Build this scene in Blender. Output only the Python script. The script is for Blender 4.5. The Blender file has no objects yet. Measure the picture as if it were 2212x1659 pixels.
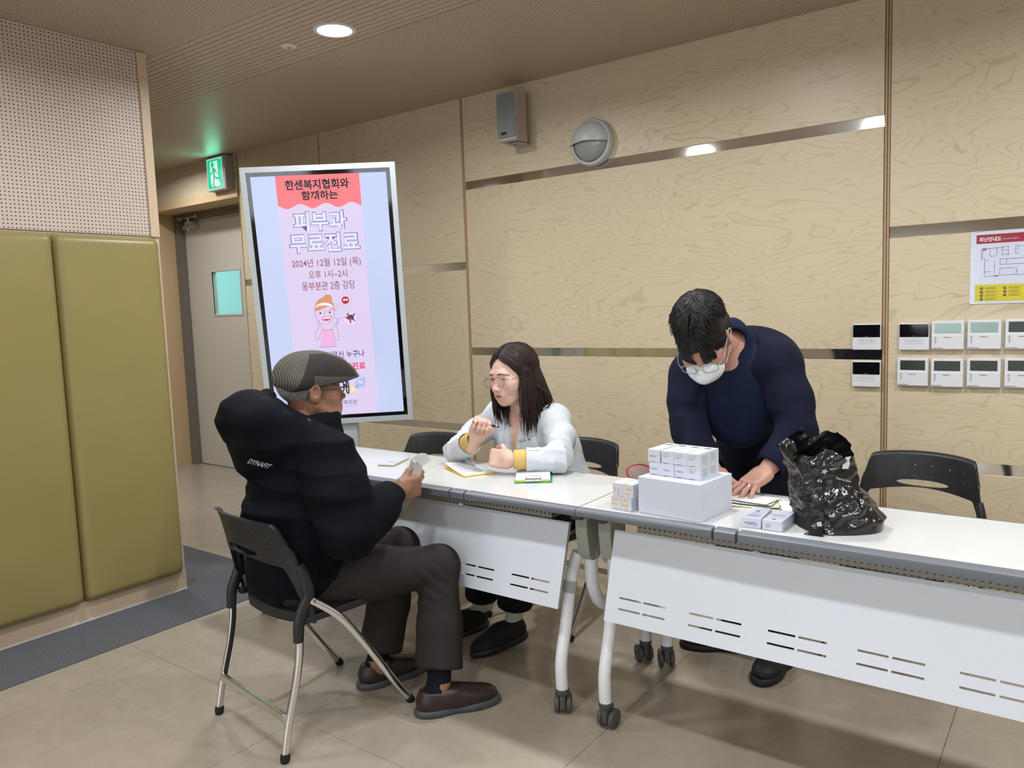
import bpy, bmesh, math, random
import numpy as np
from mathutils import Matrix, Vector, noise
from mathutils.bvhtree import BVHTree

S = bpy.context.scene
COL = S.collection
random.seed(7)

# ------------------------------------------------------------------ camera
IMG_W, IMG_H, FPX = 2212.0, 1659.0, 1683.67
CAM = np.array([0.0, 0.0, 1.37])
_yaw, _pit, _rol = np.radians([36.79075, -5.67774, -2.016663])
FW = np.array([-math.sin(_yaw) * math.cos(_pit), math.cos(_yaw) * math.cos(_pit), math.sin(_pit)])
_rt = np.array([math.cos(_yaw), math.sin(_yaw), 0.0])
_up = np.cross(_rt, FW)
RT = _rt * math.cos(_rol) + _up * math.sin(_rol)
UP = -_rt * math.sin(_rol) + _up * math.cos(_rol)
cam_data = bpy.data.cameras.new('camera')
cam_data.sensor_width = 36.0
cam_data.lens = FPX / IMG_W * 36.0
cam_data.clip_start = 0.05
cam = bpy.data.objects.new('camera', cam_data)
COL.objects.link(cam)
M = Matrix.Identity(4)
for i in range(3):
    M[i][0], M[i][1], M[i][2], M[i][3] = RT[i], UP[i], -FW[i], CAM[i]
cam.matrix_world = M
S.camera = cam

# ------------------------------------------------------------------ world, view
w = bpy.data.worlds.new('world')
S.world = w
w.use_nodes = True
w.node_tree.nodes['Background'].inputs[0].default_value = (0.75, 0.87, 1.0, 1)
w.node_tree.nodes['Background'].inputs[1].default_value = 1.6
S.view_settings.view_transform = 'Standard'
S.view_settings.look = 'None'
S.view_settings.gamma = 1.0
S.view_settings.use_curve_mapping = False
S.view_settings.exposure = -0.52
LAMP_W = 19.0            # one ceiling downlight
WINDOW_W = 42.0          # daylight entering one window behind the photographer
for wx in (-2.2, 0.4, 2.6):
    ld = bpy.data.lights.new('window_daylight', 'AREA')
    ld.shape = 'RECTANGLE'; ld.size = 1.7; ld.size_y = 1.05
    ld.energy = WINDOW_W; ld.color = (0.84, 0.93, 1.0)
    lo = bpy.data.objects.new('window_daylight', ld)
    lo.location = (wx, -5.02, 1.42)
    lo.rotation_euler = (math.radians(90), 0, 0)
    COL.objects.link(lo)

# ------------------------------------------------------------------ pixel rays
def ray(x, y):
    return (RT * (x - IMG_W / 2) + UP * (IMG_H / 2 - y)) / FPX + FW
def on_z(x, y, z):
    d = ray(x, y); return Vector(CAM + d * (z - CAM[2]) / d[2])
def on_y(x, y, Y):
    d = ray(x, y); return Vector(CAM + d * Y / d[1])
def on_x(x, y, X):
    d = ray(x, y); return Vector(CAM + d * X / d[0])

# ------------------------------------------------------------------ objects
def link(o, parent=None):
    COL.objects.link(o)
    if parent is not None:
        o.parent = parent
    return o
def tag(o, label=None, cat=None, group=None, kind=None):
    if label: o['label'] = label
    if cat: o['category'] = cat
    if group: o['group'] = group
    if kind: o['kind'] = kind
    return o
def thing(name, loc, label, cat, group=None, rz=0.0, mat=None):
    o = bpy.data.objects.new(name, None)
    o.empty_display_size = 0.1
    if mat is not None:
        o.matrix_world = mat
    else:
        o.location = loc; o.rotation_euler = (0, 0, rz)
    COL.objects.link(o)
    return tag(o, label, cat, group)
def base_matrix(o):
    return Matrix.Translation(o.location) @ o.rotation_euler.to_matrix().to_4x4()
def keep(o, parent):
    """parent o (mesh in world coordinates) under parent without moving it"""
    o.parent = parent
    o.matrix_parent_inverse = base_matrix(parent).inverted()
    return o
def mesh_obj(name, verts, faces, mat=None, parent=None, smooth=False, world=False):
    me = bpy.data.meshes.new(name)
    me.from_pydata([tuple(v) for v in verts], [], [tuple(f) for f in faces])
    me.validate(clean_customdata=False)
    if mat is not None:
        me.materials.append(mat)
    if smooth:
        me.polygons.foreach_set('use_smooth', [True] * len(me.polygons))
    me.update()
    o = bpy.data.objects.new(name, me)
    COL.objects.link(o)
    if parent is not None:
        if world: keep(o, parent)
        else: o.parent = parent
    return o
def copy_tree(o, parent=None, **tags):
    c = o.copy(); COL.objects.link(c)
    if parent is not None:
        c.parent = parent
    for k, v in tags.items(): c[k] = v
    for ch in list(o.children):
        copy_tree(ch, c)
    return c

class MB:
    """collects boxes, tubes, lathes and prisms into one mesh"""
    def __init__(self): self.v = []; self.f = []; self.m = []; self.cur = 0; self.sm = []
    def _add(self, vs, fs, smooth=False):
        n = len(self.v); self.v += [tuple(p) for p in vs]
        self.f += [tuple(i + n for i in f) for f in fs]
        self.m += [self.cur] * len(fs); self.sm += [smooth] * len(fs)
        return self
    def box(self, lo, hi, mat=None, bevel=0.0):
        if bevel > 0:
            bm = bmesh.new(); bmesh.ops.create_cube(bm, size=1.0)
            for v in bm.verts:
                for k in range(3): v.co[k] = lo[k] + (v.co[k] + .5) * (hi[k] - lo[k])
            bmesh.ops.bevel(bm, geom=bm.edges[:], offset=bevel, segments=2, affect='EDGES', profile=.5)
            bm.verts.index_update()
            vs = [v.co.copy() for v in bm.verts]; fs = [[v.index for v in f.verts] for f in bm.faces]; bm.free()
        else:
            vs = [Vector((x, y, z)) for z in (lo[2], hi[2]) for y in (lo[1], hi[1]) for x in (lo[0], hi[0])]
            fs = [(0, 2, 3, 1), (4, 5, 7, 6), (0, 1, 5, 4), (2, 6, 7, 3), (0, 4, 6, 2), (1, 3, 7, 5)]
        if mat is not None: vs = [mat @ Vector(v) for v in vs]
        return self._add(vs, fs)
    def tube(self, path, r, n=12, cap=True, flat=None):
        """r: radius or list; flat=(axis vector, factor): squash the section along that axis"""
        P = [Vector(p) for p in path]; k = len(P)
        R = r if isinstance(r, (list, tuple)) else [r] * k
        T = []
        for i in range(k):
            a = P[max(i - 1, 0)]; b = P[min(i + 1, k - 1)]
            t = (b - a); t.normalize(); T.append(t)
        ref = Vector((0, 0, 1)) if abs(T[0].z) < .9 else Vector((1, 0, 0))
        N = (ref - T[0] * ref.dot(T[0])).normalized()
        vs = []
        for i in range(k):
            N = (N - T[i] * N.dot(T[i])).normalized(); B = T[i].cross(N)
            for j in range(n):
                a = 2 * math.pi * j / n
                off = (N * math.cos(a) + B * math.sin(a)) * R[i]
                if flat is not None:
                    ax = Vector(flat[0]).normalized(); off = off - ax * off.dot(ax) * (1 - flat[1])
                vs.append(P[i] + off)
        fs = []
        for i in range(k - 1):
            for j in range(n):
                a, b = i * n + j, i * n + (j + 1) % n
                fs.append((a, b, b + n, a + n))
        if cap:
            fs.append(tuple(range(n - 1, -1, -1))); fs.append(tuple((k - 1) * n + j for j in range(n)))
        return self._add(vs, fs, True)
    def lathe(self, prof, n=24, mat=None, cap=True):
        """prof: list of (radius, height); axis z"""
        vs = []; fs = []; k = len(prof)
        for r, z in prof:
            for j in range(n):
                a = 2 * math.pi * j / n; vs.append(Vector((r * math.cos(a), r * math.sin(a), z)))
        for i in range(k - 1):
            for j in range(n):
                a, b = i * n + j, i * n + (j + 1) % n
                fs.append((a, b, b + n, a + n))
        if cap: fs.append(tuple(range(n - 1, -1, -1))); fs.append(tuple((k - 1) * n + j for j in range(n)))
        if mat is not None: vs = [mat @ v for v in vs]
        return self._add(vs, fs, True)
    def prism(self, poly, d0, d1, mat=None):
        """poly in local XZ, extruded along local Y from d0 to d1"""
        n = len(poly)
        vs = [Vector((x, d0, z)) for x, z in poly] + [Vector((x, d1, z)) for x, z in poly]
        fs = [tuple(range(n)), tuple(range(2 * n - 1, n - 1, -1))]
        for i in range(n):
            j = (i + 1) % n; fs.append((i, i + n, j + n, j))
        if mat is not None: vs = [mat @ v for v in vs]
        return self._add(vs, fs)
    def grid(self, fn, nu, nv, closed_u=False, smooth=True):
        vs = [fn(i / (nu if closed_u else nu - 1), j / (nv - 1)) for j in range(nv) for i in range(nu)]
        fs = []
        for j in range(nv - 1):
            for i in range(nu if closed_u else nu - 1):
                a = j * nu + i; b = j * nu + (i + 1) % nu
                fs.append((a, b, b + nu, a + nu))
        return self._add(vs, fs, smooth)
    def build(self, name, mats, parent=None, world=False, normals=True):
        me = bpy.data.meshes.new(name)
        me.from_pydata(self.v, [], self.f)
        ml = mats if isinstance(mats, (list, tuple)) else [mats]
        for m in ml: me.materials.append(m)
        me.polygons.foreach_set('material_index', self.m)
        me.polygons.foreach_set('use_smooth', self.sm)
        if normals:
            bm = bmesh.new(); bm.from_mesh(me)
            bmesh.ops.recalc_face_normals(bm, faces=bm.faces[:])
            bm.to_mesh(me); bm.free()
        if any(self.sm):
            me.set_sharp_from_angle(angle=math.radians(42))
        me.update()
        o = bpy.data.objects.new(name, me); COL.objects.link(o)
        if parent is not None:
            if world: keep(o, parent)
            else: o.parent = parent
        return o

def smoothstep(a, b, x):
    t = min(max((x - a) / (b - a), 0.0), 1.0); return t * t * (3 - 2 * t)
def spline(pts, n=8):
    """Catmull-Rom through points"""
    P = [Vector(p) for p in pts]; out = []
    for i in range(len(P) - 1):
        p0 = P[max(i - 1, 0)]; p1 = P[i]; p2 = P[i + 1]; p3 = P[min(i + 2, len(P) - 1)]
        for k in range(n):
            t = k / n
            out.append(.5 * ((2 * p1) + (p2 - p0) * t + (2 * p0 - 5 * p1 + 4 * p2 - p3) * t * t + (3 * p1 - p0 - 3 * p2 + p3) * t ** 3))
    out.append(P[-1]); return out

# ------------------------------------------------------------------ lettering
_text_cache = {}
def text_mesh(body, bold=0.0):
    key = (body, round(bold, 4))
    if key in _text_cache: return _text_cache[key]
    cu = bpy.data.curves.new('lettering', 'FONT'); cu.body = body; cu.size = 1.0; cu.offset = bold; cu.resolution_u = 3
    ob = bpy.data.objects.new('lettering', cu); COL.objects.link(ob)
    dg = bpy.context.evaluated_depsgraph_get(); dg.update()
    me = bpy.data.meshes.new_from_object(ob.evaluated_get(dg))
    vs = [v.co.copy() for v in me.vertices]; fs = [tuple(p.vertices) for p in me.polygons]
    bpy.data.meshes.remove(me); bpy.data.objects.remove(ob); bpy.data.curves.remove(cu)
    x0 = min(v.x for v in vs); x1 = max(v.x for v in vs); y0 = min(v.y for v in vs); y1 = max(v.y for v in vs)
    _text_cache[key] = ([(v.x - x0, v.y - y0) for v in vs], fs, x1 - x0, y1 - y0)
    return _text_cache[key]
def letter_points(body, x0, x1, z0, z1, bold=0.0):
    pts, fs, w_, h_ = text_mesh(body, bold)
    return [(x0 + p[0] / w_ * (x1 - x0), z0 + p[1] / h_ * (z1 - z0)) for p in pts], fs
# ------------------------------------------------------------------ materials
class NT:
    def __init__(self, name):
        self.m = bpy.data.materials.new(name); self.m.use_nodes = True
        self.t = self.m.node_tree; self.b = self.t.nodes['Principled BSDF']
    def n(self, typ, **kw):
        nd = self.t.nodes.new(typ)
        for k, v in kw.items():
            if k.startswith('i_'):
                key = k[2:]; key = int(key) if key.isdigit() else key
                nd.inputs[key].default_value = v
            else: setattr(nd, k, v)
        return nd
    def l(self, a, b): self.t.links.new(a, b)
    def math(self, op, a, b=None, c=None):
        nd = self.n('ShaderNodeMath', operation=op)
        for i, x in enumerate((a, b, c)):
            if x is None: continue
            if isinstance(x, (int, float)): nd.inputs[i].default_value = x
            else: self.l(x, nd.inputs[i])
        return nd.outputs[0]
    def mix(self, fac, a, b):
        nd = self.n('ShaderNodeMix', data_type='RGBA')
        for i, x in ((0, fac), (6, a), (7, b)):
            if isinstance(x, (int, float)): nd.inputs[i].default_value = x
            elif isinstance(x, (tuple, list)): nd.inputs[i].default_value = (*x[:3], 1)
            else: self.l(x, nd.inputs[i])
        return nd.outputs[2]
    def ramp(self, fac, stops):
        nd = self.n('ShaderNodeValToRGB'); e = nd.color_ramp.elements
        while len(e) < len(stops): e.new(.5)
        for k, (p, c) in enumerate(stops):
            e[k].position = p; e[k].color = (*c[:3], 1) if isinstance(c, (tuple, list)) else (c, c, c, 1)
        self.l(fac, nd.inputs[0]); return nd.outputs[0]
    def bump(self, h, strength, dist=0.002):
        nd = self.n('ShaderNodeBump'); nd.inputs['Strength'].default_value = strength; nd.inputs['Distance'].default_value = dist
        self.l(h, nd.inputs['Height']); self.l(nd.outputs[0], self.b.inputs['Normal'])
    def noise(self, vec, scale, detail=3, rough=.5, dist=0.0):
        nd = self.n('ShaderNodeTexNoise', i_Scale=scale, i_Detail=detail, i_Roughness=rough, i_Distortion=dist)
        if vec is not None: self.l(vec, nd.inputs['Vector'])
        return nd.outputs['Fac']
def srgb(r, g, b):
    f = lambda c: (c / 255 / 12.92) if c / 255 <= .04045 else ((c / 255 + .055) / 1.055) ** 2.4
    return (f(r), f(g), f(b))
def plain(name, col, rough=.5, metal=0.0, spec=.5, coat=0.0, nscale=0, namp=0.0, bump=0.0, bscale=200):
    t = NT(name); b = t.b
    b.inputs['Roughness'].default_value = rough; b.inputs['Metallic'].default_value = metal
    b.inputs['Specular IOR Level'].default_value = spec; b.inputs['Coat Weight'].default_value = coat
    geo = t.n('ShaderNodeTexCoord').outputs['Object']
    if namp > 0:
        f = t.noise(geo, nscale, 4)
        t.l(t.mix(f, [c * (1 - namp) for c in col], [min(c * (1 + namp), 1) for c in col]), b.inputs['Base Color'])
    else:
        f = t.noise(geo, 40, 2)
        t.l(t.mix(f, [c * .985 for c in col], [min(c * 1.015, 1) for c in col]), b.inputs['Base Color'])
    if bump > 0: t.bump(t.noise(geo, bscale, 3), bump, .001)
    return t.m
def glow(name, col, strength):
    t = NT(name); t.b.inputs['Base Color'].default_value = (*[c * .05 for c in col], 1)
    t.b.inputs['Emission Color'].default_value = (*col, 1); t.b.inputs['Emission Strength'].default_value = strength
    t.b.inputs['Roughness'].default_value = .35
    return t.m

def birch(name, c1, c2, line, rough=.45, along='x', scale=1.0, lines=11.0, amt=.5):
    """rotary-cut plywood figure: contour lines of a stretched noise"""
    t = NT(name); b = t.b
    tc = t.n('ShaderNodeTexCoord').outputs['Object']; oi = t.n('ShaderNodeObjectInfo').outputs['Random']
    mp = t.n('ShaderNodeMapping'); t.l(tc, mp.inputs['Vector'])
    sc = {'x': (.55, 1.0, 2.1), 'z': (2.1, 2.1, .55), 'y': (2.1, .55, 2.1)}[along]
    mp.inputs['Scale'].default_value = [s * scale for s in sc]
    off = t.n('ShaderNodeCombineXYZ'); 
    t.l(t.math('MULTIPLY', oi, 37.0), off.inputs[0]); t.l(t.math('MULTIPLY', oi, 91.0), off.inputs[1]); t.l(t.math('MULTIPLY', oi, 53.0), off.inputs[2])
    t.l(off.outputs[0], mp.inputs['Location'])
    v = mp.outputs[0]
    f = t.noise(v, 2.0, 3, .5, .5)
    ph = t.math('FRACT', t.math('MULTIPLY', f, lines * 2.2))
    ln = t.ramp(ph, [(0.0, 0.0), (.74, .07), (.92, 1.0), (.97, .3), (1.0, 0.0)])
    fine = t.n('ShaderNodeMapping'); t.l(v, fine.inputs['Vector']); fine.inputs['Scale'].default_value = (1.0, 1.0, 14.0) if along == 'x' else (14.0, 14.0, 1.0)
    g = t.noise(fine.outputs[0], 14, 3, .6)
    big = t.noise(v, .6, 2)
    base = t.mix(big, c1, c2)
    base = t.mix(t.math('MULTIPLY', g, .22), base, [c * .78 for c in c1])
    patch = t.noise(v, 2.3, 2)
    k = t.math('MULTIPLY', ln, t.math('MULTIPLY', patch, amt))
    base = t.mix(k, base, line)
    t.l(base, b.inputs['Base Color'])
    b.inputs['Roughness'].default_value = rough
    b.inputs['Specular IOR Level'].default_value = .45
    t.bump(g, .05, .0006)
    return t
def perforate(t, axes, pitch, radius, hole):
    """round drilled holes on a square pitch, drawn into an existing wood material"""
    b = t.b
    src = b.inputs['Base Color'].links[0].from_socket
    tc = t.n('ShaderNodeTexCoord').outputs['Object']; sp = t.n('ShaderNodeSeparateXYZ'); t.l(tc, sp.inputs[0])
    d2 = None
    for ax in axes:
        f = t.math('SUBTRACT', t.math('FRACT', t.math('MULTIPLY', sp.outputs[ax], 1 / pitch)), .5)
        q = t.math('MULTIPLY', f, f); d2 = q if d2 is None else t.math('ADD', d2, q)
    inside = t.math('LESS_THAN', t.math('SQRT', d2), radius / pitch)
    t.l(t.mix(inside, src, hole), b.inputs['Base Color'])
    t.l(t.math('ADD', t.math('MULTIPLY', inside, .4), .42), b.inputs['Roughness'])
    return t.m

WOOD1, WOOD2, WLINE = srgb(203, 188, 158), srgb(211, 197, 170), srgb(160, 137, 106)
M_birch = birch('birch_plywood', WOOD1, WOOD2, WLINE, .38, amt=.72).m
M_birch_trim = birch('birch_trim', srgb(196, 168, 128), srgb(205, 180, 142), WLINE, .45, along='z', amt=.4).m
M_birch_pale = birch('birch_pale_trim', srgb(205, 182, 155), srgb(214, 192, 166), WLINE, .45, along='z', amt=.3).m
M_edge = plain('plywood_edge', srgb(172, 144, 110), .6)
M_perf_wall = perforate(birch('perforated_birch', srgb(200, 184, 172), srgb(208, 193, 182), srgb(176, 156, 140), .34, along='y', amt=.5), (1, 2), .0165, .0029, (.018, .013, .01))
M_perf_ceil = perforate(birch('perforated_ceiling', srgb(184, 164, 144), srgb(190, 172, 153), srgb(160, 138, 116), .42, along='x', amt=.3), (0, 1), .0155, .0027, (.03, .022, .016))
M_slat = birch('ceiling_slat', srgb(184, 166, 148), srgb(190, 173, 156), srgb(146, 118, 90), .45, along='x', amt=.3).m
M_dark = plain('dark_gap', (.012, .01, .009), .9)
def _steel(name, rough, col=(.72, .72, .72)):
    t = NT(name); b = t.b; b.inputs['Base Color'].default_value = (*col, 1); b.inputs['Metallic'].default_value = 1
    tc = t.n('ShaderNodeTexCoord').outputs['Object']; mp = t.n('ShaderNodeMapping'); mp.inputs['Scale'].default_value = (1, 1, 60); t.l(tc, mp.inputs['Vector'])
    f = t.noise(mp.outputs[0], 8, 2)
    t.l(t.math('ADD', t.math('MULTIPLY', f, .05), rough - .025), b.inputs['Roughness'])
    return t.m
M_mirror = _steel('mirror_steel', .07, (.80, .79, .77))
M_chrome = _steel('satin_chrome', .2, (.78, .78, .78))
M_chrome_hi = _steel('polished_chrome', .09, (.85, .85, .85))
def _floor(name):
    t = NT(name); b = t.b
    g = t.n('ShaderNodeNewGeometry').outputs['Position']
    a = t.noise(g, 2.6, 5, .62, .5); c = t.noise(g, 14, 5, .68, .6); d = t.noise(g, 60, 3)
    col = t.mix(a, srgb(146, 135, 120), srgb(168, 158, 143))
    col = t.mix(t.ramp(c, [(.30, 0.0), (.75, .8)]), col, srgb(172, 162, 147))
    col = t.mix(t.math('MULTIPLY', d, .18), col, srgb(122, 110, 95))
    t.l(col, b.inputs['Base Color'])
    t.l(t.math('ADD', t.math('MULTIPLY', c, .10), .20), b.inputs['Roughness'])
    b.inputs['Specular IOR Level'].default_value = .5
    t.bump(c, .04, .002)
    return t.m
M_floor = _floor('vinyl_tile')
def _carpet():
    t = NT('carpet'); b = t.b
    g = t.n('ShaderNodeNewGeometry').outputs['Position']
    mp = t.n('ShaderNodeMapping'); mp.inputs['Scale'].default_value = (160, 420, 1); mp.inputs['Rotation'].default_value = (0, 0, .5); t.l(g, mp.inputs['Vector'])
    f = t.noise(mp.outputs[0], 1.0, 3, .7)
    t.l(t.mix(t.ramp(f, [(.38, 0.0), (.64, 1.0)]), srgb(64, 66, 71), srgb(124, 127, 132)), b.inputs['Base Color'])
    b.inputs['Roughness'].default_value = .95; b.inputs['Specular IOR Level'].default_value = .1
    t.bump(f, .8, .004)
    return t.m
M_carpet = _carpet()
M_pad = plain('olive_vinyl', srgb(142, 130, 80), .36, nscale=5, namp=.06, bump=.12, bscale=900)
M_door = plain('door_paint', srgb(196, 190, 178), .42)
M_frame = plain('door_frame_grey', srgb(112, 106, 98), .5)
M_wallpaint = plain('wall_paint', srgb(196, 184, 162), .7)
M_white = plain('white_laminate', srgb(204, 206, 205), .16, coat=.0)
M_panelwhite = plain('white_metal_sheet', srgb(214, 220, 230), .3)
M_tubewhite = plain('white_powder_coat', srgb(226, 230, 234), .3)
M_moulding = plain('grey_moulding', srgb(104, 109, 116), .42, bump=.06, bscale=600)
M_housing = plain('grey_green_plastic', srgb(158, 162, 152), .5)
M_castor = plain('castor_grey', srgb(74, 74, 73), .55)
M_black = plain('black_plastic', srgb(30, 31, 35), .42, bump=.08, bscale=700)
M_rubber = plain('black_rubber', srgb(17, 17, 18), .7)
M_glass_black = plain('black_glass', (.004, .004, .006), .06)
M_plastic = plain('white_plastic', srgb(214, 216, 220), .38)
M_plastic_grey = plain('grey_plastic', srgb(172, 168, 168), .45)
M_speaker_body = plain('speaker_body', srgb(178, 166, 160), .5)
M_grille = plain('speaker_grille', srgb(126, 130, 134), .55, bump=.5, bscale=1500)
M_paper = plain('white_paper', srgb(218, 221, 224), .7)
M_card = plain('white_card', srgb(208, 213, 226), .42)
M_ink = plain('dark_ink', srgb(64, 66, 72), .7)
M_ink_pale = plain('pale_grey_ink', srgb(158, 160, 166), .7)
M_ink_blue = plain('blue_ink', srgb(86, 108, 190), .7)
M_ink_red = plain('red_ink', srgb(200, 60, 70), .7)
M_ink_orange = plain('orange_ink', srgb(240, 178, 104), .7)
M_ink_green = plain('green_ink', srgb(170, 226, 120), .6)
# ------------------------------------------------------------------ room shell
WY, CZ = 3.74, 2.63
XL, XR, YB = -7.4, 3.4, -5.0

floor = tag(MB().box((XL - .2, YB - .2, -.16), (XR + .2, 6.2, -.012)).build('floor', plain('floor_joint', srgb(92, 82, 70), .8)), kind='structure')
tile_mesh = None
for i in range(-7, 6):
    for j in range(-8, 4):
        x0 = -1.222 + i * .9; y0 = 1.56 + j * .9
        if x0 > XR or y0 > 4.4: continue
        if tile_mesh is None:
            o = MB().box((.0008, .0008, -.0118), (.8992, .8992, 0.0), bevel=.0004).build('tile', M_floor, floor)
            tile_mesh = o.data
        else:
            o = link(bpy.data.objects.new('tile', tile_mesh), floor)
        o.location = (x0, y0, 0)
# carpet border, an L round the end of the partition
cp = MB()
cp.box((-3.66, YB, -.001), (-3.25, 2.07, .004)); cp.box((XL, 2.07, -.001), (-3.25, 2.475, .004))
tag(cp.build('carpet_strip', M_carpet, floor), 'dark grey carpet strip along the padded wall')

ceiling = tag(MB().box((XL - .2, YB - .2, CZ + .03), (XR + .2, 4.2, CZ + .12)).build('ceiling', M_dark), kind='structure')
SB0, SB1 = 2.128, 2.64
xs = [-3.172 + 2.4 * k for k in range(-2, 4)]
for a, b in zip(xs[:-1], xs[1:]):
    a2, b2 = max(a, XL), min(b, XR)
    for y0, y1 in ((YB, -1.1), (-1.1, .52), (.52, SB0), (SB1, WY + .02)):
        MB().box((a2 + .0015, y0 + .0015, CZ), (b2 - .0015, y1 - .0015, CZ + .012)).build('ceiling_panel', M_perf_ceil, ceiling)
    n = 14; p = (SB1 - SB0) / n
    for k in range(n):
        y0 = SB0 + k * p + .0022; y1 = SB0 + (k + 1) * p - .0022
        MB().box((a2 + .001, y0, CZ), (b2 - .001, y1, CZ + .012)).build('ceiling_slat', M_slat, ceiling)

# back wall, with the opening for the door niche
DX0, DX1, DZ = -6.78, -5.40, 2.302
wb = MB()
wb.box((DX1 + .004, WY + .014, 0), (XR + .2, WY + .2, CZ + .03))
wb.box((XL, WY + .014, DZ + .012), (DX1 + .004, WY + .2, CZ + .03))
wb.box((XL, WY + .014, 0), (DX0 - .012, WY + .2, DZ + .012))
wb.box((DX1 + .004, WY + .2, 0), (DX1 + .15, 4.2, DZ + .1))
wall_back = tag(wb.build('wall_back', M_dark), kind='structure')
def wood_panel(x0, x1, z0, z1, y=WY, th=.014, mat=None):
    return MB().box((x0, y, z0), (x1, y + th, z1), bevel=.0008).build('wood_panel', mat or M_birch, wall_back)
def strip(x0, x1, z0, z1):
    return MB().box((x0, WY + .008, z0 - .004), (x1, WY + .0139, z1 + .004)).build('steel_strip', M_mirror, wall_back)
cols = [(-5.395, -4.437, [1.605, .585]), (-4.425, -3.122, [1.605, .588]), (-3.098, -.749, [2.086, 1.076]),
        (-.722, 1.50, [1.607, .600]), (1.527, XR, [2.086, 1.076])]
for x0, x1, zs in cols:
    z = CZ
    for s in zs:
        wood_panel(x0, x1, s + .049, z); strip(x0, x1, s, s + .049); z = s
    wood_panel(x0, x1, .002, z)
for x in (-3.11, -.7355, 1.513):                    # slim double batten in the joints
    MB().box((x - .0105, WY + .003, 0), (x - .0015, WY + .0139, CZ)).box((x + .0015, WY + .003, 0), (x + .0105, WY + .0139, CZ)).build('joint_batten', M_edge, wall_back)
wood_panel(XL, -5.41, 2.365, CZ)
# door niche
MB().box((XL, WY - .012, DZ - .002), (DX1 - .004, WY + .0139, 2.362), bevel=.001).build('header_board', M_birch_trim, wall_back)
MB().box((DX0 - .012, WY + .02, 0), (DX0, 4.06, DZ)).build('niche_reveal', M_birch_trim, wall_back)
MB().box((DX1, WY - .004, 0), (DX1 + .004, 4.06, DZ)).build('niche_reveal', M_birch_trim, wall_back)
MB().box((DX0, WY + .014, DZ), (DX1, 4.06, DZ + .012)).build('niche_soffit', M_birch_trim, wall_back)
wood_panel(XL, DX0 - .013, .002, DZ - .004)

# grey steel door
door = thing('door_1', (DX0 + .6, 4.06, 0), None, None); door['kind'] = 'structure'
f = MB()
f.box((DX0 + .0005, 3.985, 0), (DX0 + .075, 4.12, DZ - .0005)); f.box((DX1 - .075, 3.985, 0), (DX1 - .0005, 4.12, DZ - .0005))
f.box((DX0 + .075, 3.985, DZ - .05), (DX1 - .075, 4.12, DZ - .0005))
f.build('door_frame', M_frame, door, world=True)
lx0, lx1, lz = DX0 + .078, DX1 - .078, DZ - .053
wx0, wx1, wz0, wz1 = -6.325, -5.905, 1.39, 1.768
f = MB()
y0, y1 = 4.045, 4.09
f.box((lx0, y0, .008), (wx0, y1, lz)); f.box((wx1, y0, .008), (lx1, y1, lz)); f.box((wx0, y0, .008), (wx1, y1, wz0)); f.box((wx0, y0, wz1), (wx1, y1, lz))
leaf = f.build('door_leaf', M_door, door, world=True)
f = MB(); e = .014
for a in (((wx0 - e, y0 - .006, wz0 - e), (wx1 + e, y0 + .01, wz0)), ((wx0 - e, y0 - .006, wz1), (wx1 + e, y0 + .01, wz1 + e)),
          ((wx0 - e, y0 - .006, wz0), (wx0, y0 + .01, wz1)), ((wx1, y0 - .006, wz0), (wx1 + e, y0 + .01, wz1))): f.box(*a)
o = f.build('window_bead', M_door); keep(o, leaf); o.matrix_parent_inverse = Matrix.Identity(4)
tg = NT('door_glass'); tg.b.inputs['Transmission Weight'].default_value = 1; tg.b.inputs['Roughness'].default_value = .02; tg.b.inputs['Base Color'].default_value = (.85, 1, 1, 1); tg.b.inputs['IOR'].default_value = 1.02
o = MB().box((wx0, 4.065, wz0), (wx1, 4.069, wz1)).build('window_pane', tg.m); o.parent = leaf
# overhead closer: body on the leaf, arm and bracket
cl = thing('door_closer', (-6.5, 4.02, 2.2), 'grey metal overhead closer at the top of the pale door', 'door closer')
MB().box((-6.665, 4.0, 2.165), (-6.47, 4.044, 2.205), bevel=.006).box((-6.6, 3.985, 2.205), (-6.5, 4.044, 2.23), bevel=.005).build('closer_body', M_plastic_grey, cl, world=True)
MB().box((-6.68, 3.955, 2.253), (-6.37, 3.984, 2.262)).tube([(-6.55, 4.0, 2.225), (-6.52, 3.97, 2.255)], .01).tube([(-6.64, 3.965, 2.24), (-6.64, 3.965, 2.27)], .008).build('closer_arm', M_chrome, cl, world=True)
MB().tube([(-6.38, 3.965, 2.24), (-6.38, 3.965, 2.275)], .009).build('screw', M_chrome, cl, world=True)
MB().tube([(-6.57, 4.0, 2.15), (-6.57, 4.0, 2.168)], .014).build('screw', M_chrome, cl, world=True)
# pull handle
hd = thing('door_pull_handle', (-5.69, 4.0, .77), 'long black pull handle with chrome ends on the pale door', 'handle')
MB().tube([(-5.69, 3.985, .81), (-5.69, 3.985, 1.21)], .013).build('grip', M_black, hd, world=True)
for z in (.77, 1.205):
    MB().tube([(-5.69, 3.985, z), (-5.69, 3.985, z + .05)], .0145).tube([(-5.69, 3.985, z + .025), (-5.69, 4.045, z + .025)], .009).build('chrome_end', M_chrome_hi, hd, world=True)
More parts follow.
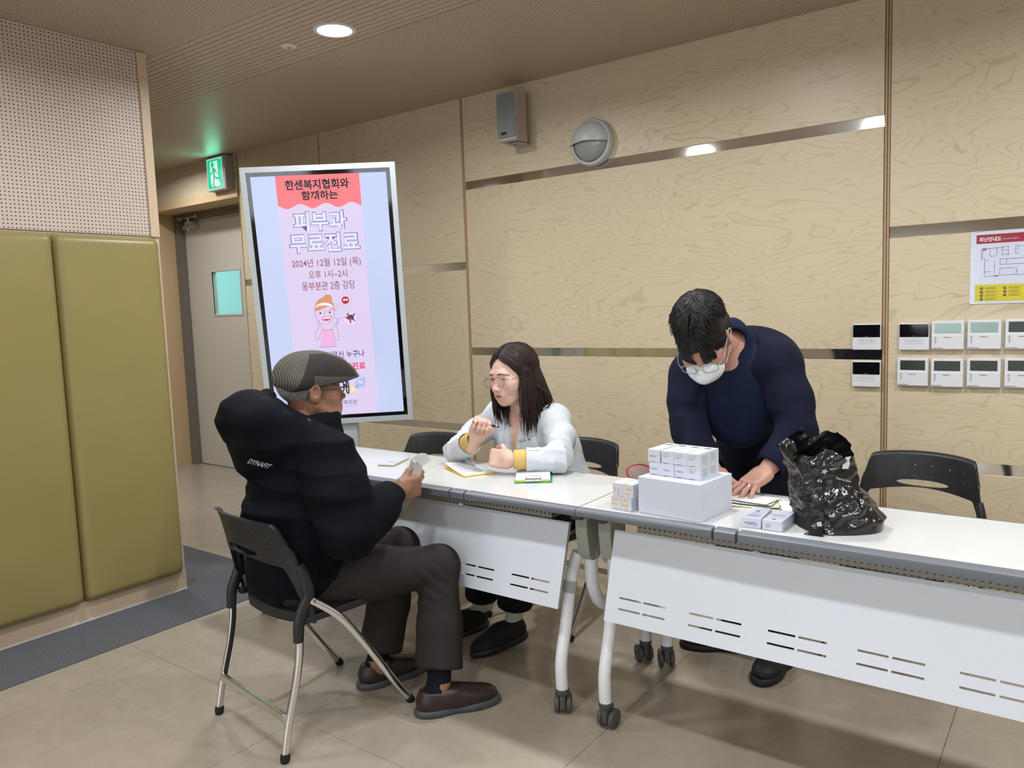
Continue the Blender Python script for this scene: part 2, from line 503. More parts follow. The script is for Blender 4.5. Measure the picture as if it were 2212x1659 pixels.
# corridor beyond the door
cor = MB(); cor.box((-7.6, 5.3, 0), (-4.4, 5.4, 2.7)); cor.box((-7.7, 4.2, 0), (-7.6, 5.4, 2.7)); cor.box((-4.4, 4.2, 0), (-4.3, 5.4, 2.7)); cor.box((-7.7, 4.2, 2.7), (-4.3, 5.4, 2.78))
tag(cor.build('wall_corridor', plain('corridor_paint', srgb(196, 226, 226), .8)), kind='structure')
ld = bpy.data.lights.new('corridor_light', 'AREA'); ld.size = 1.0; ld.energy = 60; ld.color = (.80, 1.0, 1.0)
lo = bpy.data.objects.new('corridor_light', ld); lo.location = (-6.0, 4.7, 2.66); COL.objects.link(lo)

# partition on the left: perforated birch above olive padding
PX, PY = -3.66, 2.07
wl = MB(); wl.box((PX - .2, YB, 0), (PX - .006, PY - .004, CZ + .02))
wall_left = tag(wl.build('wall_left', M_wallpaint), kind='structure')
for y0, y1 in ((YB, -2.8), (-2.8, -.4), (-.4, 2.026)):
    MB().box((PX - .006, y0 + .001, 1.768), (PX, y1 - .001, CZ - .002)).build('perforated_panel', M_perf_wall, wall_left)
MB().box((PX - .206, 2.029, 1.764), (PX + .006, PY + .004, CZ - .002), bevel=.003).build('corner_post', M_birch_pale, wall_left)
MB().box((PX - .206, 2.029, 0), (PX - .004, PY + .002, 1.764)).build('corner_post', M_birch_pale, wall_left)
tag(MB().box((PX - .006, YB, .003), (PX + .006, PY, .10)).build('baseboard_left', M_birch_pale, wall_left), 'pale wooden plinth under the olive padding')
MB().box((PX + .006, YB, .003), (PX + .011, PY, .0095)).build('sealant_line', M_paper, wall_left)
def pad(y0, y1, z0=.098, z1=1.758, d=.062):
    def fn(u_, v_):
        a = 2 * u_ - 1; b = 2 * v_ - 1
        y = (y0 + y1) / 2 + a * (y1 - y0) / 2; z = (z0 + z1) / 2 + b * (z1 - z0) / 2
        ey = 1 - min((1 - abs(a)) * (y1 - y0) / 2 / .035, 1); ez = 1 - min((1 - abs(b)) * (z1 - z0) / 2 / .035, 1)
        e_ = min(math.hypot(ey, ez), 1.0)
        q = math.sqrt(max(1 - e_ * e_, 0))
        crown = .006 * (1 - abs(a) ** 3) * (1 - abs(b) ** 6)
        wob = .0012 * math.sin(z * 9 + y * 5)
        return Vector((PX + .006 + (d - .012) * q + crown + wob * (1 - e_), y, z))
    def remap(t):   # denser near both edges
        return .5 - .5 * math.cos(math.pi * t)
    m = MB(); m.grid(lambda u_, v_: fn(remap(u_), remap(v_)), 41, 61)
    o = m.build('wall_pad', M_pad, wall_left, normals=False)
    return o
ys = [2.048, 1.566] + [1.566 - .482 * k for k in range(1, 13)]
for b_, a_ in zip(ys[:-1], ys[1:]):
    o = pad(a_ + .001, b_ - .001)
    if b_ > 2.0: tag(o, 'olive vinyl wall pad at the free end of the partition')
    elif b_ > 1.5: tag(o, 'olive vinyl wall pad cut off by the left picture edge')

# the rest of the hall, seen only in the steel strips
far = MB()
far.box((XL - .2, YB, 0), (XL, 4.2, CZ + .03))
tag(far.build('wall_far_left', M_wallpaint), kind='structure')
tag(MB().box((XR, YB, 0), (XR + .2, WY + .014, CZ + .03)).build('wall_right', M_wallpaint), kind='structure')
rear = MB(); wins = [(-2.2, 1.7), (.4, 1.7), (2.6, 1.2)]
edges = [XL]
for wx, ww in wins: edges += [wx - ww / 2, wx + ww / 2]
edges.append(XR)
rear.box((XL, YB - .2, 0), (XR, YB, .88)); rear.box((XL, YB - .2, 1.96), (XR, YB, CZ + .03))
for k in range(0, len(edges), 2): rear.box((edges[k], YB - .2, .88), (edges[k + 1], YB, 1.96))
tag(rear.build('wall_rear', M_wallpaint), kind='structure')
for k, (wx, ww) in enumerate(wins):
    wn = thing('window_%d' % (k + 1), (wx, YB - .1, .88), None, None); wn['kind'] = 'structure'
    m = MB()
    for a in (((wx - ww / 2, YB - .14, .88), (wx + ww / 2, YB - .08, .93)), ((wx - ww / 2, YB - .14, 1.91), (wx + ww / 2, YB - .08, 1.96)),
              ((wx - ww / 2, YB - .14, .93), (wx - ww / 2 + .05, YB - .08, 1.91)), ((wx + ww / 2 - .05, YB - .14, .93), (wx + ww / 2, YB - .08, 1.91)), ((wx - .025, YB - .14, .93), (wx + .025, YB - .08, 1.91))): m.box(*a)
    m.build('window_frame', M_plastic, wn, world=True)

# ------------------------------------------------------------------ ceiling fittings
M_diff = glow('downlight_diffuser', (.93, .96, 1.0), 14.0)
def downlight(x, y, label, on=True):
    t = thing('downlight', (x, y, CZ), label, 'ceiling light', 'recessed ceiling downlights')
    m = MB(); m.lathe([(.078, -.004), (.093, -.004), (.096, -.001), (.096, .0), (.078, .0), (.078, -.004)], 40, cap=False); m.build('trim_ring', M_plastic, t)
    m = MB(); m.lathe([(.0, -.0015), (.077, -.0015), (.077, .001), (0.0, .001)], 40); m.build('diffuser', M_diff, t)
    ld = bpy.data.lights.new('downlight_lamp', 'AREA'); ld.shape = 'DISK'; ld.size = .15; ld.energy = LAMP_W * (1.35 if 2.4 < y < 2.6 else .95); ld.color = (.965, .98, 1.0); ld.spread = math.radians(165)
    lo = bpy.data.objects.new('downlight_lamp', ld); lo.location = (0, 0, -.006); COL.objects.link(lo); lo.parent = t
    return t
downlight(-2.77, 2.47, 'round lit downlight in the slatted ceiling band above the big screen')
for x, y in [(-1.33, 2.47), (.11, 2.47), (1.55, 2.47), (-5.3, 2.47), (-2.74, 1.02), (-1.33, 1.02), (.11, 1.02), (1.55, 1.02), (-5.3, .6), (-5.9, 3.2), (-5.3, -1.2), (-6.6, -.3),  # last ones here: unseen lamps added to brighten back wall and strip reflections
             (-2.74, -.9), (-1.33, -.9), (.11, -.9), (1.55, -.9), (-2.74, -2.9), (-.6, -2.9), (1.55, -2.9)]:
    downlight(x, y, 'unseen recessed downlight outside the picture')
p = on_z(624, 100, CZ)
t = thing('ceiling_sprinkler', (p.x, p.y, CZ), 'small white sprinkler head in the slatted ceiling band', 'sprinkler')
MB().lathe([(.0, -.004), (.030, -.005), (.038, -.001), (.038, 0), (0, 0)], 28).build('cover_plate', M_plastic, t)
MB().lathe([(.0, -.02), (.011, -.02), (.012, -.017), (.008, -.015), (.008, -.004), (0, -.004)], 16).build('nozzle', M_plastic_grey, t)
# ------------------------------------------------------------------ upright display with the notice
def _rot(a, b, c):
    return Matrix.Rotation(a, 3, 'Z') @ Matrix.Rotation(b, 3, 'X') @ Matrix.Rotation(c, 3, 'Y')
KC = Vector((-3.088, 2.623, 1.441)); KR = _rot(*[math.radians(v) for v in (40.16, 6.877, -.883)])
KM = Matrix.Translation(KC) @ KR.to_4x4()
KW, KH = .747, 1.303
kiosk = thing('digital_display', (KC.x + .06, KC.y + .10, 0), 'tall white-framed upright display showing a pink Korean notice', 'display')
def kpart(mb, name, mat, parent=None):
    for i, v in enumerate(mb.v): mb.v[i] = tuple(KM @ Vector(v))
    o = mb.build(name, mat)
    if parent is None: keep(o, kiosk)
    else: o.parent = parent
    return o
m = MB(); bz = .026
for a in (((-KW / 2, 0, -KH / 2), (KW / 2, .045, -KH / 2 + bz)), ((-KW / 2, 0, KH / 2 - bz), (KW / 2, .045, KH / 2)),
          ((-KW / 2, 0, -KH / 2 + bz), (-KW / 2 + bz, .045, KH / 2 - bz)), ((KW / 2 - bz, 0, -KH / 2 + bz), (KW / 2, .045, KH / 2 - bz))): m.box(*a)
kpart(m, 'frame', plain('display_frame', srgb(188, 195, 199), .4))
kpart(MB().box((-KW / 2 + .01, .0452, -KH / 2 + .01), (KW / 2 - .01, .07, KH / 2 - .01), bevel=.008), 'back_cover', M_plastic)
kpart(MB().box((-KW / 2 + bz + .0003, .006, -KH / 2 + bz + .0003), (KW / 2 - bz - .0003, .02, KH / 2 - bz - .0003)), 'bezel', M_glass_black)
# stand
m = MB()
m.box((-.31, .11, .02), (.088, .17, 1.9), bevel=.01)
for i, v in enumerate(m.v): m.v[i] = tuple(Matrix.Translation((KC.x, KC.y, 0)) @ Matrix.Rotation(math.radians(40.16), 4, 'Z') @ Vector(v))
keep(m.build('column', plain('stand_grey_white', srgb(186, 194, 196), .35)), kiosk)
m = MB()
m.box((-.36, .03, .0), (.02, .09, .03), bevel=.008); m.box((-.36, .36, .0), (.32, .42, .03), bevel=.008); m.box((-.2, .03, .0), (.02, .42, .03), bevel=.008)
for i, v in enumerate(m.v): m.v[i] = tuple(Matrix.Translation((KC.x, KC.y, 0)) @ Matrix.Rotation(math.radians(40.16), 4, 'Z') @ Vector(v))
keep(m.build('foot_frame', M_plastic), kiosk)

def scr(zx, zy, off=0.0):
    """pixel of the 2.764x crop at (500,330) -> local (x, z) on the glass"""
    px, py = 500 + zx / 2.764, 330 + zy / 2.764
    d = Vector(ray(px, py)); o_ = Vector(CAM); n = KR @ Vector((0, 1, 0))
    p = o_ + d * ((KC + n * .005 - o_).dot(n) / d.dot(n))
    q = KM.inverted() @ p
    return q.x, q.z
SCR = 1.42
def kflat(polys, y, name, mat, parent):
    """flat shapes on the glass; polys: list of lists of local (x,z); y = height step above the glass"""
    if name == 'drawing' and len(polys) > 1 and (len(polys[0]) > 4 or y == 3):
        for P in polys[1:]: kflat([P], y, name, mat, parent)
        polys = polys[:1]
    vs = []; fs = []
    for P in polys:
        n = len(vs); vs += [KM @ Vector((x, .0058 - y * .00035, z)) for x, z in P]; fs.append(tuple(range(n, n + len(P))))
    o = mesh_obj(name, vs, fs, mat); o.parent = parent
    return o
def E_(r, g, b, s=1.0, name='screen'):
    return glow('%s_%d_%d_%d' % (name, r, g, b), srgb(r, g, b), s * SCR)
def zpoly(*pts): return [scr(*p) for p in pts]
def circle(cx, cy, rx, ry=None, n=28, a0=0, a1=360):
    ry = ry or rx
    return [scr(cx + rx * math.cos(math.radians(a0 + (a1 - a0) * k / n)), cy + ry * math.sin(math.radians(a0 + (a1 - a0) * k / n))) for k in range(n if a1 - a0 >= 360 else n + 1)]
def stroke(pts, wd, n=6):
    P = spline([(x, y, 0) for x, y in pts], n) if len(pts) > 2 else [Vector((x, y, 0)) for x, y in pts]
    L = []; R = []
    for i, p in enumerate(P):
        t = (P[min(i + 1, len(P) - 1)] - P[max(i - 1, 0)]); t.normalize(); nn = Vector((-t.y, t.x, 0)) * wd / 2
        L.append(p + nn); R.append(p - nn)
    out = []
    for i in range(len(P) - 1):
        out.append([scr(q.x, q.y) for q in (L[i], L[i + 1], R[i + 1], R[i])])
    return out
# picture area
ex = .020
A = (-KW / 2 + bz + ex, KW / 2 - bz - ex, -KH / 2 + bz + ex, KH / 2 - bz - ex)
# faint change of tint across the picture, as the panel itself shows it
tn = NT('screen_lavender'); nb = tn.b
tc = tn.n('ShaderNodeTexCoord').outputs['Object']
fa = tn.noise(tc, 2.2, 1)
cl_ = tn.mix(fa, srgb(190, 200, 238), srgb(205, 218, 250))
tn.l(cl_, nb.inputs['Emission Color']); nb.inputs['Emission Strength'].default_value = SCR; nb.inputs['Base Color'].default_value = (.02, .02, .03, 1); nb.inputs['Roughness'].default_value = .3
picture = kflat([[(A[0], A[2]), (A[1], A[2]), (A[1], A[3]), (A[0], A[3])]], 0, 'picture', tn.m, None)
keep(picture, kiosk)
# notice column
tx0 = scr(270, 132)[0]; tx1 = scr(765, 108)[0]; bx0 = scr(385, 1440)[0]; bx1 = scr(875, 1552)[0]
cx0, cx1 = (tx0 + bx0) / 2, (tx1 + bx1) / 2
def notice(*a): return kflat(*a, picture)
notice([[(cx0, A[2]), (cx1, A[2]), (cx1, A[3]), (cx0, A[3])]], 1, 'notice_sheet', E_(220, 206, 238))
zt = scr(520, 315)[1]
wave = []
for k in range(61):
    u_ = k / 60; x = cx0 + (cx1 - cx0) * u_
    wave.append((x, zt + .011 * math.cos(2 * math.pi * 3.25 * u_ + .9)))
notice([[(cx0, A[3])] + wave + [(cx1, A[3])]], 2, 'red_banner', E_(252, 122, 128))
def kt(body, x0, x1, yc, hz, mat, y=3, bold=0.012, name='lettering', slope=-.05):
    """text between zoom pixels x0..x1 centred at height yc (measured mid-line), hz pixels tall"""
    xm = (x0 + x1) / 2
    a = scr(x0, yc - (x0 - xm) * .05); b = scr(x1, yc - (x1 - xm) * .05); t_ = scr(xm, yc - hz / 2); u_ = scr(xm, yc + hz / 2); zc = scr(xm, yc)[1]
    pts, fs = letter_points(body, a[0], b[0], zc - (t_[1] - u_[1]) / 2, zc + (t_[1] - u_[1]) / 2, bold)
    vs = [KM @ Vector((x, .0058 - y * .00035, z)) for x, z in pts]
    o = mesh_obj(name, vs, fs, mat); o.parent = picture
    return o
T_BLK, T_BRN, T_OUT, T_FILL = E_(26, 24, 40), E_(150, 92, 104), E_(92, 92, 150), E_(226, 228, 252)
kt('한센복지협회와', 320, 700, 187, 62, T_BLK, bold=.028)
kt('함께하는', 418, 635, 252, 56, T_BLK, bold=.028)
kt('피부과', 366, 690, 407, 122, T_OUT, 3, .052); kt('피부과', 371, 685, 407, 114, T_FILL, 4, .030)
kt('무료진료', 344, 768, 536, 122, T_OUT, 3, .052); kt('무료진료', 349, 763, 536, 114, T_FILL, 4, .030)
kt('2024년 12월 12일 (목)', 360, 772, 658, 58, T_BRN, bold=.008)
kt('오후 1시~2시', 460, 690, 724, 48, T_BRN, bold=.008)
kt('동부분관 2층 강당', 422, 738, 792, 52, T_BRN, bold=.008)
kt('어르신 누구나', 566, 793, 1202, 42, E_(70, 58, 110), bold=.012)
kt('무료진료', 640, 800, 1274, 44, E_(238, 60, 104), bold=.03)
kt('세요!', 610, 704, 1352, 40, E_(150, 84, 110), bold=.004)
kt('노인복지관', 615, 750, 1490, 28, E_(70, 70, 96), bold=.004)
kt('Senior Welfare Center', 560, 752, 1512, 14, E_(176, 172, 206), bold=0)
# drawing of a worried girl touching her cheeks
OL = E_(176, 130, 170); SKIN = E_(226, 204, 236); HAIR = E_(222, 152, 96); WHT = E_(242, 236, 250); TOP = E_(236, 180, 226); DKE = E_(90, 62, 84)
art = lambda polys, y, mat: notice(polys, y, 'drawing', mat)
art([circle(574, 872, 26)], 3, OL); art([circle(574, 872, 24)], 4, HAIR)
art([circle(556, 935, 60, 72, 40)], 3, OL); art([circle(556, 935, 58, 70, 40)], 4, HAIR)
art([zpoly((541, 1020), (578, 1020), (582, 1050), (622, 1072), (612, 1060), (628, 1160), (530, 1160), (541, 1062), (520, 1075))], 4, SKIN)
art([circle(505, 957, 10, 15), circle(610, 953, 10, 15)], 3, OL); art([circle(505, 957, 8, 13), circle(610, 953, 8, 13)], 5, SKIN)
art([circle(557, 962, 55, 64, 40)], 5, OL); art([circle(557, 962, 53, 62, 40)], 6, SKIN)
art([zpoly((504, 922), (520, 910), (580, 902), (600, 908), (560, 925), (512, 945))], 7, HAIR)
art([[*circle(556, 938, 62, 46, 24, 180, 360), *reversed(circle(556, 934, 60, 20, 24, 180, 360))]], 8, OL)
art([[*circle(556, 938, 60, 44, 24, 182, 358), *reversed(circle(556, 934, 59, 22, 24, 182, 358))]], 9, WHT)
art([circle(531, 957, 5, 7), circle(587, 953, 5, 7)], 7, DKE)
art([circle(566, 990, 27, 14)], 7, OL); art([circle(566, 990, 25, 12)], 8, E_(222, 70, 84)); art([zpoly((543, 986), (566, 978), (590, 984), (588, 992), (566, 990), (545, 994))], 9, WHT)
art(stroke([(560, 935), (556, 962), (562, 968)], 2.5), 7, OL); art(stroke([(516, 942), (530, 938)], 3), 7, OL); art(stroke([(580, 936), (596, 934), (600, 928)], 4), 7, E_(238, 110, 120))
art([circle(596, 980, 5), circle(590, 970, 3.5), circle(526, 974, 3)], 7, E_(240, 140, 160))
art([zpoly((541, 1058), (606, 1054), (614, 1100), (628, 1156), (528, 1160), (540, 1105))], 5, TOP); art(stroke([(541, 1058), (606, 1054)], 3), 6, OL); art(stroke([(528, 1160), (628, 1156)], 3), 6, OL)
for s, pts in ((0, [(504, 1120), (503, 1080), (520, 1045), (516, 1010), (524, 1005), (528, 1030), (538, 1035), (540, 1062), (524, 1105), (512, 1122)]),
               (1, [(640, 1118), (638, 1060), (625, 1040), (634, 1015), (640, 992), (632, 1000), (622, 1028), (612, 1035), (602, 1060), (610, 1085), (622, 1115), (632, 1120)])):
    art([zpoly(*pts)], 6, SKIN); art(stroke(pts, 2.6, 3), 7, OL)
PK = E_(238, 170, 206); PKF = E_(240, 214, 240)
art([circle(680, 880, 37)], 3, PK); art([circle(680, 880, 34)], 4, PKF); art([circle(680, 880, 22)], 6, E_(176, 44, 72))
art([q for k in range(12) for q in stroke([(680 + 20 * math.cos(k * .5236), 880 + 20 * math.sin(k * .5236)), (680 + 29 * math.cos(k * .5236), 880 + 29 * math.sin(k * .5236))], 3)], 5, E_(176, 44, 72))
art([circle(673, 878, 6, 7), circle(688, 877, 6, 7)], 7, WHT); art([circle(684, 888, 4)], 7, DKE)
art([circle(711, 991, 42)], 3, PK); art([circle(711, 991, 39)], 4, PKF); art([circle(711, 984, 20, 18)], 6, E_(74, 66, 86)); art([circle(711, 996, 9, 7)], 7, E_(230, 90, 110))
art(stroke([(696, 974), (692, 962), (700, 960)], 6) + stroke([(724, 972), (734, 962), (730, 972)], 6) + stroke([(694, 990), (680, 980)], 6) + stroke([(728, 992), (738, 1006)], 6) + stroke([(708, 1000), (712, 1018)], 7), 5, E_(74, 66, 86))
art(stroke([(646, 900), (622, 916)], 2) + stroke([(612, 986), (668, 988)], 2) + stroke([(622, 924), (634, 918)], 2) + stroke([(622, 934), (634, 938)], 2) + stroke([(618, 940), (626, 948)], 2), 3, OL)
# small bottle and a dab of cream
art([zpoly((756, 1325), (800, 1340), (798, 1390), (782, 1402), (738, 1382))], 3, E_(176, 188, 226)); art([zpoly((762, 1330), (792, 1342), (786, 1384), (750, 1372))], 4, E_(204, 214, 240))
art([zpoly((742, 1384), (766, 1396), (756, 1410), (736, 1400))], 5, E_(164, 176, 220)); art([circle(722, 1412, 26, 20)], 4, E_(246, 214, 172)); art([circle(726, 1410, 15, 11)], 5, E_(250, 230, 200))
kt('DAILY', 764, 796, 1352, 12, E_(120, 130, 170), y=6, bold=.01)
# ------------------------------------------------------------------ folding tables
TZ, TY0, TY1 = .735, 2.022, 2.482
def slot_panel(m, x0, x1, zt, zb, yt, yb, th=.003):
    """slanted white sheet with rows of slots, built from the solid bits between the slots"""
    L = x1 - x0
    def P(x, z, d):
        k = (zt - z) / (zt - zb); y = yt + (yb - yt) * k
        return Vector((x, y + d, z))
    def bit(xa, xb, za, zb_):
        vs = [P(x, z, d) for d in (0, th) for z in (za, zb_) for x in (xa, xb)]
        m._add(vs, [(0, 1, 3, 2), (4, 6, 7, 5), (0, 4, 5, 1), (2, 3, 7, 6), (0, 2, 6, 4), (1, 5, 7, 3)])
    sl = []
    n = 7; gw = .156; per = (L - .09 - gw) / (n - 1)
    for k in range(n):
        a = x0 + .045 + k * per
        sl += [(a, a + .074), (a + .082, a + .156)]
    rows = [(.456, .462), (.424, .430)]
    z = zt
    for z0, z1 in rows:
        bit(x0, x1, z, z1)
        xa = x0
        for a, b in sl:
            bit(xa, a, z1, z0); xa = b
        bit(xa, x1, z1, z0); z = z0
    bit(x0, x1, z, zb)
def table(X0, label, L=1.8):
    t = thing('folding_table', (X0 + L / 2, (TY0 + TY1) / 2, 0), label, 'table', 'white flip-top tables')
    X1 = X0 + L
    m = MB(); m.box((X0 + .0004, TY0 + .022, TZ - .024), (X1 - .0004, TY1 - .006, TZ), bevel=.003); m.build('table_top', M_white, t, world=True)
    # grey rim
    m = MB(); m.box((X0, TY1 - .007, TZ - .026), (X1, TY1, TZ - .0005)); m.build('rear_edge', M_moulding, t, world=True)
    for a, b in ((X0, X0 + .0004), (X1 - .0004, X1)):
        MB().box((a, TY0 + .03, TZ - .026), (b, TY1 - .007, TZ - .001)).build('side_edge', M_moulding, t, world=True)
    prof = [(TY0 + .024, TZ + .0005), (TY0 + .012, TZ - .0005), (TY0 + .004, TZ - .004), (TY0, TZ - .010), (TY0 - .001, TZ - .018), (TY0 + .002, TZ - .026), (TY0 + .024, TZ - .026)]
    fat = [(TY0 + .028, TZ + .0010), (TY0 + .016, TZ + .0002), (TY0 + .002, TZ - .002), (TY0 - .004, TZ - .005), (TY0 - .0055, TZ - .010), (TY0 - .004, TZ - .028), (TY0 + .02, TZ - .028)]
    def mould(segs, name):
        m = MB(); k = len(prof)
        vs = []; fs = []
        for x, w_ in segs:
            for (ya, za), (yb, zb_) in zip(prof, fat): vs.append(Vector((x, ya + (yb - ya) * w_, za + (zb_ - za) * w_)))
        for i in range(len(segs) - 1):
            for j in range(k):
                a, b = i * k + j, i * k + (j + 1) % k; fs.append((a, b, b + k, a + k))
        fs.append(tuple(range(k - 1, -1, -1))); fs.append(tuple((len(segs) - 1) * k + j for j in range(k)))
        m._add(vs, fs, True); return m.build(name, M_moulding, t, world=True)
    c1, c2 = X0 + .485, X1 - .485
    mould([(X0, 0), (c1 - .20, 0), (c1 - .10, .5), (c1 - .05, 1), (c1 - .038, 1)], 'front_moulding')
    mould([(c1 - .030, .9), (c1 + .030, .9)], 'latch_button')
    mould([(c1 + .038, 1), (c1 + .10, 1), (c2 - .10, 1), (c2 - .038, 1)], 'front_moulding')
    mould([(c2 - .030, .9), (c2 + .030, .9)], 'latch_button')
    mould([(c2 + .038, 1), (c2 + .05, 1), (c2 + .10, .5), (c2 + .20, 0), (X1, 0)], 'front_moulding')
    for c in (c1, c2):
        MB().box((c - .04, TY0 + .004, TZ - .03), (c + .04, TY0 + .0235, TZ - .006)).build('latch_recess', M_castor, t, world=True)
    for xe, sg in ((X0 + .085, 1), (X1 - .085, -1)):
        m = MB(); yt_, yb_ = 2.1232, 2.0392
        m._add([Vector((xe + sg * a_, y_ + d_, z_)) for (y_, z_) in ((yt_, .654), (yb_, .385)) for d_ in (0, .012) for a_ in (0, .002)], [(0, 1, 3, 2), (4, 6, 7, 5), (0, 4, 5, 1), (2, 3, 7, 6), (0, 2, 6, 4), (1, 5, 7, 3)]); m.build('panel_flange', M_housing, t, world=True)
    m = MB(); slot_panel(m, X0 + .085, X1 - .085, .654, .385, 2.120, 2.036); m.build('modesty_panel', M_panelwhite, t, world=True)
    # perforated wire tray below the top
    m = MB(); m.box((X0 + .16, 2.13, .655), (X1 - .16, 2.42, .658)); m.box((X0 + .16, 2.127, .655), (X1 - .16, 2.13, .69)); o = m.build('storage_tray', M_tray, t, world=True)
    for sx, s in ((X0 + .038, 1), (X1 - .048, -1)):
        fx = sx + (.020 if s > 0 else -.058)
        MB().box((sx - .02, 2.10, TZ - .064), (sx + .02, 2.43, TZ - .0245), bevel=.004).build('top_bracket', M_castor, t, world=True)
        m = MB(); m.prism([(2.135, TZ - .03), (2.235, TZ - .03), (2.232, .60), (2.222, .535), (2.205, .518), (2.165, .522), (2.147, .545), (2.135, .62)], sx - .022, sx + .022, Matrix(((0, 1, 0, 0), (1, 0, 0, 0), (0, 0, 1, 0), (0, 0, 0, 1))))
        m.build('hinge_housing', M_housing, t, world=True)
        p = spline([(sx, 2.195, .545), (sx, 2.192, .47), (sx, 2.20, .42), (sx, 2.24, .355), (sx, 2.32, .315), (sx, 2.44, .275), (sx, 2.535, .235), (sx, 2.572, .18), (sx, 2.575, .078)], 6)
        MB().tube(p, .0225, 14).build('rear_leg', M_tubewhite, t, world=True)
        q = spline([(sx + (fx - sx) * .6, 2.168, .54), (fx, 2.155, .45), (fx, 2.115, .30), (fx, 2.083, .20), (fx, 2.078, .14), (fx, 2.082, .078)], 6)
        MB().tube(q, .0205, 14).build('front_leg', M_tubewhite, t, world=True)
        MB().tube([(fx, 2.152, .44), (fx, 2.142, .405)], .0235, 14).build('collar', M_housing, t, world=True)
        for (yy, ang) in ((2.082, .5 if s < 0 else 0.0), (2.575, .9 if s < 0 else .6)):
            R = Matrix.Translation((fx if yy < 2.2 else sx, yy, 0)) @ Matrix.Rotation(ang, 4, 'Z')
            m = MB(); m.lathe([(.0, .092), (.022, .092), (.024, .080), (.018, .070), (0, .070)], 16, R)
            m.box((-.0105, -.016, .020), (.0105, .036, .074), R, bevel=.005)
            b_ = m.build('castor', M_castor, t, world=True)
            for sd in (-1, 1):
                Rw = R @ Matrix.Translation((sd * .0205, .018, .032)) @ Matrix.Rotation(math.pi / 2, 4, 'Y')
                w_ = MB().lathe([(.0, -.009), (.024, -.009), (.0315, -.0065), (.032, 0), (.0315, .0065), (.024, .009), (0, .009)], 22, Rw).build('wheel', M_castor); w_.parent = b_
    return t
tr_ = NT('perforated_tray'); tr_.b.inputs['Roughness'].default_value = .5
_tc = tr_.n('ShaderNodeTexCoord').outputs['Object']; _sp = tr_.n('ShaderNodeSeparateXYZ'); tr_.l(_tc, _sp.inputs[0])
_d = None
for _ax, _p in ((0, .017), (1, .017), (2, .017)):
    _f = tr_.math('SUBTRACT', tr_.math('FRACT', tr_.math('MULTIPLY', _sp.outputs[_ax], 1 / _p)), .5); _q = tr_.math('MULTIPLY', _f, _f)
    if _ax != 1: _d = _q if _d is None else tr_.math('ADD', _d, _q)
tr_.l(tr_.mix(tr_.math('LESS_THAN', _d, .045), srgb(150, 146, 140), srgb(60, 56, 52)), tr_.b.inputs['Base Color'])
M_tray = tr_.m
TX2 = -1.283
table(TX2 - 1.802, 'white folding table with the phone, notepad and clipboard, in front of the woman')
table(TX2, 'white folding table under the medicine boxes and the black plastic bag')

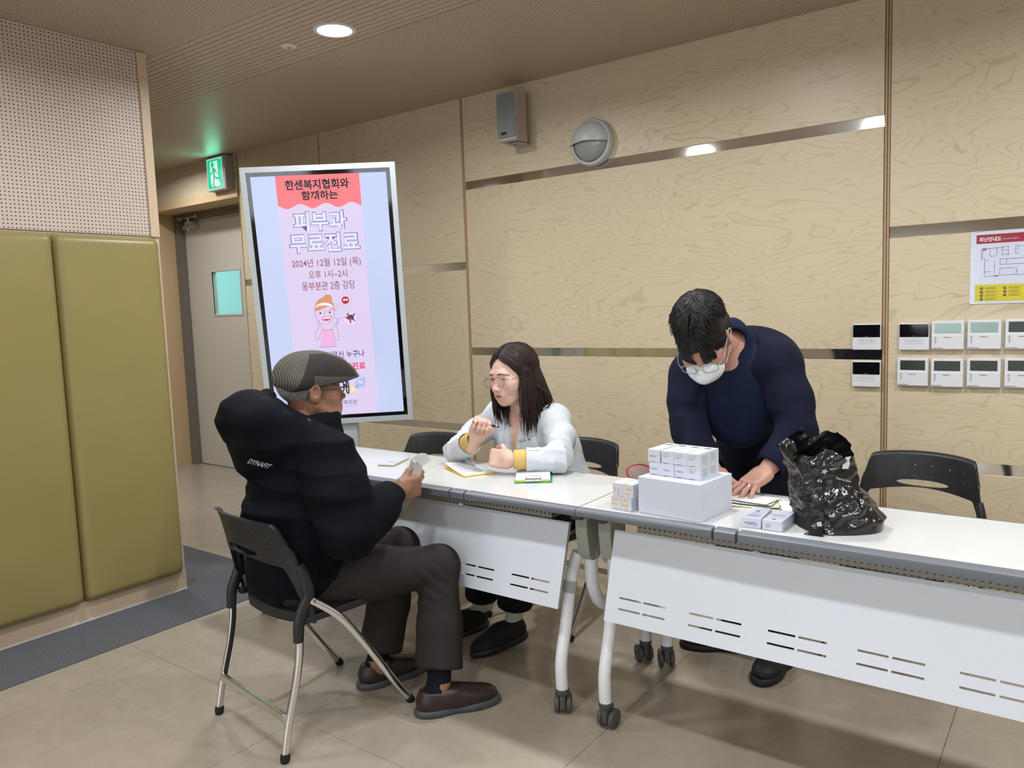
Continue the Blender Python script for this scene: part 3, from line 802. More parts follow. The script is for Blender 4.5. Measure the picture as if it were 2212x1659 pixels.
# ------------------------------------------------------------------ stacking chairs
def make_chair():
    root = thing('folding_chair', (0, 0, 0), 'chair', 'chair')
    def yb(s, z): return -.127 - .22 * (z - .48) - .066 * (1 - s * s)
    NS, NTt = 92, 36
    ztop = lambda s: .748 - .020 * s * s - .075 * smoothstep(.78, 1.0, abs(s)) ** 1.5
    zbot = lambda s: .600 + .012 * math.cos(s * 3.0) - .185 * smoothstep(.76, .985, abs(s))
    J0, J1 = 26, 31
    def zrow(s, j):
        a, b = ztop(s), zbot(s)
        if abs(s) > .375: return a + (b - a) * j / NTt
        hh = .0125 * math.sqrt(max(1 - (s / .372) ** 2, 0)); z0, z1 = .628 + hh, .628 - hh
        if j <= J0: return a + (z0 - a) * j / J0
        if j <= J1: return z0 + (z1 - z0) * (j - J0) / (J1 - J0)
        return z1 + (b - z1) * (j - J1) / (NTt - J1)
    def pt(i, j, d):
        s = -1 + 2 * i / NS; z = zrow(s, j)
        x = (.205 + .022 * smoothstep(.66, .50, z)) * math.sin(s * 1.12) / math.sin(1.12)
        y = yb(s, z)
        lip = .010 * (1 - min(j / NTt / .08, 1)) ** 2
        return Vector((x, y - d - lip, z))
    holes = set()
    for s0 in (-.62, -.37, -.12, .12, .37, .62):
        for zz in (.697, .655):
            i = int((s0 + 1) / 2 * NS); s = -1 + 2 * (i + .5) / NS
            j = min(range(NTt), key=lambda q: abs((zrow(s, q) + zrow(s, q + 1)) / 2 - (zz - .01 * abs(s0)))); holes.add((i, j))
    for i in range(NS):
        s = -1 + 2 * (i + .5) / NS
        for j in range(NTt):
            if abs(s) < .372 and J0 <= j < J1: holes.add((i, j))
    V = []; F = []
    W = NTt + 1; off = (NS + 1) * W
    for d in (0, .011):
        for i in range(NS + 1):
            for j in range(W): V.append(pt(i, j, d))
    solid = lambda i, j: 0 <= i < NS and 0 <= j < NTt and (i, j) not in holes
    for i in range(NS):
        for j in range(NTt):
            if not solid(i, j): continue
            a, b, c, d = i * W + j, (i + 1) * W + j, (i + 1) * W + j + 1, i * W + j + 1
            F.append((a, d, c, b)); F.append((a + off, b + off, c + off, d + off))
            for (p, q), nb in (((a, b), (i, j - 1)), ((b, c), (i + 1, j)), ((c, d), (i, j + 1)), ((d, a), (i - 1, j))):
                if not solid(*nb): F.append((p, q, q + off, p + off))
    o = mesh_obj('backrest', V, F, M_black, root, smooth=True)
    o.data.set_sharp_from_angle(angle=math.radians(50))
    # seat pan
    def seat(u_, v_):
        a = 2 * math.pi * u_; r = v_
        c, s = math.cos(a), math.sin(a); n_ = 3.2
        q = (abs(c) ** n_ + abs(s) ** n_) ** (-1 / n_)
        x = .205 * q * c * r; y = .03 + .205 * q * s * r
        z = .438 - .012 * (1 - r * r) * (1 if y < .1 else .4) - .03 * smoothstep(.15, .24, y) - .012 * smoothstep(.9, 1.0, r) + .008 * smoothstep(-.12, -.18, y)
        return Vector((x, y, z))
    m = MB(); m.grid(lambda u_, v_: seat(u_, max(v_, .001)), 56, 16, closed_u=True)
    m.grid(lambda u_, v_: seat(u_, 1.0) + Vector((0, 0, -.032 * v_)) - Vector(((seat(u_, 1.0).x) * .06 * v_ * v_, 0, 0)), 56, 5, closed_u=True)
    m.grid(lambda u_, v_: seat(u_, max(1 - v_, .001)) * 1.0 + Vector((-(seat(u_, 1.0).x) * .06 * (1 - v_), 0, -.034)), 56, 6, closed_u=True)
    m.build('seat', M_black, root)
    for sx in (-1, 1):
        X = sx * .222
        rear = spline([(X, -.247, .012), (X, -.227, .11), (X, -.190, .245), (X, -.174, .33), (X, -.168, .41), (X, -.150, .455)], 6)
        lg = MB().tube(rear, .0125, 12, flat=((1, 0, 0), .8)).build('rear_leg', M_chrome, root)
        MB().tube([Vector((p.x - sx * .009, p.y - .001, p.z)) for p in rear[7:25]], .0078, 8).build('rubber_insert', M_rubber).parent = lg
        MB().tube([(X, -.2485, .0), (X, -.2465, .012), (X, -.244, .026)], [.0125, .0155, .0145], 12).build('foot_cap', M_rubber).parent = lg
        fr = spline([(X, -.120, .476), (X, -.03, .40), (X, .045, .302), (X, .11, .205), (X, .175, .105), (X, .238, .015)], 6)
        lg = MB().tube(fr, .0135, 12, flat=((1, 0, 0), .8)).build('front_leg', M_chrome, root)
        MB().tube([(X, .247, .0), (X, .241, .010), (X, .233, .023)], [.0125, .0155, .0145], 12).build('foot_cap', M_rubber).parent = lg
        # moulded upright joining the back to the pivot
        up = spline([(X, -.176, .36), (X, -.170, .42), (X, -.150, .465), (X * 1.02, -.133, .50), (X * .995, -.139, .55), (X * .945, -.150, .595)], 5)
        MB().tube(up, [.0165 + .004 * math.sin(math.pi * k / (len(up) - 1)) for k in range(len(up))], 12, flat=((1, 0, 0), .75)).build('back_upright', M_black, root)
        R = Matrix.Translation((X + sx * .012, -.127, .481)) @ Matrix.Rotation(sx * math.pi / 2, 4, 'Y')
        MB().lathe([(0, 0), (.0105, 0), (.0105, .004), (.008, .006), (0, .006)], 16, R).build('pivot_bolt', M_chrome_hi, root)
        MB().box((min(X, X - sx * .03), -.15, .405), (max(X, X - sx * .03), .14, .428), bevel=.004).build('seat_bracket', M_black, root)
    MB().box((-.215, -.2385, .118), (.215, -.2225, .146), bevel=.004).build('rear_stretcher', M_chrome, root)
    return root
chair = make_chair()
chair.location = (-2.139, 1.652, 0); chair.rotation_euler = (0, 0, math.radians(-7.6))
tag(chair, 'black folding chair with chrome legs that the man in the cap sits on', 'chair', 'black folding chairs')
for x, y, rz, lb in ((-2.60, 2.66, 180 + 4, 'empty black folding chair behind the white table, nearest the display'),
                     (-1.885, 2.83, 180 - 3, 'black folding chair the woman in the white coat sits on'),
                     (-.535, 3.11, 180 - 5, 'empty black folding chair to the right of the black plastic bag')):
    c = copy_tree(chair); c.location = (x, y, 0); c.rotation_euler = (0, 0, math.radians(rz)); c['label'] = lb
# ------------------------------------------------------------------ things on the wall
def wall_flat(polys, name, mat, parent, y, thick=.0004):
    vs = []; fs = []
    for P in polys:
        n = len(vs); vs += [Vector((x, y, z)) for x, z in P]; fs.append(tuple(range(n, n + len(P))))
    o = mesh_obj(name, vs, fs, mat); keep(o, parent); return o
def rect(x0, x1, z0, z1): return [(x0, z0), (x1, z0), (x1, z1), (x0, z1)]
def wall_text(body, x0, x1, z0, z1, mat, parent, y, bold=.01, name='lettering'):
    pts, fs = letter_points(body, x0, x1, z0, z1, bold)
    o = mesh_obj(name, [Vector((x, y, z)) for x, z in pts], fs, mat); keep(o, parent); return o
def disc(x, z, r, n=20, ry=None): return [(x + r * math.cos(2 * math.pi * k / n), z + (ry or r) * math.sin(2 * math.pi * k / n)) for k in range(n)]

# exit sign
ys_ = WY - .075
a = on_y(444, 349, ys_); b = on_y(490, 411, ys_)
ex0, ex1, ez1 = a.x, a.x + .255, CZ - .006; ez0 = ez1 - .262
t = thing('exit_sign', ((ex0 + ex1) / 2, WY, ez0), 'green lit running-man exit sign above the door', 'exit sign')
MB().box((ex0, ys_, ez0), (ex1, WY - .0005, ez1), bevel=.006).build('case', M_plastic_grey, t, world=True)
gx0, gx1, gz0, gz1 = ex0 + .018, ex1 - .042, ez0 + .018, ez1 - .02
wall_flat([rect(gx0 - .006, gx1 + .006, gz0 - .006, gz1 + .006)], 'light_panel', glow('exit_white', (.72, 1.0, .93), 1.15), t, ys_ - .0006)
wall_flat([rect(gx0, gx1, gz0, gz1)], 'green_face', glow('exit_green', (.0, .78, .36), 1.1), t, ys_ - .0010)
W_, H_ = gx1 - gx0, gz1 - gz0
g_ = lambda pts: [(gx0 + u_ * W_, gz0 + v_ * H_) for u_, v_ in pts]
wall_flat([g_([(.2, .92), (.72, .93), (.72, .3), (.86, .13), (.86, .05), (.30, .05), (.2, .2)])], 'doorway', glow('exit_white2', (.78, 1.0, .95), 1.2), t, ys_ - .0014)
gm = glow('exit_green2', (.0, .70, .34), 1.0)
hx, hz = gx0 + .37 * W_, gz0 + .82 * H_
man = [disc(hx, hz, .018, 18, .022), g_([(.36, .72), (.52, .70), (.62, .58), (.66, .48), (.61, .47), (.55, .56), (.50, .60), (.52, .42), (.66, .36), (.80, .36), (.80, .29), (.60, .29), (.50, .38), (.44, .24), (.42, .10), (.54, .05), (.50, .02), (.36, .07), (.34, .12), (.38, .28), (.40, .44), (.40, .58), (.30, .48), (.2, .5), (.2, .55), (.30, .55)])]
for P in man: wall_flat([P], 'running_figure', gm, t, ys_ - .0018)
ld = bpy.data.lights.new('exit_sign_glow', 'AREA'); ld.shape = 'RECTANGLE'; ld.size = .18; ld.size_y = .2; ld.energy = .9; ld.color = (.2, 1.0, .62)
lo = bpy.data.objects.new('exit_sign_glow', ld); lo.location = ((gx0 + gx1) / 2, ys_ - .004, (gz0 + gz1) / 2); lo.rotation_euler = (math.radians(-90), 0, 0); COL.objects.link(lo); keep(lo, t)
lo.rotation_euler = (math.radians(-90), 0, 0)

# loudspeaker
sx0, sx1, sy0, sy1, sz0, sz1 = -2.715, -2.588, 3.575, 3.69, 2.288, 2.562
t = thing('wall_speaker', (-2.65, WY, sz0), 'small grey box loudspeaker mounted high on the wooden wall', 'speaker')
MB().box((sx0, sy0 + .004, sz0), (sx1, sy1, sz1), bevel=.006).build('cabinet', M_speaker_body, t, world=True)
MB().box((sx0 + .003, sy0 - .003, sz0 + .018), (sx1 - .003, sy0 + .0038, sz1 - .016), bevel=.003).build('grille', M_grille, t, world=True)
o = MB().box((sx0 + .028, sy0 - .0045, sz0 + .034), (sx0 + .068, sy0 - .0032, sz0 + .048)).build('name_plate', M_black, t, world=True)
MB().box((-2.67, sy1, sz0 + .03), (-2.62, WY - .0005, sz0 + .22)).box((-2.69, sy0 + .05, sz0 - .012), (-2.60, WY - .0005, sz0 - .004)).box((-2.655, sy0 + .06, sz0 - .012), (-2.635, sy0 + .08, sz0)).build('bracket', M_plastic_grey, t, world=True)

# round bulkhead lamp with a hood
lc = on_y(1272, 306, WY - .06); R_ = .121
t = thing('bulkhead_lamp', (lc.x, WY, lc.z), 'round grey bulkhead lamp with hooded upper half on the wall', 'wall lamp')
RX = Matrix.Translation((lc.x, WY - .001, lc.z)) @ Matrix.Rotation(math.pi / 2, 4, 'X')
MB().lathe([(0, 0), (R_, 0), (R_ + .002, .01), (R_ + .002, .034), (R_ - .004, .045), (R_ - .016, .047), (R_ - .016, .03), (0, .03)], 48, RX).build('ring_base', plain('lamp_grey', srgb(186, 190, 190), .4), t, world=True)
def dome(a0, a1, rad, hgt, base, name, mat, nn=30):
    m = MB()
    def fn(u_, v_):
        th = math.radians(a0 + (a1 - a0) * u_); ph = v_ * math.pi / 2
        r = rad * math.cos(ph); y = base + hgt * math.sin(ph)
        return Vector((lc.x + r * math.cos(th), WY - .001 - y, lc.z + r * math.sin(th)))
    m.grid(fn, nn, 12)
    return m.build(name, mat, t, world=True)
dome(0, 360, R_ - .018, .062, .030, 'glass_dome', plain('prismatic_glass', srgb(150, 154, 152), .12, bump=.5, bscale=140))
dome(-4, 184, R_ - .010, .074, .036, 'hood', plain('hood_grey', srgb(188, 193, 196), .38))
for s_ in (-1, 1):
    MB().tube([(lc.x + s_ * (R_ - .002), WY - .045, lc.z - .004), (lc.x + s_ * (R_ + .006), WY - .045, lc.z - .004)], .005, 8).build('screw', M_chrome, t, world=True)

# wired controllers
M_lcd = plain('lcd_dark', srgb(52, 60, 52), .25); M_lcd_reflect = plain('lcd_painted_reflection', srgb(150, 176, 172), .12); M_film = M_chrome_hi  # paler LCD colour paints a reflection onto some of the screens
def controller(x, z, label, lit):
    s = .121; h = .121; d = .019
    t = thing('air_controller', (x + s / 2, WY, z - h), label, 'controller', 'white wired controllers on the wall')
    y = WY - d
    MB().box((x, y, z - h), (x + s, WY - .0005, z), bevel=.003).build('case', M_plastic, t, world=True)
    MB().box((x + .012, y - .0012, z - .052), (x + s - .012, y + .001, z - .010), bevel=.001).build('screen_window', M_lcd_reflect if lit else M_lcd, t, world=True)
    MB().box((x + .001, y - .003, z - h + .002), (x + s - .001, y + .001, z - .058), bevel=.0015).build('flap', M_plastic, t, world=True)
    wall_text('SAMSUNG', x + .046, x + .074, z - .0715, z - .0675, M_ink, t, y - .0033, .03)
    for k in range(3): wall_flat([disc(x + .016, z - .070 - k * .010, .004, 10)], 'key_mark', M_ink_pale, t, y - .0032)
    wall_flat([rect(x + .004, x + .044, z - .1155, z - .1135)], 'flap_slot', M_ink, t, y - .0033)
    return t
def intercom(x, z, label):
    wd, h, d = .118, .114, .020
    t = thing('intercom_panel', (x + wd / 2, WY, z - h), label, 'control panel', 'black and white wall panels'); y = WY - d
    MB().box((x, y, z - h), (x + wd, WY - .0005, z), bevel=.003).build('case', M_plastic, t, world=True)
    MB().box((x + .003, y - .001, z - .058), (x + wd - .003, y + .001, z - .003)).build('black_screen', M_glass_black, t, world=True)
    wall_flat([rect(x + wd / 2 - .006, x + wd / 2 + .006, z - .0545, z - .0535)], 'logo_mark', M_ink_pale, t, y - .0013)
    for i in range(4):
        for j in range(2):
            kx, kz = x + .022 + i * .0185, z - .075 - j * .0135
            P = [rect(kx, kx + .0175, kz, kz + .0005), rect(kx, kx + .0175, kz + .0125, kz + .013), rect(kx, kx + .0005, kz, kz + .013), rect(kx + .017, kx + .0175, kz, kz + .013), rect(kx + .005, kx + .012, kz + .004, kz + .005)]
            o = wall_flat(P, 'key', M_ink_pale, t, y - .0004); o['kind'] = 'stuff'
    return t
intercom(-.866, 1.237, 'black-screened white panel above the steel strip, left of the wall joint')
intercom(-.866, 1.071, 'black-screened white panel below the steel strip, left of the wall joint')
intercom(-.676, 1.237, 'black-screened white panel at the start of the upper controller row')
for k, (x, z, lit, lb) in enumerate([(-.550, 1.246, 1, 'white controller with painted screen reflection next to the black-screened panel, upper row'), (-.418, 1.248, 1, 'white controller with painted screen reflection, third in the upper row'),
        (-.285, 1.249, 0, 'white controller with dark screen cut by the picture edge, upper row'), (-.681, 1.088, 0, 'white controller with dark screen, first in the lower row'), (-.550, 1.087, 0, 'white controller second in the lower row'),
        (-.417, 1.090, 0, 'white controller third in the lower row'), (-.284, 1.092, 0, 'white controller cut by the picture edge, lower row')]):
    controller(x, z, lb, lit)

# evacuation plan
px0, px1, pz0, pz1 = -.414, .006, 1.313, 1.607
t = thing('evacuation_plan', ((px0 + px1) / 2, WY, pz0), 'laminated Korean evacuation plan with red header and yellow footer', 'poster')
MB().box((px0, WY - .003, pz0), (px1, WY - .0005, pz1)).build('laminate_sheet', plain('laminate', srgb(206, 212, 230), .12), t, world=True)
yy = WY - .0034
wall_flat([rect(px0 + .020, px1 - .02, pz1 - .050, pz1 - .014)], 'red_header', plain('poster_red', srgb(150, 14, 38), .3), t, yy)
wall_text('피난안내도', px0 + .030, px0 + .107, pz1 - .043, pz1 - .024, M_paper, t, yy - .0004, .03)
wall_text('Evacuation Diagram', px0 + .112, px0 + .165, pz1 - .039, pz1 - .032, M_paper, t, yy - .0004, 0)
wall_flat([rect(px0 + .018, px1 - .018, pz0 + .010, pz0 + .078)], 'yellow_footer', plain('poster_yellow', srgb(206, 190, 14), .3), t, yy)
PL = M_ink
def lines(segs, wd=.0011):
    out = []
    for x0, z0, x1, z1 in segs:
        if abs(z1 - z0) < abs(x1 - x0): out.append(rect(min(x0, x1), max(x0, x1), z0 - wd / 2, z0 + wd / 2))
        else: out.append(rect(x0 - wd / 2, x0 + wd / 2, min(z0, z1), max(z0, z1)))
    return out
def pp(u_, v_): return px0 + u_ * .0001, pz1 - v_ * .0001      # tenths of a millimetre
segs = []
for (u0, v0, u1, v1) in [(380, 700, 1150, 700), (380, 700, 380, 1150), (430, 700, 430, 1150), (690, 700, 690, 1020), (690, 1020, 880, 1020), (920, 660, 920, 980), (1100, 660, 1100, 990), (1100, 660, 1310, 660), (1310, 660, 1310, 980), (1100, 980, 1310, 980), (1100, 800, 1310, 800),
        (1560, 660, 1560, 960), (1560, 960, 1700, 960), (1560, 660, 1700, 660), (1640, 660, 1640, 860), (500, 1080, 500, 1830), (500, 1180, 660, 1180), (850, 1240, 850, 1720), (1040, 1150, 1040, 1370), (1040, 1150, 2300, 1150), (1040, 1370, 2300, 1370), (1260, 1150, 1260, 1370),
        (1040, 1520, 1040, 1800), (1040, 1520, 1560, 1520), (1600, 1520, 1600, 1800), (500, 1830, 900, 1830), (1040, 1800, 2300, 1800), (500, 1640, 740, 1640), (1750, 660, 2300, 660), (2300, 660, 2300, 1800), (1900, 660, 1900, 960)]:
    a = pp(u0, v0); b = pp(u1, v1); segs.append((a[0], a[1], b[0], b[1]))
o = wall_flat(lines(segs), 'floor_plan_lines', PL, t, yy - .0004); o['kind'] = 'stuff'
for u0, v0, u1, v1 in ((440, 710, 560, 770), (840, 1800, 1000, 1840), (1620, 1640, 1660, 1670), (1310, 960, 1350, 990)):
    a = pp(u0, v0); b = pp(u1, v1); wall_flat([rect(a[0], b[0], b[1], a[1])], 'red_mark', M_ink_red, t, yy - .0006)
for cx_, n_ in ((px0 + .042, 4), (px0 + .123, 3), (px0 + .22, 4), (px0 + .31, 3)):
    for k in range(n_):
        zz = pz0 + .063 - k * .0145
        wall_flat([disc(cx_, zz, .0058, 16)], 'pictogram', M_ink, t, yy - .0006); wall_flat([disc(cx_ + .001, zz + .001, .002, 8)], 'pictogram_figure', M_paper, t, yy - .0009)
        o = wall_flat([rect(cx_ + .013, cx_ + .013 + .040 - .006 * (j % 2), zz + .003 - j * .0035, zz + .0038 - j * .0035) for j in range(3)], 'caption_lines', M_ink, t, yy - .0006); o['kind'] = 'stuff'
MB().box((px0 + .012, yy - .002, pz1 - .001), (px0 + .03, WY - .001, pz1 + .001)).build('tape', M_plastic, t, world=True)

# ------------------------------------------------------------------ things on the tables
def rz_matrix(x, y, z, ang): return Matrix.Translation((x, y, z)) @ Matrix.Rotation(ang, 4, 'Z')
def face_marks(parent, Mx, items):
    """items: (name, mat, list of polys in local (x,z) on the front face y=0)"""
    for name, mat, polys in items:
        vs = []; fs = []
        for P in polys:
            n = len(vs); vs += [Mx @ Vector(p) for p in P]; fs.append(tuple(range(n, n + len(P))))
        o = mesh_obj(name, vs, fs, mat); keep(o, parent)
        if len(polys) > 1: o['kind'] = 'stuff'
def fr(x0, x1, z0, z1, y=-.0004): return [(x0, y, z0), (x1, y, z0), (x1, y, z1), (x0, y, z1)]
def carton(name, Mx, w_, d_, h_, mat, label, cat, group=None):
    t = thing(name, Mx @ Vector((w_ / 2, d_ / 2, 0)), label, cat, group)
    m = MB(); m.box((0, 0, 0), (w_, d_, h_), Mx, bevel=.0007); m.build('carton_body', mat, t, world=True)
    return t
# big white carton
Mx = rz_matrix(-1.091, 2.079, TZ + .0005, math.radians(-6.0))
t = carton('white_carton', Mx, .208, .193, .1085, M_card, 'large plain white carton carrying the stack of small green-edged boxes', 'box')
MB().box((.0006, .001, .1086), (.2074, .192, .1096), Mx).build('lid_flap', M_card, t, world=True)
# eight small white boxes with a green edge
def ink_text(parent, Mx, body, x0, x1, z0, z1, mat, flip=False, y=-.0005, bold=.01):
    pts, fs = letter_points(body, x0, x1, z0, z1, bold)
    if flip: pts = [(x0 + x1 - x, z0 + z1 - z) for x, z in pts]
    o = mesh_obj('lettering', [Mx @ Vector((x, y, z)) for x, z in pts], fs, mat); keep(o, parent)
bw, bd, bh = .0422, .119, .0382
for lay in range(2):
    for k in range(4):
        j = random.Random(lay * 10 + k)
        Mx = rz_matrix(-1.077 + k * (bw + .0009) + (.004 if lay else 0) * (k < 1) * -1, 2.126 - k * .0038 + j.uniform(-.002, .002), TZ + .1105 + lay * (bh + .0004), math.radians(-4.6 + j.uniform(-.6, .6)))
        names = ['leftmost', 'second from left', 'third from left', 'rightmost']
        t = carton('medicine_box', Mx, bw, bd, bh, M_card, '%s small white medicine box in the %s layer on the big carton' % (names[k], 'upper' if lay else 'lower'), 'box', 'small white medicine boxes on the carton')
        if lay or k == 3:
            face_marks(t, Mx, [('green_edge', M_ink_green, [[(bw - .003, .004, bh + .0003), (bw + .0003, .004, bh + .0003), (bw + .0003, bd, bh + .0003), (bw - .003, bd, bh + .0003)]])])
        codes = (lay and k > 0) or k == 3
        if codes:
            face_marks(t, Mx, [('print_lines', M_ink_pale, [fr(.006 + .013 * i, .016 + .013 * i, bh * f_, bh * f_ + .0009) for i in range(2) for f_ in (.80, .70)] + [fr(.006, .024, bh * f_, bh * f_ + .0006) for f_ in (.60, .55, .50)])])
        else:
            ink_text(t, Mx, 'Noblik E', .006, .029, bh * .40, bh * .54, M_ink_pale, bold=.03)
        face_marks(t, Mx, [('tuck_slot', M_ink, [fr(.007, .024, .0003, .0013)])])
        if k == 3:
            side = [[(bw + .0004, .014 + c * .05, bh * .2 + r_ * .0042), (bw + .0004, .05 + c * .05 - .006 * (r_ % 2), bh * .2 + r_ * .0042), (bw + .0004, .05 + c * .05 - .006 * (r_ % 2), bh * .2 + r_ * .0042 + .0014), (bw + .0004, .014 + c * .05, bh * .2 + r_ * .0042 + .0014)] for c in range(2) for r_ in range(6)]
            face_marks(t, Mx, [('side_print', M_ink_pale, side)])
        if lay: face_marks(t, Mx, [('top_print', M_ink, [[(.008 + .006 * i, bd - .03, bh + .0004), (.012 + .006 * i, bd - .03, bh + .0004), (.012 + .006 * i, bd - .016, bh + .0004), (.008 + .006 * i, bd - .016, bh + .0004)] for i in range(4)])])
# four small orange-printed boxes
ow, od, oh = .0365, .076, .0405
for lay in range(2):
    for k in range(2):
        turned = lay == 1 and k == 0
        Mx = rz_matrix(-1.185 + k * (ow + .001) + lay * .004, 2.077 - k * .004 + lay * .004, TZ + .0005 + lay * (oh + .0004), math.radians(-5 + lay * 1.5 - k))
        t = carton('ointment_box', Mx, ow, od, oh, M_card, 'small white box with orange print, %s %s beside the big carton' % ('upper' if lay else 'lower', 'right' if k else 'left'), 'box', 'small orange-printed boxes')
        OI = M_ink_orange
        if turned:
            face_marks(t, Mx, [('orange_band', OI, [fr(.019, .024, .003, .026)]), ('orange_print', M_ink_orange, [fr(.007 + .003 * i, .0085 + .003 * i, .012, .028) for i in range(2)])])
        elif lay:
            face_marks(t, Mx, [('orange_band', OI, [fr(.013, .034, .022, .028)]), ('orange_print', OI, [fr(.010 + .005 * i, .0135 + .005 * i, .008, .013) for i in range(4)]), ('orange_corner', OI, [[(.002, .002, oh + .0004), (.020, .002, oh + .0004), (.014, .010, oh + .0004), (.002, .012, oh + .0004)]])])
        else:
            face_marks(t, Mx, [('orange_band', OI, [fr(.003, .026, .013, .019)]), ('orange_print', OI, [fr(.009 + .005 * i, .0125 + .005 * i, .028, .033) for i in range(4)]), ('grey_print', M_ink_pale, [fr(.015, .021, .004, .0065)]), ('orange_top_edge', OI, [fr(.001, ow - .001, oh - .002, oh - .0004)])])
        if k: face_marks(t, Mx, [('side_print', M_ink_pale, [[(ow + .0004, .010 + .018 * c, .008), (ow + .0004, .014 + .018 * c, .008), (ow + .0004, .014 + .018 * c, .034), (ow + .0004, .010 + .018 * c, .034)] for c in range(3)])])
# two flat cream cartons
for k, (x, y, an, lb) in enumerate(((-.772, 2.079, 4.5, 'flat white cream box whose end reads Topiderm upside down'), (-.7135, 2.080, .5, 'flat white cream box with blue print nearest the black bag'))):
    Mx = rz_matrix(x, y, TZ + .0005, math.radians(an)); cw, cd, ch = .0535, .1205, .0275
    t = carton('cream_box', Mx, cw, cd, ch, M_card, lb, 'box', 'flat cream boxes')
    Mt = Mx @ Matrix(((1, 0, 0, 0), (0, 0, 1, 0), (0, 1, 0, ch), (0, 0, 0, 1)))      # top face: local z -> depth
    if k == 0:
        ink_text(t, Mx, 'Topiderm', .009, .045, .0095, .0175, M_ink_blue, True, bold=.02)
        arc = [(.011 + .032 * i / 12, .0045 + .004 * math.sin(math.pi * i / 12)) for i in range(13)]
        face_marks(t, Mx, [('red_arc', M_ink_red, [[(a_[0], -.0004, a_[1]), (b_[0], -.0004, b_[1]), (b_[0], -.0004, b_[1] + .0012), (a_[0], -.0004, a_[1] + .0012)] for a_, b_ in zip(arc[:7], arc[1:8])]),
                           ('blue_arc', M_ink_blue, [[(a_[0], -.0004, a_[1]), (b_[0], -.0004, b_[1]), (b_[0], -.0004, b_[1] + .0009), (a_[0], -.0004, a_[1] + .0009)] for a_, b_ in zip(arc[7:12], arc[8:13])])])
    else:
        face_marks(t, Mx, [('grey_print', M_ink_pale, [fr(.010, .022, .008 + i * .0022, .0088 + i * .0022) for i in range(5)])])
    oo = [0.030, .052] if k == 0 else [.062, .04]
    tp = [('blue_line', M_ink_blue, [[(.008, oo[0], ch + .0004), (.046, oo[0], ch + .0004), (.046, oo[0] + .004, ch + .0004), (.008, oo[0] + .004, ch + .0004)]]),
          ('grey_lines', M_ink_pale, [[(.014, oo[1] + i * .009, ch + .0004), (.040, oo[1] + i * .009, ch + .0004), (.040, oo[1] + i * .009 + .0012, ch + .0004), (.014, oo[1] + i * .009 + .0012, ch + .0004)] for i in range(2)]),
          ('blue_oval', M_ink_blue, [[(.026 + .006 * math.cos(a_ * .3927), (.08 if k == 0 else .02) + .005 * math.sin(a_ * .3927), ch + .0005) for a_ in range(16)]])]
    if k == 0: tp.append(('red_line', M_ink_red, [[(.016, .022, ch + .0004), (.038, .022, ch + .0004), (.038, .0245, ch + .0004), (.016, .0245, ch + .0004)]]))
    face_marks(t, Mx, tp)

# open pouch with a red rim
pc = Vector((-1.232, 2.352, TZ))
t = thing('open_pouch', pc, 'small flowered fabric pouch with a red rim standing open behind the boxes', 'pouch')
tf = NT('flower_fabric'); g = tf.n('ShaderNodeTexCoord').outputs['Object']
vo = tf.n('ShaderNodeTexVoronoi', i_Scale=75.0); tf.l(g, vo.inputs['Vector'])
sel = tf.math('LESS_THAN', vo.outputs['Distance'], .26)
spx = tf.n('ShaderNodeSeparateXYZ'); tf.l(vo.outputs['Color'], spx.inputs[0])
tf.l(tf.mix(sel, srgb(238, 236, 228), tf.mix(tf.math('GREATER_THAN', spx.outputs[0], .6), srgb(96, 120, 96), srgb(206, 70, 70))), tf.b.inputs['Base Color']); tf.b.inputs['Roughness'].default_value = .85
def pouch(u_, v_, k=1.0):
    a = 2 * math.pi * u_; c, s = math.cos(a), math.sin(a)
    rx = (.030 + .016 * v_) * k; ry = (.012 + .028 * v_ * (1 - .55 * max(c, 0))) * k
    top = .062 + .012 * s - .016 * max(-s, 0) * abs(s) + .006 * c
    return pc + Vector((rx * c * .9, 0, 0)) * 1.0 + Matrix.Rotation(.35, 3, 'Z') @ Vector((rx * c * .1, ry * s, 0)) + Vector((0, 0, .001 + top * v_))
m = MB(); m.grid(lambda u_, v_: pouch(u_, v_), 40, 10, closed_u=True); m.build('outer_fabric', tf.m, t, world=True, normals=False)
m = MB(); m.grid(lambda u_, v_: pouch(u_, 1 - v_, .94), 40, 10, closed_u=True); m.build('lining', plain('pouch_lining', srgb(150, 132, 122), .9), t, world=True, normals=False)
m = MB(); m.tube([pouch(k / 40, 1.0) for k in range(41)], .0032, 8, cap=False); m.build('red_rim', plain('red_binding', srgb(150, 16, 38), .7), t, world=True)

# phone
Mx = rz_matrix(-2.349, 2.197, TZ + .0005, math.radians(20.0))
t = thing('smartphone', Mx @ Vector((.037, .075, 0)), 'white smartphone in a clear case lying face down on the table', 'phone')
MB().box((0, 0, 0), (.0745, .150, .010), Mx, bevel=.003).build('phone_body', M_white, t, world=True)
MB().box((-.0008, -.0008, .0012), (.0753, .1508, .0085), Mx, bevel=.003).build('case_edge', plain('clear_case', srgb(196, 190, 168), .2), t, world=True)
o = MB().box((.040, .008, .010), (.070, .040, .0118), Mx, bevel=.0009).build('camera_island', M_plastic, t, world=True)
for cx_, cy_ in ((.048, .016), (.048, .031), (.062, .024)):
    c_ = MB().lathe([(0, 0), (.0055, 0), (.0055, .0014), (0, .0014)], 16, Mx @ Matrix.Translation((cx_, cy_, .0119))).build('camera_lens', M_chrome); c_.parent = o

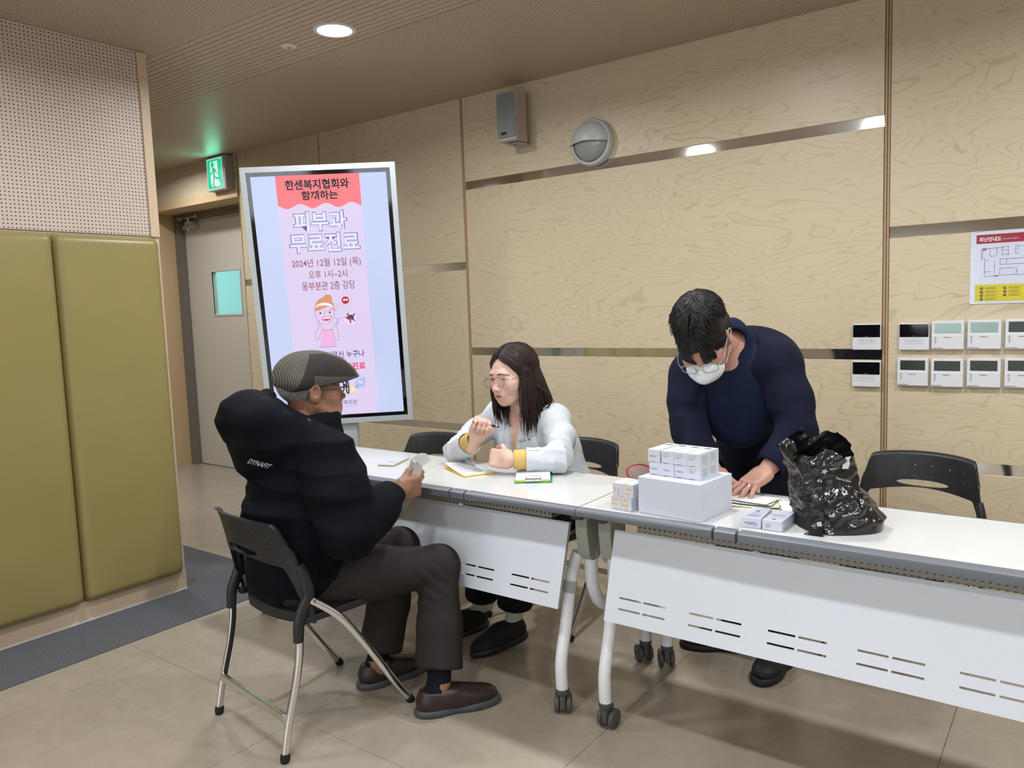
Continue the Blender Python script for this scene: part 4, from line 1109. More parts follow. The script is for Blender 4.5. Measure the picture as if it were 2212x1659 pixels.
# notepad with curled corner
A0 = Vector((-1.882, 2.196, 0)); UX = Vector((.057, .111, 0)).normalized(); UY = Vector((-UX.y, UX.x, 0))
t = thing('notepad', A0 + Vector((0, 0, TZ)), 'curled white notepad with yellow gummed edge before the woman', 'notepad')
def sheet(z0, lift, wd=.128, ln=.205, dx=0.0):
    def fn(u_, v_):
        p = A0 + UX * (wd * u_ + dx) + UY * (ln * v_)
        c = (1 - u_) * v_ ** 2 * lift + .25 * lift * v_ ** 4
        return Vector((p.x, p.y, TZ + z0 + c + .0006 * math.sin(6 * v_)))
    return fn
def slab(fn, th, nu=14, nv=20):
    m = MB(); m.grid(lambda a, b: fn(a, b) + Vector((0, 0, th)), nu, nv); m.grid(lambda a, b: fn(1 - a, b), nu, nv)
    for e_ in (lambda s_, w_: (s_, 0, w_), lambda s_, w_: (1 - s_, 1, w_), lambda s_, w_: (0, 1 - s_, w_), lambda s_, w_: (1, s_, w_)):
        m.grid(lambda a, b, e_=e_: fn(e_(a, b)[0], e_(a, b)[1]) + Vector((0, 0, th * b)), max(nu, nv), 2, smooth=False)
    return m
slab(sheet(.0008, .004), .004).build('backing', plain('yellow_card', srgb(238, 196, 20), .6), t, world=True)
slab(sheet(.0052, .014, .125, .203, .002), .0022).build('paper_stack', M_paper, t, world=True)
vs = []; fs = []
fn = sheet(.0077, .014, .125, .203, .002)
for k in range(11):
    for a, b in ((.14, .86),):
        v0 = .16 + k * .068
        vs += [fn(a, v0), fn(b, v0), fn(b, v0 + .006), fn(a, v0 + .006)]; n = len(vs); fs.append((n - 4, n - 3, n - 2, n - 1))
tag(keep(mesh_obj('ruled_lines', vs, fs, plain('rule_ink', srgb(200, 208, 220), .7)), t), kind='stuff')

# clipboard
B0 = Vector((-1.655, 2.206, 0)); VX = Vector((.826, .563, 0)).normalized(); VY = Vector((-VX.y, VX.x, 0))
CM = Matrix.Translation((B0.x, B0.y, TZ + .0005)) @ Matrix(((VX.x, VY.x, 0, 0), (VX.y, VY.y, 0, 0), (0, 0, 1, 0), (0, 0, 0, 1)))
t = thing('clipboard', B0 + Vector((0, 0, TZ)), 'teal clipboard holding a green-edged white pad with a chrome clip', 'clipboard')
MB().box((0, 0, 0), (.137, .180, .0028), CM, bevel=.0008).build('board', plain('teal_plastic', srgb(34, 138, 140), .35), t, world=True)
def cpad(u_, v_):
    p = CM @ Vector((.003 + .127 * u_, .004 + .168 * v_, 0)); lift = .010 * v_ ** 2 * u_
    return Vector((p.x, p.y, TZ + .0038 + lift))
slab(cpad, .0065).build('pad_edge', plain('lime_gum', srgb(196, 208, 20), .5), t, world=True)
slab(lambda a, b: cpad(a, .006 + b * .994) + Vector((0, 0, .0067)), .0018).build('paper_stack', M_paper, t, world=True)
vs = []; fs = []
for (a0, b0, a1, b1) in ((.13, .12, .87, .125), (.13, .9, .87, .905), (.13, .12, .137, .9), (.863, .12, .87, .9)):
    n = len(vs); vs += [cpad(a, b) + Vector((0, 0, .0089)) for a, b in ((a0, b0), (a1, b0), (a1, b1), (a0, b1))]; fs.append((n, n + 1, n + 2, n + 3))
tag(keep(mesh_obj('form_border', vs, fs, M_ink_pale), t), kind='stuff')
clp = MB(); clp.box((.038, -.002, .006), (.099, .010, .0165), CM, bevel=.003).build('clip', M_chrome_hi, t, world=True)
MB().tube([CM @ Vector(p_) for p_ in spline([(.038, .008, .0165), (.046, .020, .020), (.058, .016, .021), (.0685, .024, .022), (.079, .016, .021), (.091, .020, .020), (.099, .008, .0165)], 5)], .0011, 8).build('clip_wire', M_chrome_hi, t, world=True)

# envelopes and slips by the standing man's hand
def slip(x, y, an, w_, d_, z, lb, mat, curl=.0, fold=False):
    t = thing('paper_slip', (x, y, TZ), lb, 'paper', 'paper slips on the table'); Mx = rz_matrix(x, y, TZ + z, math.radians(an))
    fn = lambda a, b: Mx @ Vector((w_ * (a - .5), d_ * (b - .5), curl * (2 * a - 1) ** 2 + .2 * curl * (2 * b - 1) ** 2))
    slab(fn, .0012).build('sheet', mat, t, world=True)
    return t
M_env = plain('cream_envelope', srgb(214, 206, 176), .7); M_env2 = plain('grey_white_envelope', srgb(206, 208, 206), .6)
slip(-.835, 2.335, 14, .17, .105, .0006, 'cream envelope lowest under the standing man\'s hand', M_env, .004)
slip(-.845, 2.345, 4, .16, .10, .0064, 'grey-white envelope on the cream one by the hand', M_env2, .003)
slip(-.850, 2.352, -8, .165, .095, .0112, 'top white slip pressed down by the ringed hand', M_paper, .002)
slip(-.735, 2.352, -36, .14, .075, .0008, 'pale translucent envelope behind the flat cream boxes', M_env2, .002)
slip(-.690, 2.330, 24, .10, .14, .0036, 'stiff white slip leaning against the black bag', M_paper, .003)

# ------------------------------------------------------------------ black plastic bag with white prints
BC = Vector((-.560, 2.224, TZ)); BR = Vector((.801, .599, 0)); BD = Vector((-.599, .801, 0))
def interp(tab, z):
    for (z0, v0), (z1, v1) in zip(tab[:-1], tab[1:]):
        if z <= z1: return v0 + (v1 - v0) * smoothstep(0, 1, (z - z0) / (z1 - z0)) if z > z0 else v0
    return tab[-1][1]
Lt = [(0, -.104), (.03, -.104), (.08, -.110), (.13, -.112), (.18, -.128), (.23, -.125), (.26, -.10)]
Rt = [(0, .118), (.03, .118), (.06, .098), (.09, .070), (.125, .046), (.17, .044), (.22, .040), (.26, .02)]
Dt = [(0, .105), (.05, .10), (.12, .078), (.2, .070), (.26, .055)]
def rid(v): return 1 - abs(noise.noise(v)) * 2
def bag_pt(u_, v_, inner=False):
    a = 2 * math.pi * u_; c, s = math.cos(a), math.sin(a)
    back = .5 + .5 * s
    top = .205 + .050 * smoothstep(.35, .9, back) + .012 * math.sin(3 * a + .6) + .008 * math.sin(7 * a)
    z = top * v_
    l, r, d = interp(Lt, z), interp(Rt, z), interp(Dt, z)
    e_ = .8
    x = (l + r) / 2 + (r - l) / 2 * math.copysign(abs(c) ** e_, c)
    y = d * math.copysign(abs(s) ** e_, s)
    q = Vector((x * 9 + 2, y * 9 + z * 3, z * 9)) 
    amp = .014 * min(v_ * 5 + .25, 1)
    w_ = (rid(q * 1.3) - .45) * amp + (rid(q * 2.6 + Vector((9, 3, 1))) - .5) * amp * .28 + (rid(Vector((q.x * 3 - q.z * 4, q.y * 3, q.z * 1.2 + q.x * 2))) - .5) * amp * .40
    k = 1 + w_ / max(math.hypot(x - (l + r) / 2, y), .03)
    x = (l + r) / 2 + (x - (l + r) / 2) * k; y *= k
    if inner: x = (l + r) / 2 + (x - (l + r) / 2) * .97; y *= .95
    return BC + BR * x + BD * y + Vector((0, 0, max(z, 0) + .0015))
t = thing('plastic_bag', BC, 'crumpled black plastic bag with white prints standing open on the table', 'bag')
tb = NT('black_film'); tb.b.inputs['Base Color'].default_value = (.012, .012, .013, 1); tb.b.inputs['Roughness'].default_value = .17; tb.b.inputs['Specular IOR Level'].default_value = .6
gg = tb.n('ShaderNodeTexCoord').outputs['Object']; tb.bump(tb.noise(gg, 20, 2, .45, 1.2), .45, .008)
m = MB(); m.grid(lambda a, b: bag_pt(a, b), 150, 80, closed_u=True)
m.grid(lambda a, b: bag_pt(a, 1 - .75 * b, True), 150, 40, closed_u=True)
vb = len(m.v); ring = [bag_pt(k / 150, 0) for k in range(150)]
m._add(ring + [BC + Vector((0, 0, .0015))], [(k, 150, (k + 1) % 150) for k in range(150)], True)
bag = m.build('bag_film', tb.m, t, world=True, normals=False)
# knotted handle at the upper left and a sharp bottom corner
kp = BC + BR * -.125 + BD * -.02 + Vector((0, 0, .215))
def knot(u_, v_):
    a = 2 * math.pi * u_; r = (.012 + .022 * math.sin(math.pi * min(v_ * 1.15, 1)) ** .7) * (1 - .5 * v_ * v_)
    w_ = 1 + .35 * noise.noise(Vector((math.cos(a) * 2, math.sin(a) * 2, v_ * 6)))
    return kp + (BR * -1 + Vector((0, 0, .45))).normalized() * (.055 * v_ - .012) + (BD * math.cos(a) + Vector((0, 0, 1)) * math.sin(a)) * r * w_
MB().grid(knot, 36, 18, closed_u=True).build('knotted_handle', tb.m, t, world=True, normals=False)
for s_, (xx, yy_) in ((1, (.118, .03)), (-1, (-.096, -.082))):
    c0 = BC + BR * xx + BD * yy_
    vs = [c0 + BR * (-.02 * s_) + BD * .04 + Vector((0, 0, .001)), c0 + BR * (-.02 * s_) + BD * -.03 + Vector((0, 0, .001)), c0 + BR * (.022 * s_) + Vector((0, 0, .002)), c0 + BR * (-.03 * s_) + Vector((0, 0, .022))]
    keep(mesh_obj('bag_corner', vs, [(0, 2, 1), (0, 3, 2), (1, 2, 3), (0, 1, 3)], tb.m, smooth=False), t)
bvh = BVHTree.FromPolygons([Vector(v) for v in m.v], m.f)
M_print = plain('white_print', srgb(188, 192, 194), .45)
VIEW = Vector(BD)
def decal(pts, fs, px, py, sc, ang, name):
    """drape flat shapes (metres) on the bag film around the spot seen at pixel px,py"""
    o_ = Vector(CAM); d = Vector(ray(px, py)).normalized(); h = bvh.ray_cast(o_, d)
    if h[0] is None: return
    c = h[0]; out = []; last = c
    ca, sa = math.cos(ang), math.sin(ang)
    for x, y in pts:
        q = c + BR * (x * ca - y * sa) * sc + Vector((0, 0, 1)) * (x * sa + y * ca) * sc
        hh = bvh.ray_cast(q - BD * .25, BD)
        last = hh[0] if hh[0] is not None else last
        out.append(last - BD * .0028)
    keep(mesh_obj(name, out, fs, M_print), t)
def fine_text(body, bold=.02):
    pts, fs, w_, h_ = text_mesh(body, bold); return [((p[0] - w_ / 2) / h_, (p[1] - h_ / 2) / h_) for p in pts], fs
for px, py, an, body in ((1822, 1036, -.30, 'Heart to Heart'), (1836, 1110, .18, 'Heart to Heart'), (1812, 1088, .55, 'Heart'), (1800, 1012, .10, 'Service')):
    decal(*fine_text(body), px, py, .0054, an, 'print_lettering')
def blob(kind):
    if kind == 0: return [(math.cos(a * .628) * (1 if a % 2 else .5), math.sin(a * .628) * (1 if a % 2 else .5)) for a in range(10)]
    if kind == 1: return [(-1, -.4), (-.6, .3), (-.2, .5), (.3, .45), (.9, 0), (1, -.5), (.4, -.55), (.2, -.25), (-.2, -.25), (-.3, -.6)]
    if kind == 2: return [(0, 1), (.45, 0), (.75, -.2), (.6, -.9), (-.5, -.9), (-.7, -.2), (-.4, .1)]
    if kind == 3: return [(-.9, .1), (-.4, .5), (0, .15), (.5, .5), (.9, .1), (.45, -.3), (.2, -.7), (-.3, -.5)]
    return [(-.9, -.2), (-.3, .2), (.4, .1), (.95, .35), (.5, -.15), (-.2, -.4)]
for k, (px, py, sc) in enumerate([(1780, 1018, .011), (1770, 1038, .008), (1822, 1060, .013), (1797, 1113, .011), (1842, 1135, .012), (1762, 1072, .007), (1785, 1066, .007), (1860, 1082, .010), (1793, 1150, .010), (1735, 1155, .007), (1880, 1100, .006), (1870, 1122, .006), (1770, 1130, .008), (1755, 1000, .006), (1742, 1042, .006)]):
    P = blob(k % 5); decal(P + [(x * .45, y * .45) for x, y in P], [(i, (i + 1) % len(P), len(P) + (i + 1) % len(P), len(P) + i) for i in range(len(P))] if k % 3 else [tuple(range(len(P)))], px, py, sc * .85, .4 * (k % 4) - .6, 'print_emblem')
o_ = Vector(CAM); h = bvh.ray_cast(o_, Vector(ray(1826, 1008)).normalized())
if h[0] is not None:
    c = h[0] - BD * .008 + Vector((0, 0, .012))
    P = [(-.011, -.017), (.006, -.017), (.009, -.003), (.006, .006), (.011, .018), (-.004, .016), (-.009, .004)]
    keep(mesh_obj('paper_tape', [c + BR * x + Vector((0, 0, z)) - BD * (.003 * math.sin(z * 90)) for x, z in P], [tuple(range(len(P)))], M_paper), t)
# ------------------------------------------------------------------ soft bodies: distance fields meshed with surface nets
class Field:
    def __init__(self, lo, hi, h):
        self.h = h; self.o = np.array(lo, np.float32)
        self.n = np.ceil((np.array(hi) - np.array(lo)) / h).astype(int) + 2
        self.d = np.full(self.n, 9.0, np.float32)
        self.M = np.eye(3); self.t = np.zeros(3); self.s = 1.0
    def frame(self, R, t, s=1.0):
        """following primitives are given in this local frame"""
        self.M = np.array([[R[i][j] for j in range(3)] for i in range(3)], float); self.t = np.array(t, float); self.s = s; return self
    def world(self): self.M = np.eye(3); self.t = np.zeros(3); self.s = 1.0; return self
    def _p(self, a): return self.M @ (np.array(a, float) * self.s) + self.t
    def _win(self, lo, hi):
        i0 = np.clip(np.floor((np.array(lo) - self.o) / self.h).astype(int), 0, self.n - 1)
        i1 = np.clip(np.ceil((np.array(hi) - self.o) / self.h).astype(int) + 1, 1, self.n)
        if np.any(i1 <= i0): return None, None
        sl = tuple(slice(a, b) for a, b in zip(i0, i1))
        ax = [(self.o[k] + self.h * np.arange(i0[k], i1[k])).astype(np.float32) for k in range(3)]
        return sl, np.meshgrid(*ax, indexing='ij', sparse=True)
    def _put(self, sl, b, k, op):
        a = self.d[sl]
        if op == 'u':
            if k > 0:
                h = np.maximum(k - np.abs(a - b), 0) / k; r = np.minimum(a, b) - h * h * k * .25
            else: r = np.minimum(a, b)
        else:
            if k > 0:
                h = np.maximum(k - np.abs(a + b), 0) / k; r = np.maximum(a, -b) + h * h * k * .25
            else: r = np.maximum(a, -b)
        self.d[sl] = r
    def cap(self, a, b, ra, rb=None, k=.01, op='u', raw=False):
        a = self._p(a); b = self._p(b); rb = ra if rb is None else rb
        ra *= self.s; rb *= self.s
        m = max(ra, rb) + max(k, 2.5 * self.h)
        sl, P = self._win(np.minimum(a, b) - m, np.maximum(a, b) + m)
        if sl is None: return self
        ab = b - a; L = float(ab @ ab) + 1e-12
        t = np.clip(((P[0] - a[0]) * ab[0] + (P[1] - a[1]) * ab[1] + (P[2] - a[2]) * ab[2]) / L, 0, 1)
        d = np.sqrt((P[0] - a[0] - t * ab[0]) ** 2 + (P[1] - a[1] - t * ab[1]) ** 2 + (P[2] - a[2] - t * ab[2]) ** 2) - (ra + (rb - ra) * t)
        self._put(sl, d.astype(np.float32), k, op); return self
    def chain(self, pts, rad, k=.01, op='u'):
        for i in range(len(pts) - 1):
            ra = rad[i] if isinstance(rad, (list, tuple)) else rad; rb = rad[i + 1] if isinstance(rad, (list, tuple)) else rad
            self.cap(pts[i], pts[i + 1], ra, rb, k, op)
        return self
    def ell(self, c, r, rot=None, k=.01, op='u'):
        R = self.M if rot is None else self.M @ np.array([[rot[i][j] for j in range(3)] for i in range(3)], float)
        c = self._p(c); r = np.array(r, float) * self.s
        m = max(r) + max(k, 2.5 * self.h)
        sl, P = self._win(c - m, c + m)
        if sl is None: return self
        q = [(P[0] - c[0]) * R[0, i] + (P[1] - c[1]) * R[1, i] + (P[2] - c[2]) * R[2, i] for i in range(3)]
        k0 = np.sqrt((q[0] / r[0]) ** 2 + (q[1] / r[1]) ** 2 + (q[2] / r[2]) ** 2)
        k1 = np.sqrt((q[0] / r[0] ** 2) ** 2 + (q[1] / r[1] ** 2) ** 2 + (q[2] / r[2] ** 2) ** 2) + 1e-6
        self._put(sl, (k0 * (k0 - 1) / k1).astype(np.float32), k, op); return self
    def box(self, c, hf, rot=None, rnd=.01, k=.01, op='u'):
        R = self.M if rot is None else self.M @ np.array([[rot[i][j] for j in range(3)] for i in range(3)], float)
        c = self._p(c); hf = np.array(hf, float) * self.s; rnd *= self.s
        m = float(np.linalg.norm(hf)) + rnd + max(k, 2.5 * self.h)
        sl, P = self._win(c - m, c + m)
        if sl is None: return self
        q = [np.abs((P[0] - c[0]) * R[0, i] + (P[1] - c[1]) * R[1, i] + (P[2] - c[2]) * R[2, i]) - hf[i] for i in range(3)]
        d = np.sqrt(np.maximum(q[0], 0) ** 2 + np.maximum(q[1], 0) ** 2 + np.maximum(q[2], 0) ** 2) + np.minimum(np.maximum(np.maximum(q[0], q[1]), q[2]), 0) - rnd
        self._put(sl, d.astype(np.float32), k, op); return self
    def cut(self, p, n, rad, k=.004):
        """remove everything on the +n side of p, within rad of p"""
        p = self._p(p); n = self.M @ np.array(n, float); n = n / np.linalg.norm(n); rad *= self.s
        sl, P = self._win(p - rad, p + rad)
        if sl is None: return self
        d = -((P[0] - p[0]) * n[0] + (P[1] - p[1]) * n[1] + (P[2] - p[2]) * n[2])
        rr = np.sqrt((P[0] - p[0]) ** 2 + (P[1] - p[1]) ** 2 + (P[2] - p[2]) ** 2) - rad * .97
        self._put(sl, np.maximum(d, rr).astype(np.float32), k, 's'); return self
    def mesh(self):
        d = self.d; s = d < 0
        nx, ny, nz = d.shape
        c = np.zeros((nx - 1, ny - 1, nz - 1), np.uint8)
        offs = [(i, j, k) for i in (0, 1) for j in (0, 1) for k in (0, 1)]
        for i, j, k in offs: c += s[i:nx - 1 + i, j:ny - 1 + j, k:nz - 1 + k]
        act = np.argwhere((c > 0) & (c < 8))
        if len(act) == 0: return np.zeros((0, 3)), np.zeros((0, 4), int)
        vals = np.stack([d[act[:, 0] + i, act[:, 1] + j, act[:, 2] + k] for i, j, k in offs], 1)
        cor = np.array(offs, float)
        acc = np.zeros((len(act), 3)); cnt = np.zeros(len(act))
        for a in range(8):
            for b in range(a + 1, 8):
                if np.abs(cor[a] - cor[b]).sum() != 1: continue
                va, vb = vals[:, a], vals[:, b]; m = (va < 0) != (vb < 0)
                t = np.where(m, va / np.where(m, va - vb, 1), 0)
                acc += np.where(m[:, None], cor[a] + (cor[b] - cor[a]) * t[:, None], 0); cnt += m
        V = self.o + self.h * (act + acc / cnt[:, None])
        idx = np.full((nx - 1, ny - 1, nz - 1), -1, np.int32); idx[act[:, 0], act[:, 1], act[:, 2]] = np.arange(len(act))
        F = []
        for ax in range(3):
            sa = [slice(0, None)] * 3; sb = [slice(0, None)] * 3
            sa[ax] = slice(0, -1); sb[ax] = slice(1, None)
            e = np.argwhere(s[tuple(sa)] != s[tuple(sb)])
            u_, v_ = [(1, 2), (2, 0), (0, 1)][ax]
            ok = (e[:, u_] > 0) & (e[:, v_] > 0) & (e[:, u_] < d.shape[u_] - 1) & (e[:, v_] < d.shape[v_] - 1); e = e[ok]
            def g(du, dv):
                q = e.copy(); q[:, u_] += du; q[:, v_] += dv; return idx[q[:, 0], q[:, 1], q[:, 2]]
            quad = np.stack([g(-1, -1), g(0, -1), g(0, 0), g(-1, 0)], 1)
            inside = s[e[:, 0], e[:, 1], e[:, 2]]
            quad = np.where(inside[:, None], quad, quad[:, ::-1]); F.append(quad)
        F = np.concatenate(F); F = F[(F >= 0).all(1)]
        return V, F
def smooth_verts(V, F, it=1, f=.5):
    e = np.concatenate([F[:, [0, 1]], F[:, [1, 2]], F[:, [2, 3]], F[:, [3, 0]]])
    for _ in range(it):
        acc = np.zeros_like(V); n = np.zeros(len(V))
        for a, b in ((0, 1), (1, 0)):
            for k in range(3): acc[:, k] += np.bincount(e[:, a], V[e[:, b], k], len(V))
            n += np.bincount(e[:, a], minlength=len(V))
        V = V + f * (acc / np.maximum(n, 1)[:, None] - V)
    return V
def vert_normals(V, F):
    n = np.cross(V[F[:, 2]] - V[F[:, 0]], V[F[:, 3]] - V[F[:, 1]]); N = np.zeros_like(V)
    for k in range(4):
        for c in range(3): N[:, c] += np.bincount(F[:, k], n[:, c], len(V))
    return N / (np.linalg.norm(N, axis=1, keepdims=True) + 1e-9)
def np_noise(P, seed=0):
    """cheap smooth noise: sum of a few random plane waves, about -1..1"""
    r = np.random.RandomState(seed); out = np.zeros(len(P))
    for _ in range(7):
        k = r.normal(size=3); k /= np.linalg.norm(k); out += np.sin(P @ k * r.uniform(.7, 1.4) + r.uniform(0, 6.28))
    return out / 3.2
def fast_mesh(name, V, F, mats, parent=None, col=None, world=True, midx=None):
    me = bpy.data.meshes.new(name)
    F = np.asarray(F); V = np.asarray(V, np.float32)
    me.vertices.add(len(V)); me.vertices.foreach_set('co', V.ravel())
    me.loops.add(F.size); me.loops.foreach_set('vertex_index', F.ravel().astype(np.int32))
    me.polygons.add(len(F)); me.polygons.foreach_set('loop_start', (np.arange(len(F)) * F.shape[1]).astype(np.int32))
    me.polygons.foreach_set('use_smooth', np.ones(len(F), bool))
    for m in (mats if isinstance(mats, (list, tuple)) else [mats]): me.materials.append(m)
    if midx is not None: me.polygons.foreach_set('material_index', np.asarray(midx, np.int32))
    me.update(calc_edges=True); me.validate()
    if col is not None:
        ca = me.color_attributes.new('Col', 'FLOAT_COLOR', 'POINT')
        ca.data.foreach_set('color', np.concatenate([col, np.ones((len(col), 1))], 1).astype(np.float32).ravel())
    o = bpy.data.objects.new(name, me); COL.objects.link(o)
    if parent is not None:
        if world: keep(o, parent)
        else: o.parent = parent
    return o
def nrm(v): v = np.array(v, float); return v / np.linalg.norm(v)
def head_frame(center, fwd, up=(0, 0, 1), roll=0.0):
    """columns: x = person's right, y = forward, z = up"""
    y = nrm(fwd); x = nrm(np.cross(y, np.array(up, float))); z = np.cross(x, y)
    c, s = math.cos(roll), math.sin(roll)
    return np.stack([x * c + z * s, y, -x * s + z * c], 1), np.array(center, float)

def skin_mat(name, rough=.45):
    t = NT(name); at = t.n('ShaderNodeVertexColor'); at.layer_name = 'Col'
    g = t.n('ShaderNodeTexCoord').outputs['Object']; f = t.noise(g, 130, 3)
    t.l(t.mix(t.math('MULTIPLY', f, .10), at.outputs[0], (.30, .14, .10)), t.b.inputs['Base Color'])
    t.b.inputs['Roughness'].default_value = rough; t.b.inputs['Subsurface Weight'].default_value = .12
    t.b.inputs['Subsurface Radius'].default_value = (.008, .003, .0015)
    t.bump(t.noise(g, 420, 2), .08, .0006)
    return t.m
def cloth_mat(name, col, rough=.85, weave=900, bump=.25, var=.12, sheen=.0, bigfold=0.0):
    t = NT(name); g = t.n('ShaderNodeTexCoord').outputs['Object']
    f = t.noise(g, 9, 3); t.l(t.mix(f, [c * (1 - var) for c in col], [c * (1 + var) for c in col]), t.b.inputs['Base Color'])
    t.b.inputs['Roughness'].default_value = rough; t.b.inputs['Specular IOR Level'].default_value = .25; t.b.inputs['Sheen Weight'].default_value = sheen
    h = t.noise(g, weave, 2)
    if bigfold > 0:
        h = t.math('ADD', t.math('MULTIPLY', h, .12), t.math('MULTIPLY', t.noise(g, 24, 3, .5, 1.0), bigfold))
    t.bump(h, bump, .004 if bigfold > 0 else .001)
    return t.m

def rot_z(a): c, s = math.cos(a), math.sin(a); return np.array([[c, -s, 0], [s, c, 0], [0, 0, 1.]])
def build_head(f, wide=1.0, jaw=1.0, age=0, nose=1.0, neck=True, mouth_open=.0):
    """add a head to field f, whose frame is already set: x left, y forward, z up, origin between the ears"""
    f.ell((0, -.012, .040), (.073 * wide, .096, .086), k=.02)
    f.ell((0, .038, -.012), (.062 * wide, .056, .088), k=.03)
    f.ell((0, .034, -.066), (.053 * jaw, .056, .040), k=.025)
    f.ell((0, .072, -.094), (.020 * jaw, .017, .017), k=.022)
    for s in (-1, 1):
        f.ell((s * .040 * wide, .058, -.026), (.026, .027, .030), k=.025)          # cheek
        f.cap((s * .050 * jaw, -.004, -.052), (s * .030 * jaw, .060, -.090), .014, .012, k=.022)  # jaw line
    f.cap((-.034, .084, .024), (.034, .084, .024), .010, k=.02)                     # brow
    for s in (-1, 1): f.ell((s * .032, .099, .006), (.017, .012, .011), k=.012, op='s')   # sockets
    f.cap((0, .090, .010), (0, .1075 + .004 * nose, -.030), .0070, .0105, k=.012)   # nose
    f.ell((0, .110 + .004 * nose, -.034), (.0105, .0095, .009), k=.008)
    for s in (-1, 1): f.ell((s * .0125, .1015, -.037), (.0078, .0095, .0068), k=.007)
    for s in (-1, 1): f.ell((s * .0065, .110, -.0425), (.0036, .005, .0028), k=.003, op='s')
    f.ell((0, .090, -.062), (.027, .014, .021), k=.016)                              # muzzle
    z0 = mouth_open * .004
    f.cap((-.022, .0885, -.0605), (0, .0980, -.0585 + z0), .0034, .0050, k=.005); f.cap((0, .0980, -.0585 + z0), (.022, .0885, -.0605), .0050, .0034, k=.005)
    f.cap((-.019, .0885, -.067), (0, .0965, -.0700 - z0), .0040, .0060, k=.005); f.cap((0, .0965, -.0700 - z0), (.019, .0885, -.067), .0060, .0040, k=.005)
    f.ell((0, .102, -.0642), (.019, .010, .0014 + z0 * .6), k=.002, op='s')
    for s in (-1, 1):                                                               # eyelids over the ball
        f.ell((s * .032, .0800, .0055), (.0165, .0135, .0130), k=.005)
        f.ell((s * .032, .0955, .0040), (.0135, .0075, .0042), k=.003, op='s')
    for s in (-1, 1):                                                               # ears
        f.ell((s * .0795 * wide, -.012, -.004), (.0085, .021, .033), rot_z(-s * .35), k=.006)
        f.ell((s * .0745 * wide, -.006, -.028), (.008, .011, .013), k=.006)
        f.ell((s * .0865 * wide, -.009, .000), (.006, .011, .018), k=.004, op='s')
    if neck:
        f.cap((0, -.022, -.05), (0, -.050, -.175), .054 if jaw >= 1 else .047, .058 if jaw >= 1 else .050, k=.03)
    return f
def face_tint(P, skin, lip, age=0):
    """P in head frame -> colours"""
    c = np.tile(np.array(skin, float), (len(P), 1))
    m = np.exp(-((P[:, 0] / .0225) ** 4)) * np.exp(-(((P[:, 2] + .0645) / (.0108 * np.sqrt(np.clip(1 - (P[:, 0] / .027) ** 2, .05, 1)))) ** 4)) * (P[:, 1] > .082) * .85
    c = c * (1 - m[:, None]) + np.array(lip) * m[:, None]
    ch = np.exp(-(((np.abs(P[:, 0]) - .042) / .022) ** 2 + ((P[:, 2] + .028) / .022) ** 2)) * (P[:, 1] > .03) * .25
    c = c * (1 - ch[:, None]) + np.array(skin) * np.array([1.0, .80, .78]) * ch[:, None]
    return c
def build_hand(f, W, F, N, right, curls, thumb, size=1.0, spread=.06, tk=.004):
    W = np.array(W, float); F = nrm(F); N = np.array(N, float); N = nrm(N - F * (N @ F))
    T = np.cross(F, N) if right else np.cross(N, F)
    s = size; tips = []
    R = np.stack([T, F, N], 1)
    f.box(W + F * .050 * s, (.027 * s, .034 * s, .0035 * s), R, .0115 * s, k=.012)
    f.ell(W + F * .035 * s + T * .022 * s + N * .006 * s, (.017 * s, .027 * s, .014 * s), R, k=.012)
    f.ell(W + F * .040 * s - T * .024 * s + N * .005 * s, (.013 * s, .030 * s, .012 * s), R, k=.012)
    f.cap(W - F * .05 * s, W + F * .02 * s, .025 * s, .026 * s, k=.02)
    lens = [(.042, .026, .021), (.046, .029, .022), (.043, .027, .021), (.034, .021, .019)]
    for i, (t0, l3, cu) in enumerate(zip((.0285, .0098, -.0092, -.0275), lens, curls)):
        p = W + F * (.086 - (.004 if i in (0, 2) else 0) - (.011 if i == 3 else 0)) * s + T * t0 * s
        side = (1.5 - i) * spread
        D = nrm(F + T * side); ang = 0; r = [.0096, .0088, .0080, .0068] if i < 3 else [.0085, .0078, .0071, .0060]
        f.ell(p, np.array((.0098, .0098, .0098)) * s, k=.006)
        for j in range(3):
            ang += cu[j]; d = D * math.cos(ang) + N * math.sin(ang)
            q = p + d * l3[j] * s
            f.cap(p, q, r[j] * s, r[j + 1] * s, k=tk); p = q
        tips.append((p, d))
    p = W + F * .024 * s + T * .026 * s + N * .004 * s
    for j, (l, (a, b, c)) in enumerate(zip((.044, .033, .027), thumb)):
        d = nrm(F * a + T * b + N * c); q = p + d * l * s
        f.cap(p, q, (.0135, .0108, .0098)[j] * s, (.0108, .0098, .0078)[j] * s, k=.007 if j == 0 else tk); p = q
    tips.append((p, d))
    return tips
def join_meshes(parts):
    Vs, Fs, Cs = [], [], []; n = 0
    for V, F, C in parts: Vs.append(V); Fs.append(F + n); Cs.append(C); n += len(V)
    return np.concatenate(Vs), np.concatenate(Fs), np.concatenate(Cs)
def lens_mat():
    t = NT('spectacle_lens'); out = t.t.nodes['Material Output']
    tr = t.n('ShaderNodeBsdfTransparent'); gl_ = t.n('ShaderNodeBsdfGlossy'); gl_.inputs['Roughness'].default_value = .02
    mx = t.n('ShaderNodeMixShader'); mx.inputs[0].default_value = .05
    t.l(tr.outputs[0], mx.inputs[1]); t.l(gl_.outputs[0], mx.inputs[2]); t.l(mx.outputs[0], out.inputs['Surface'])
    return t.m
M_lens = lens_mat()
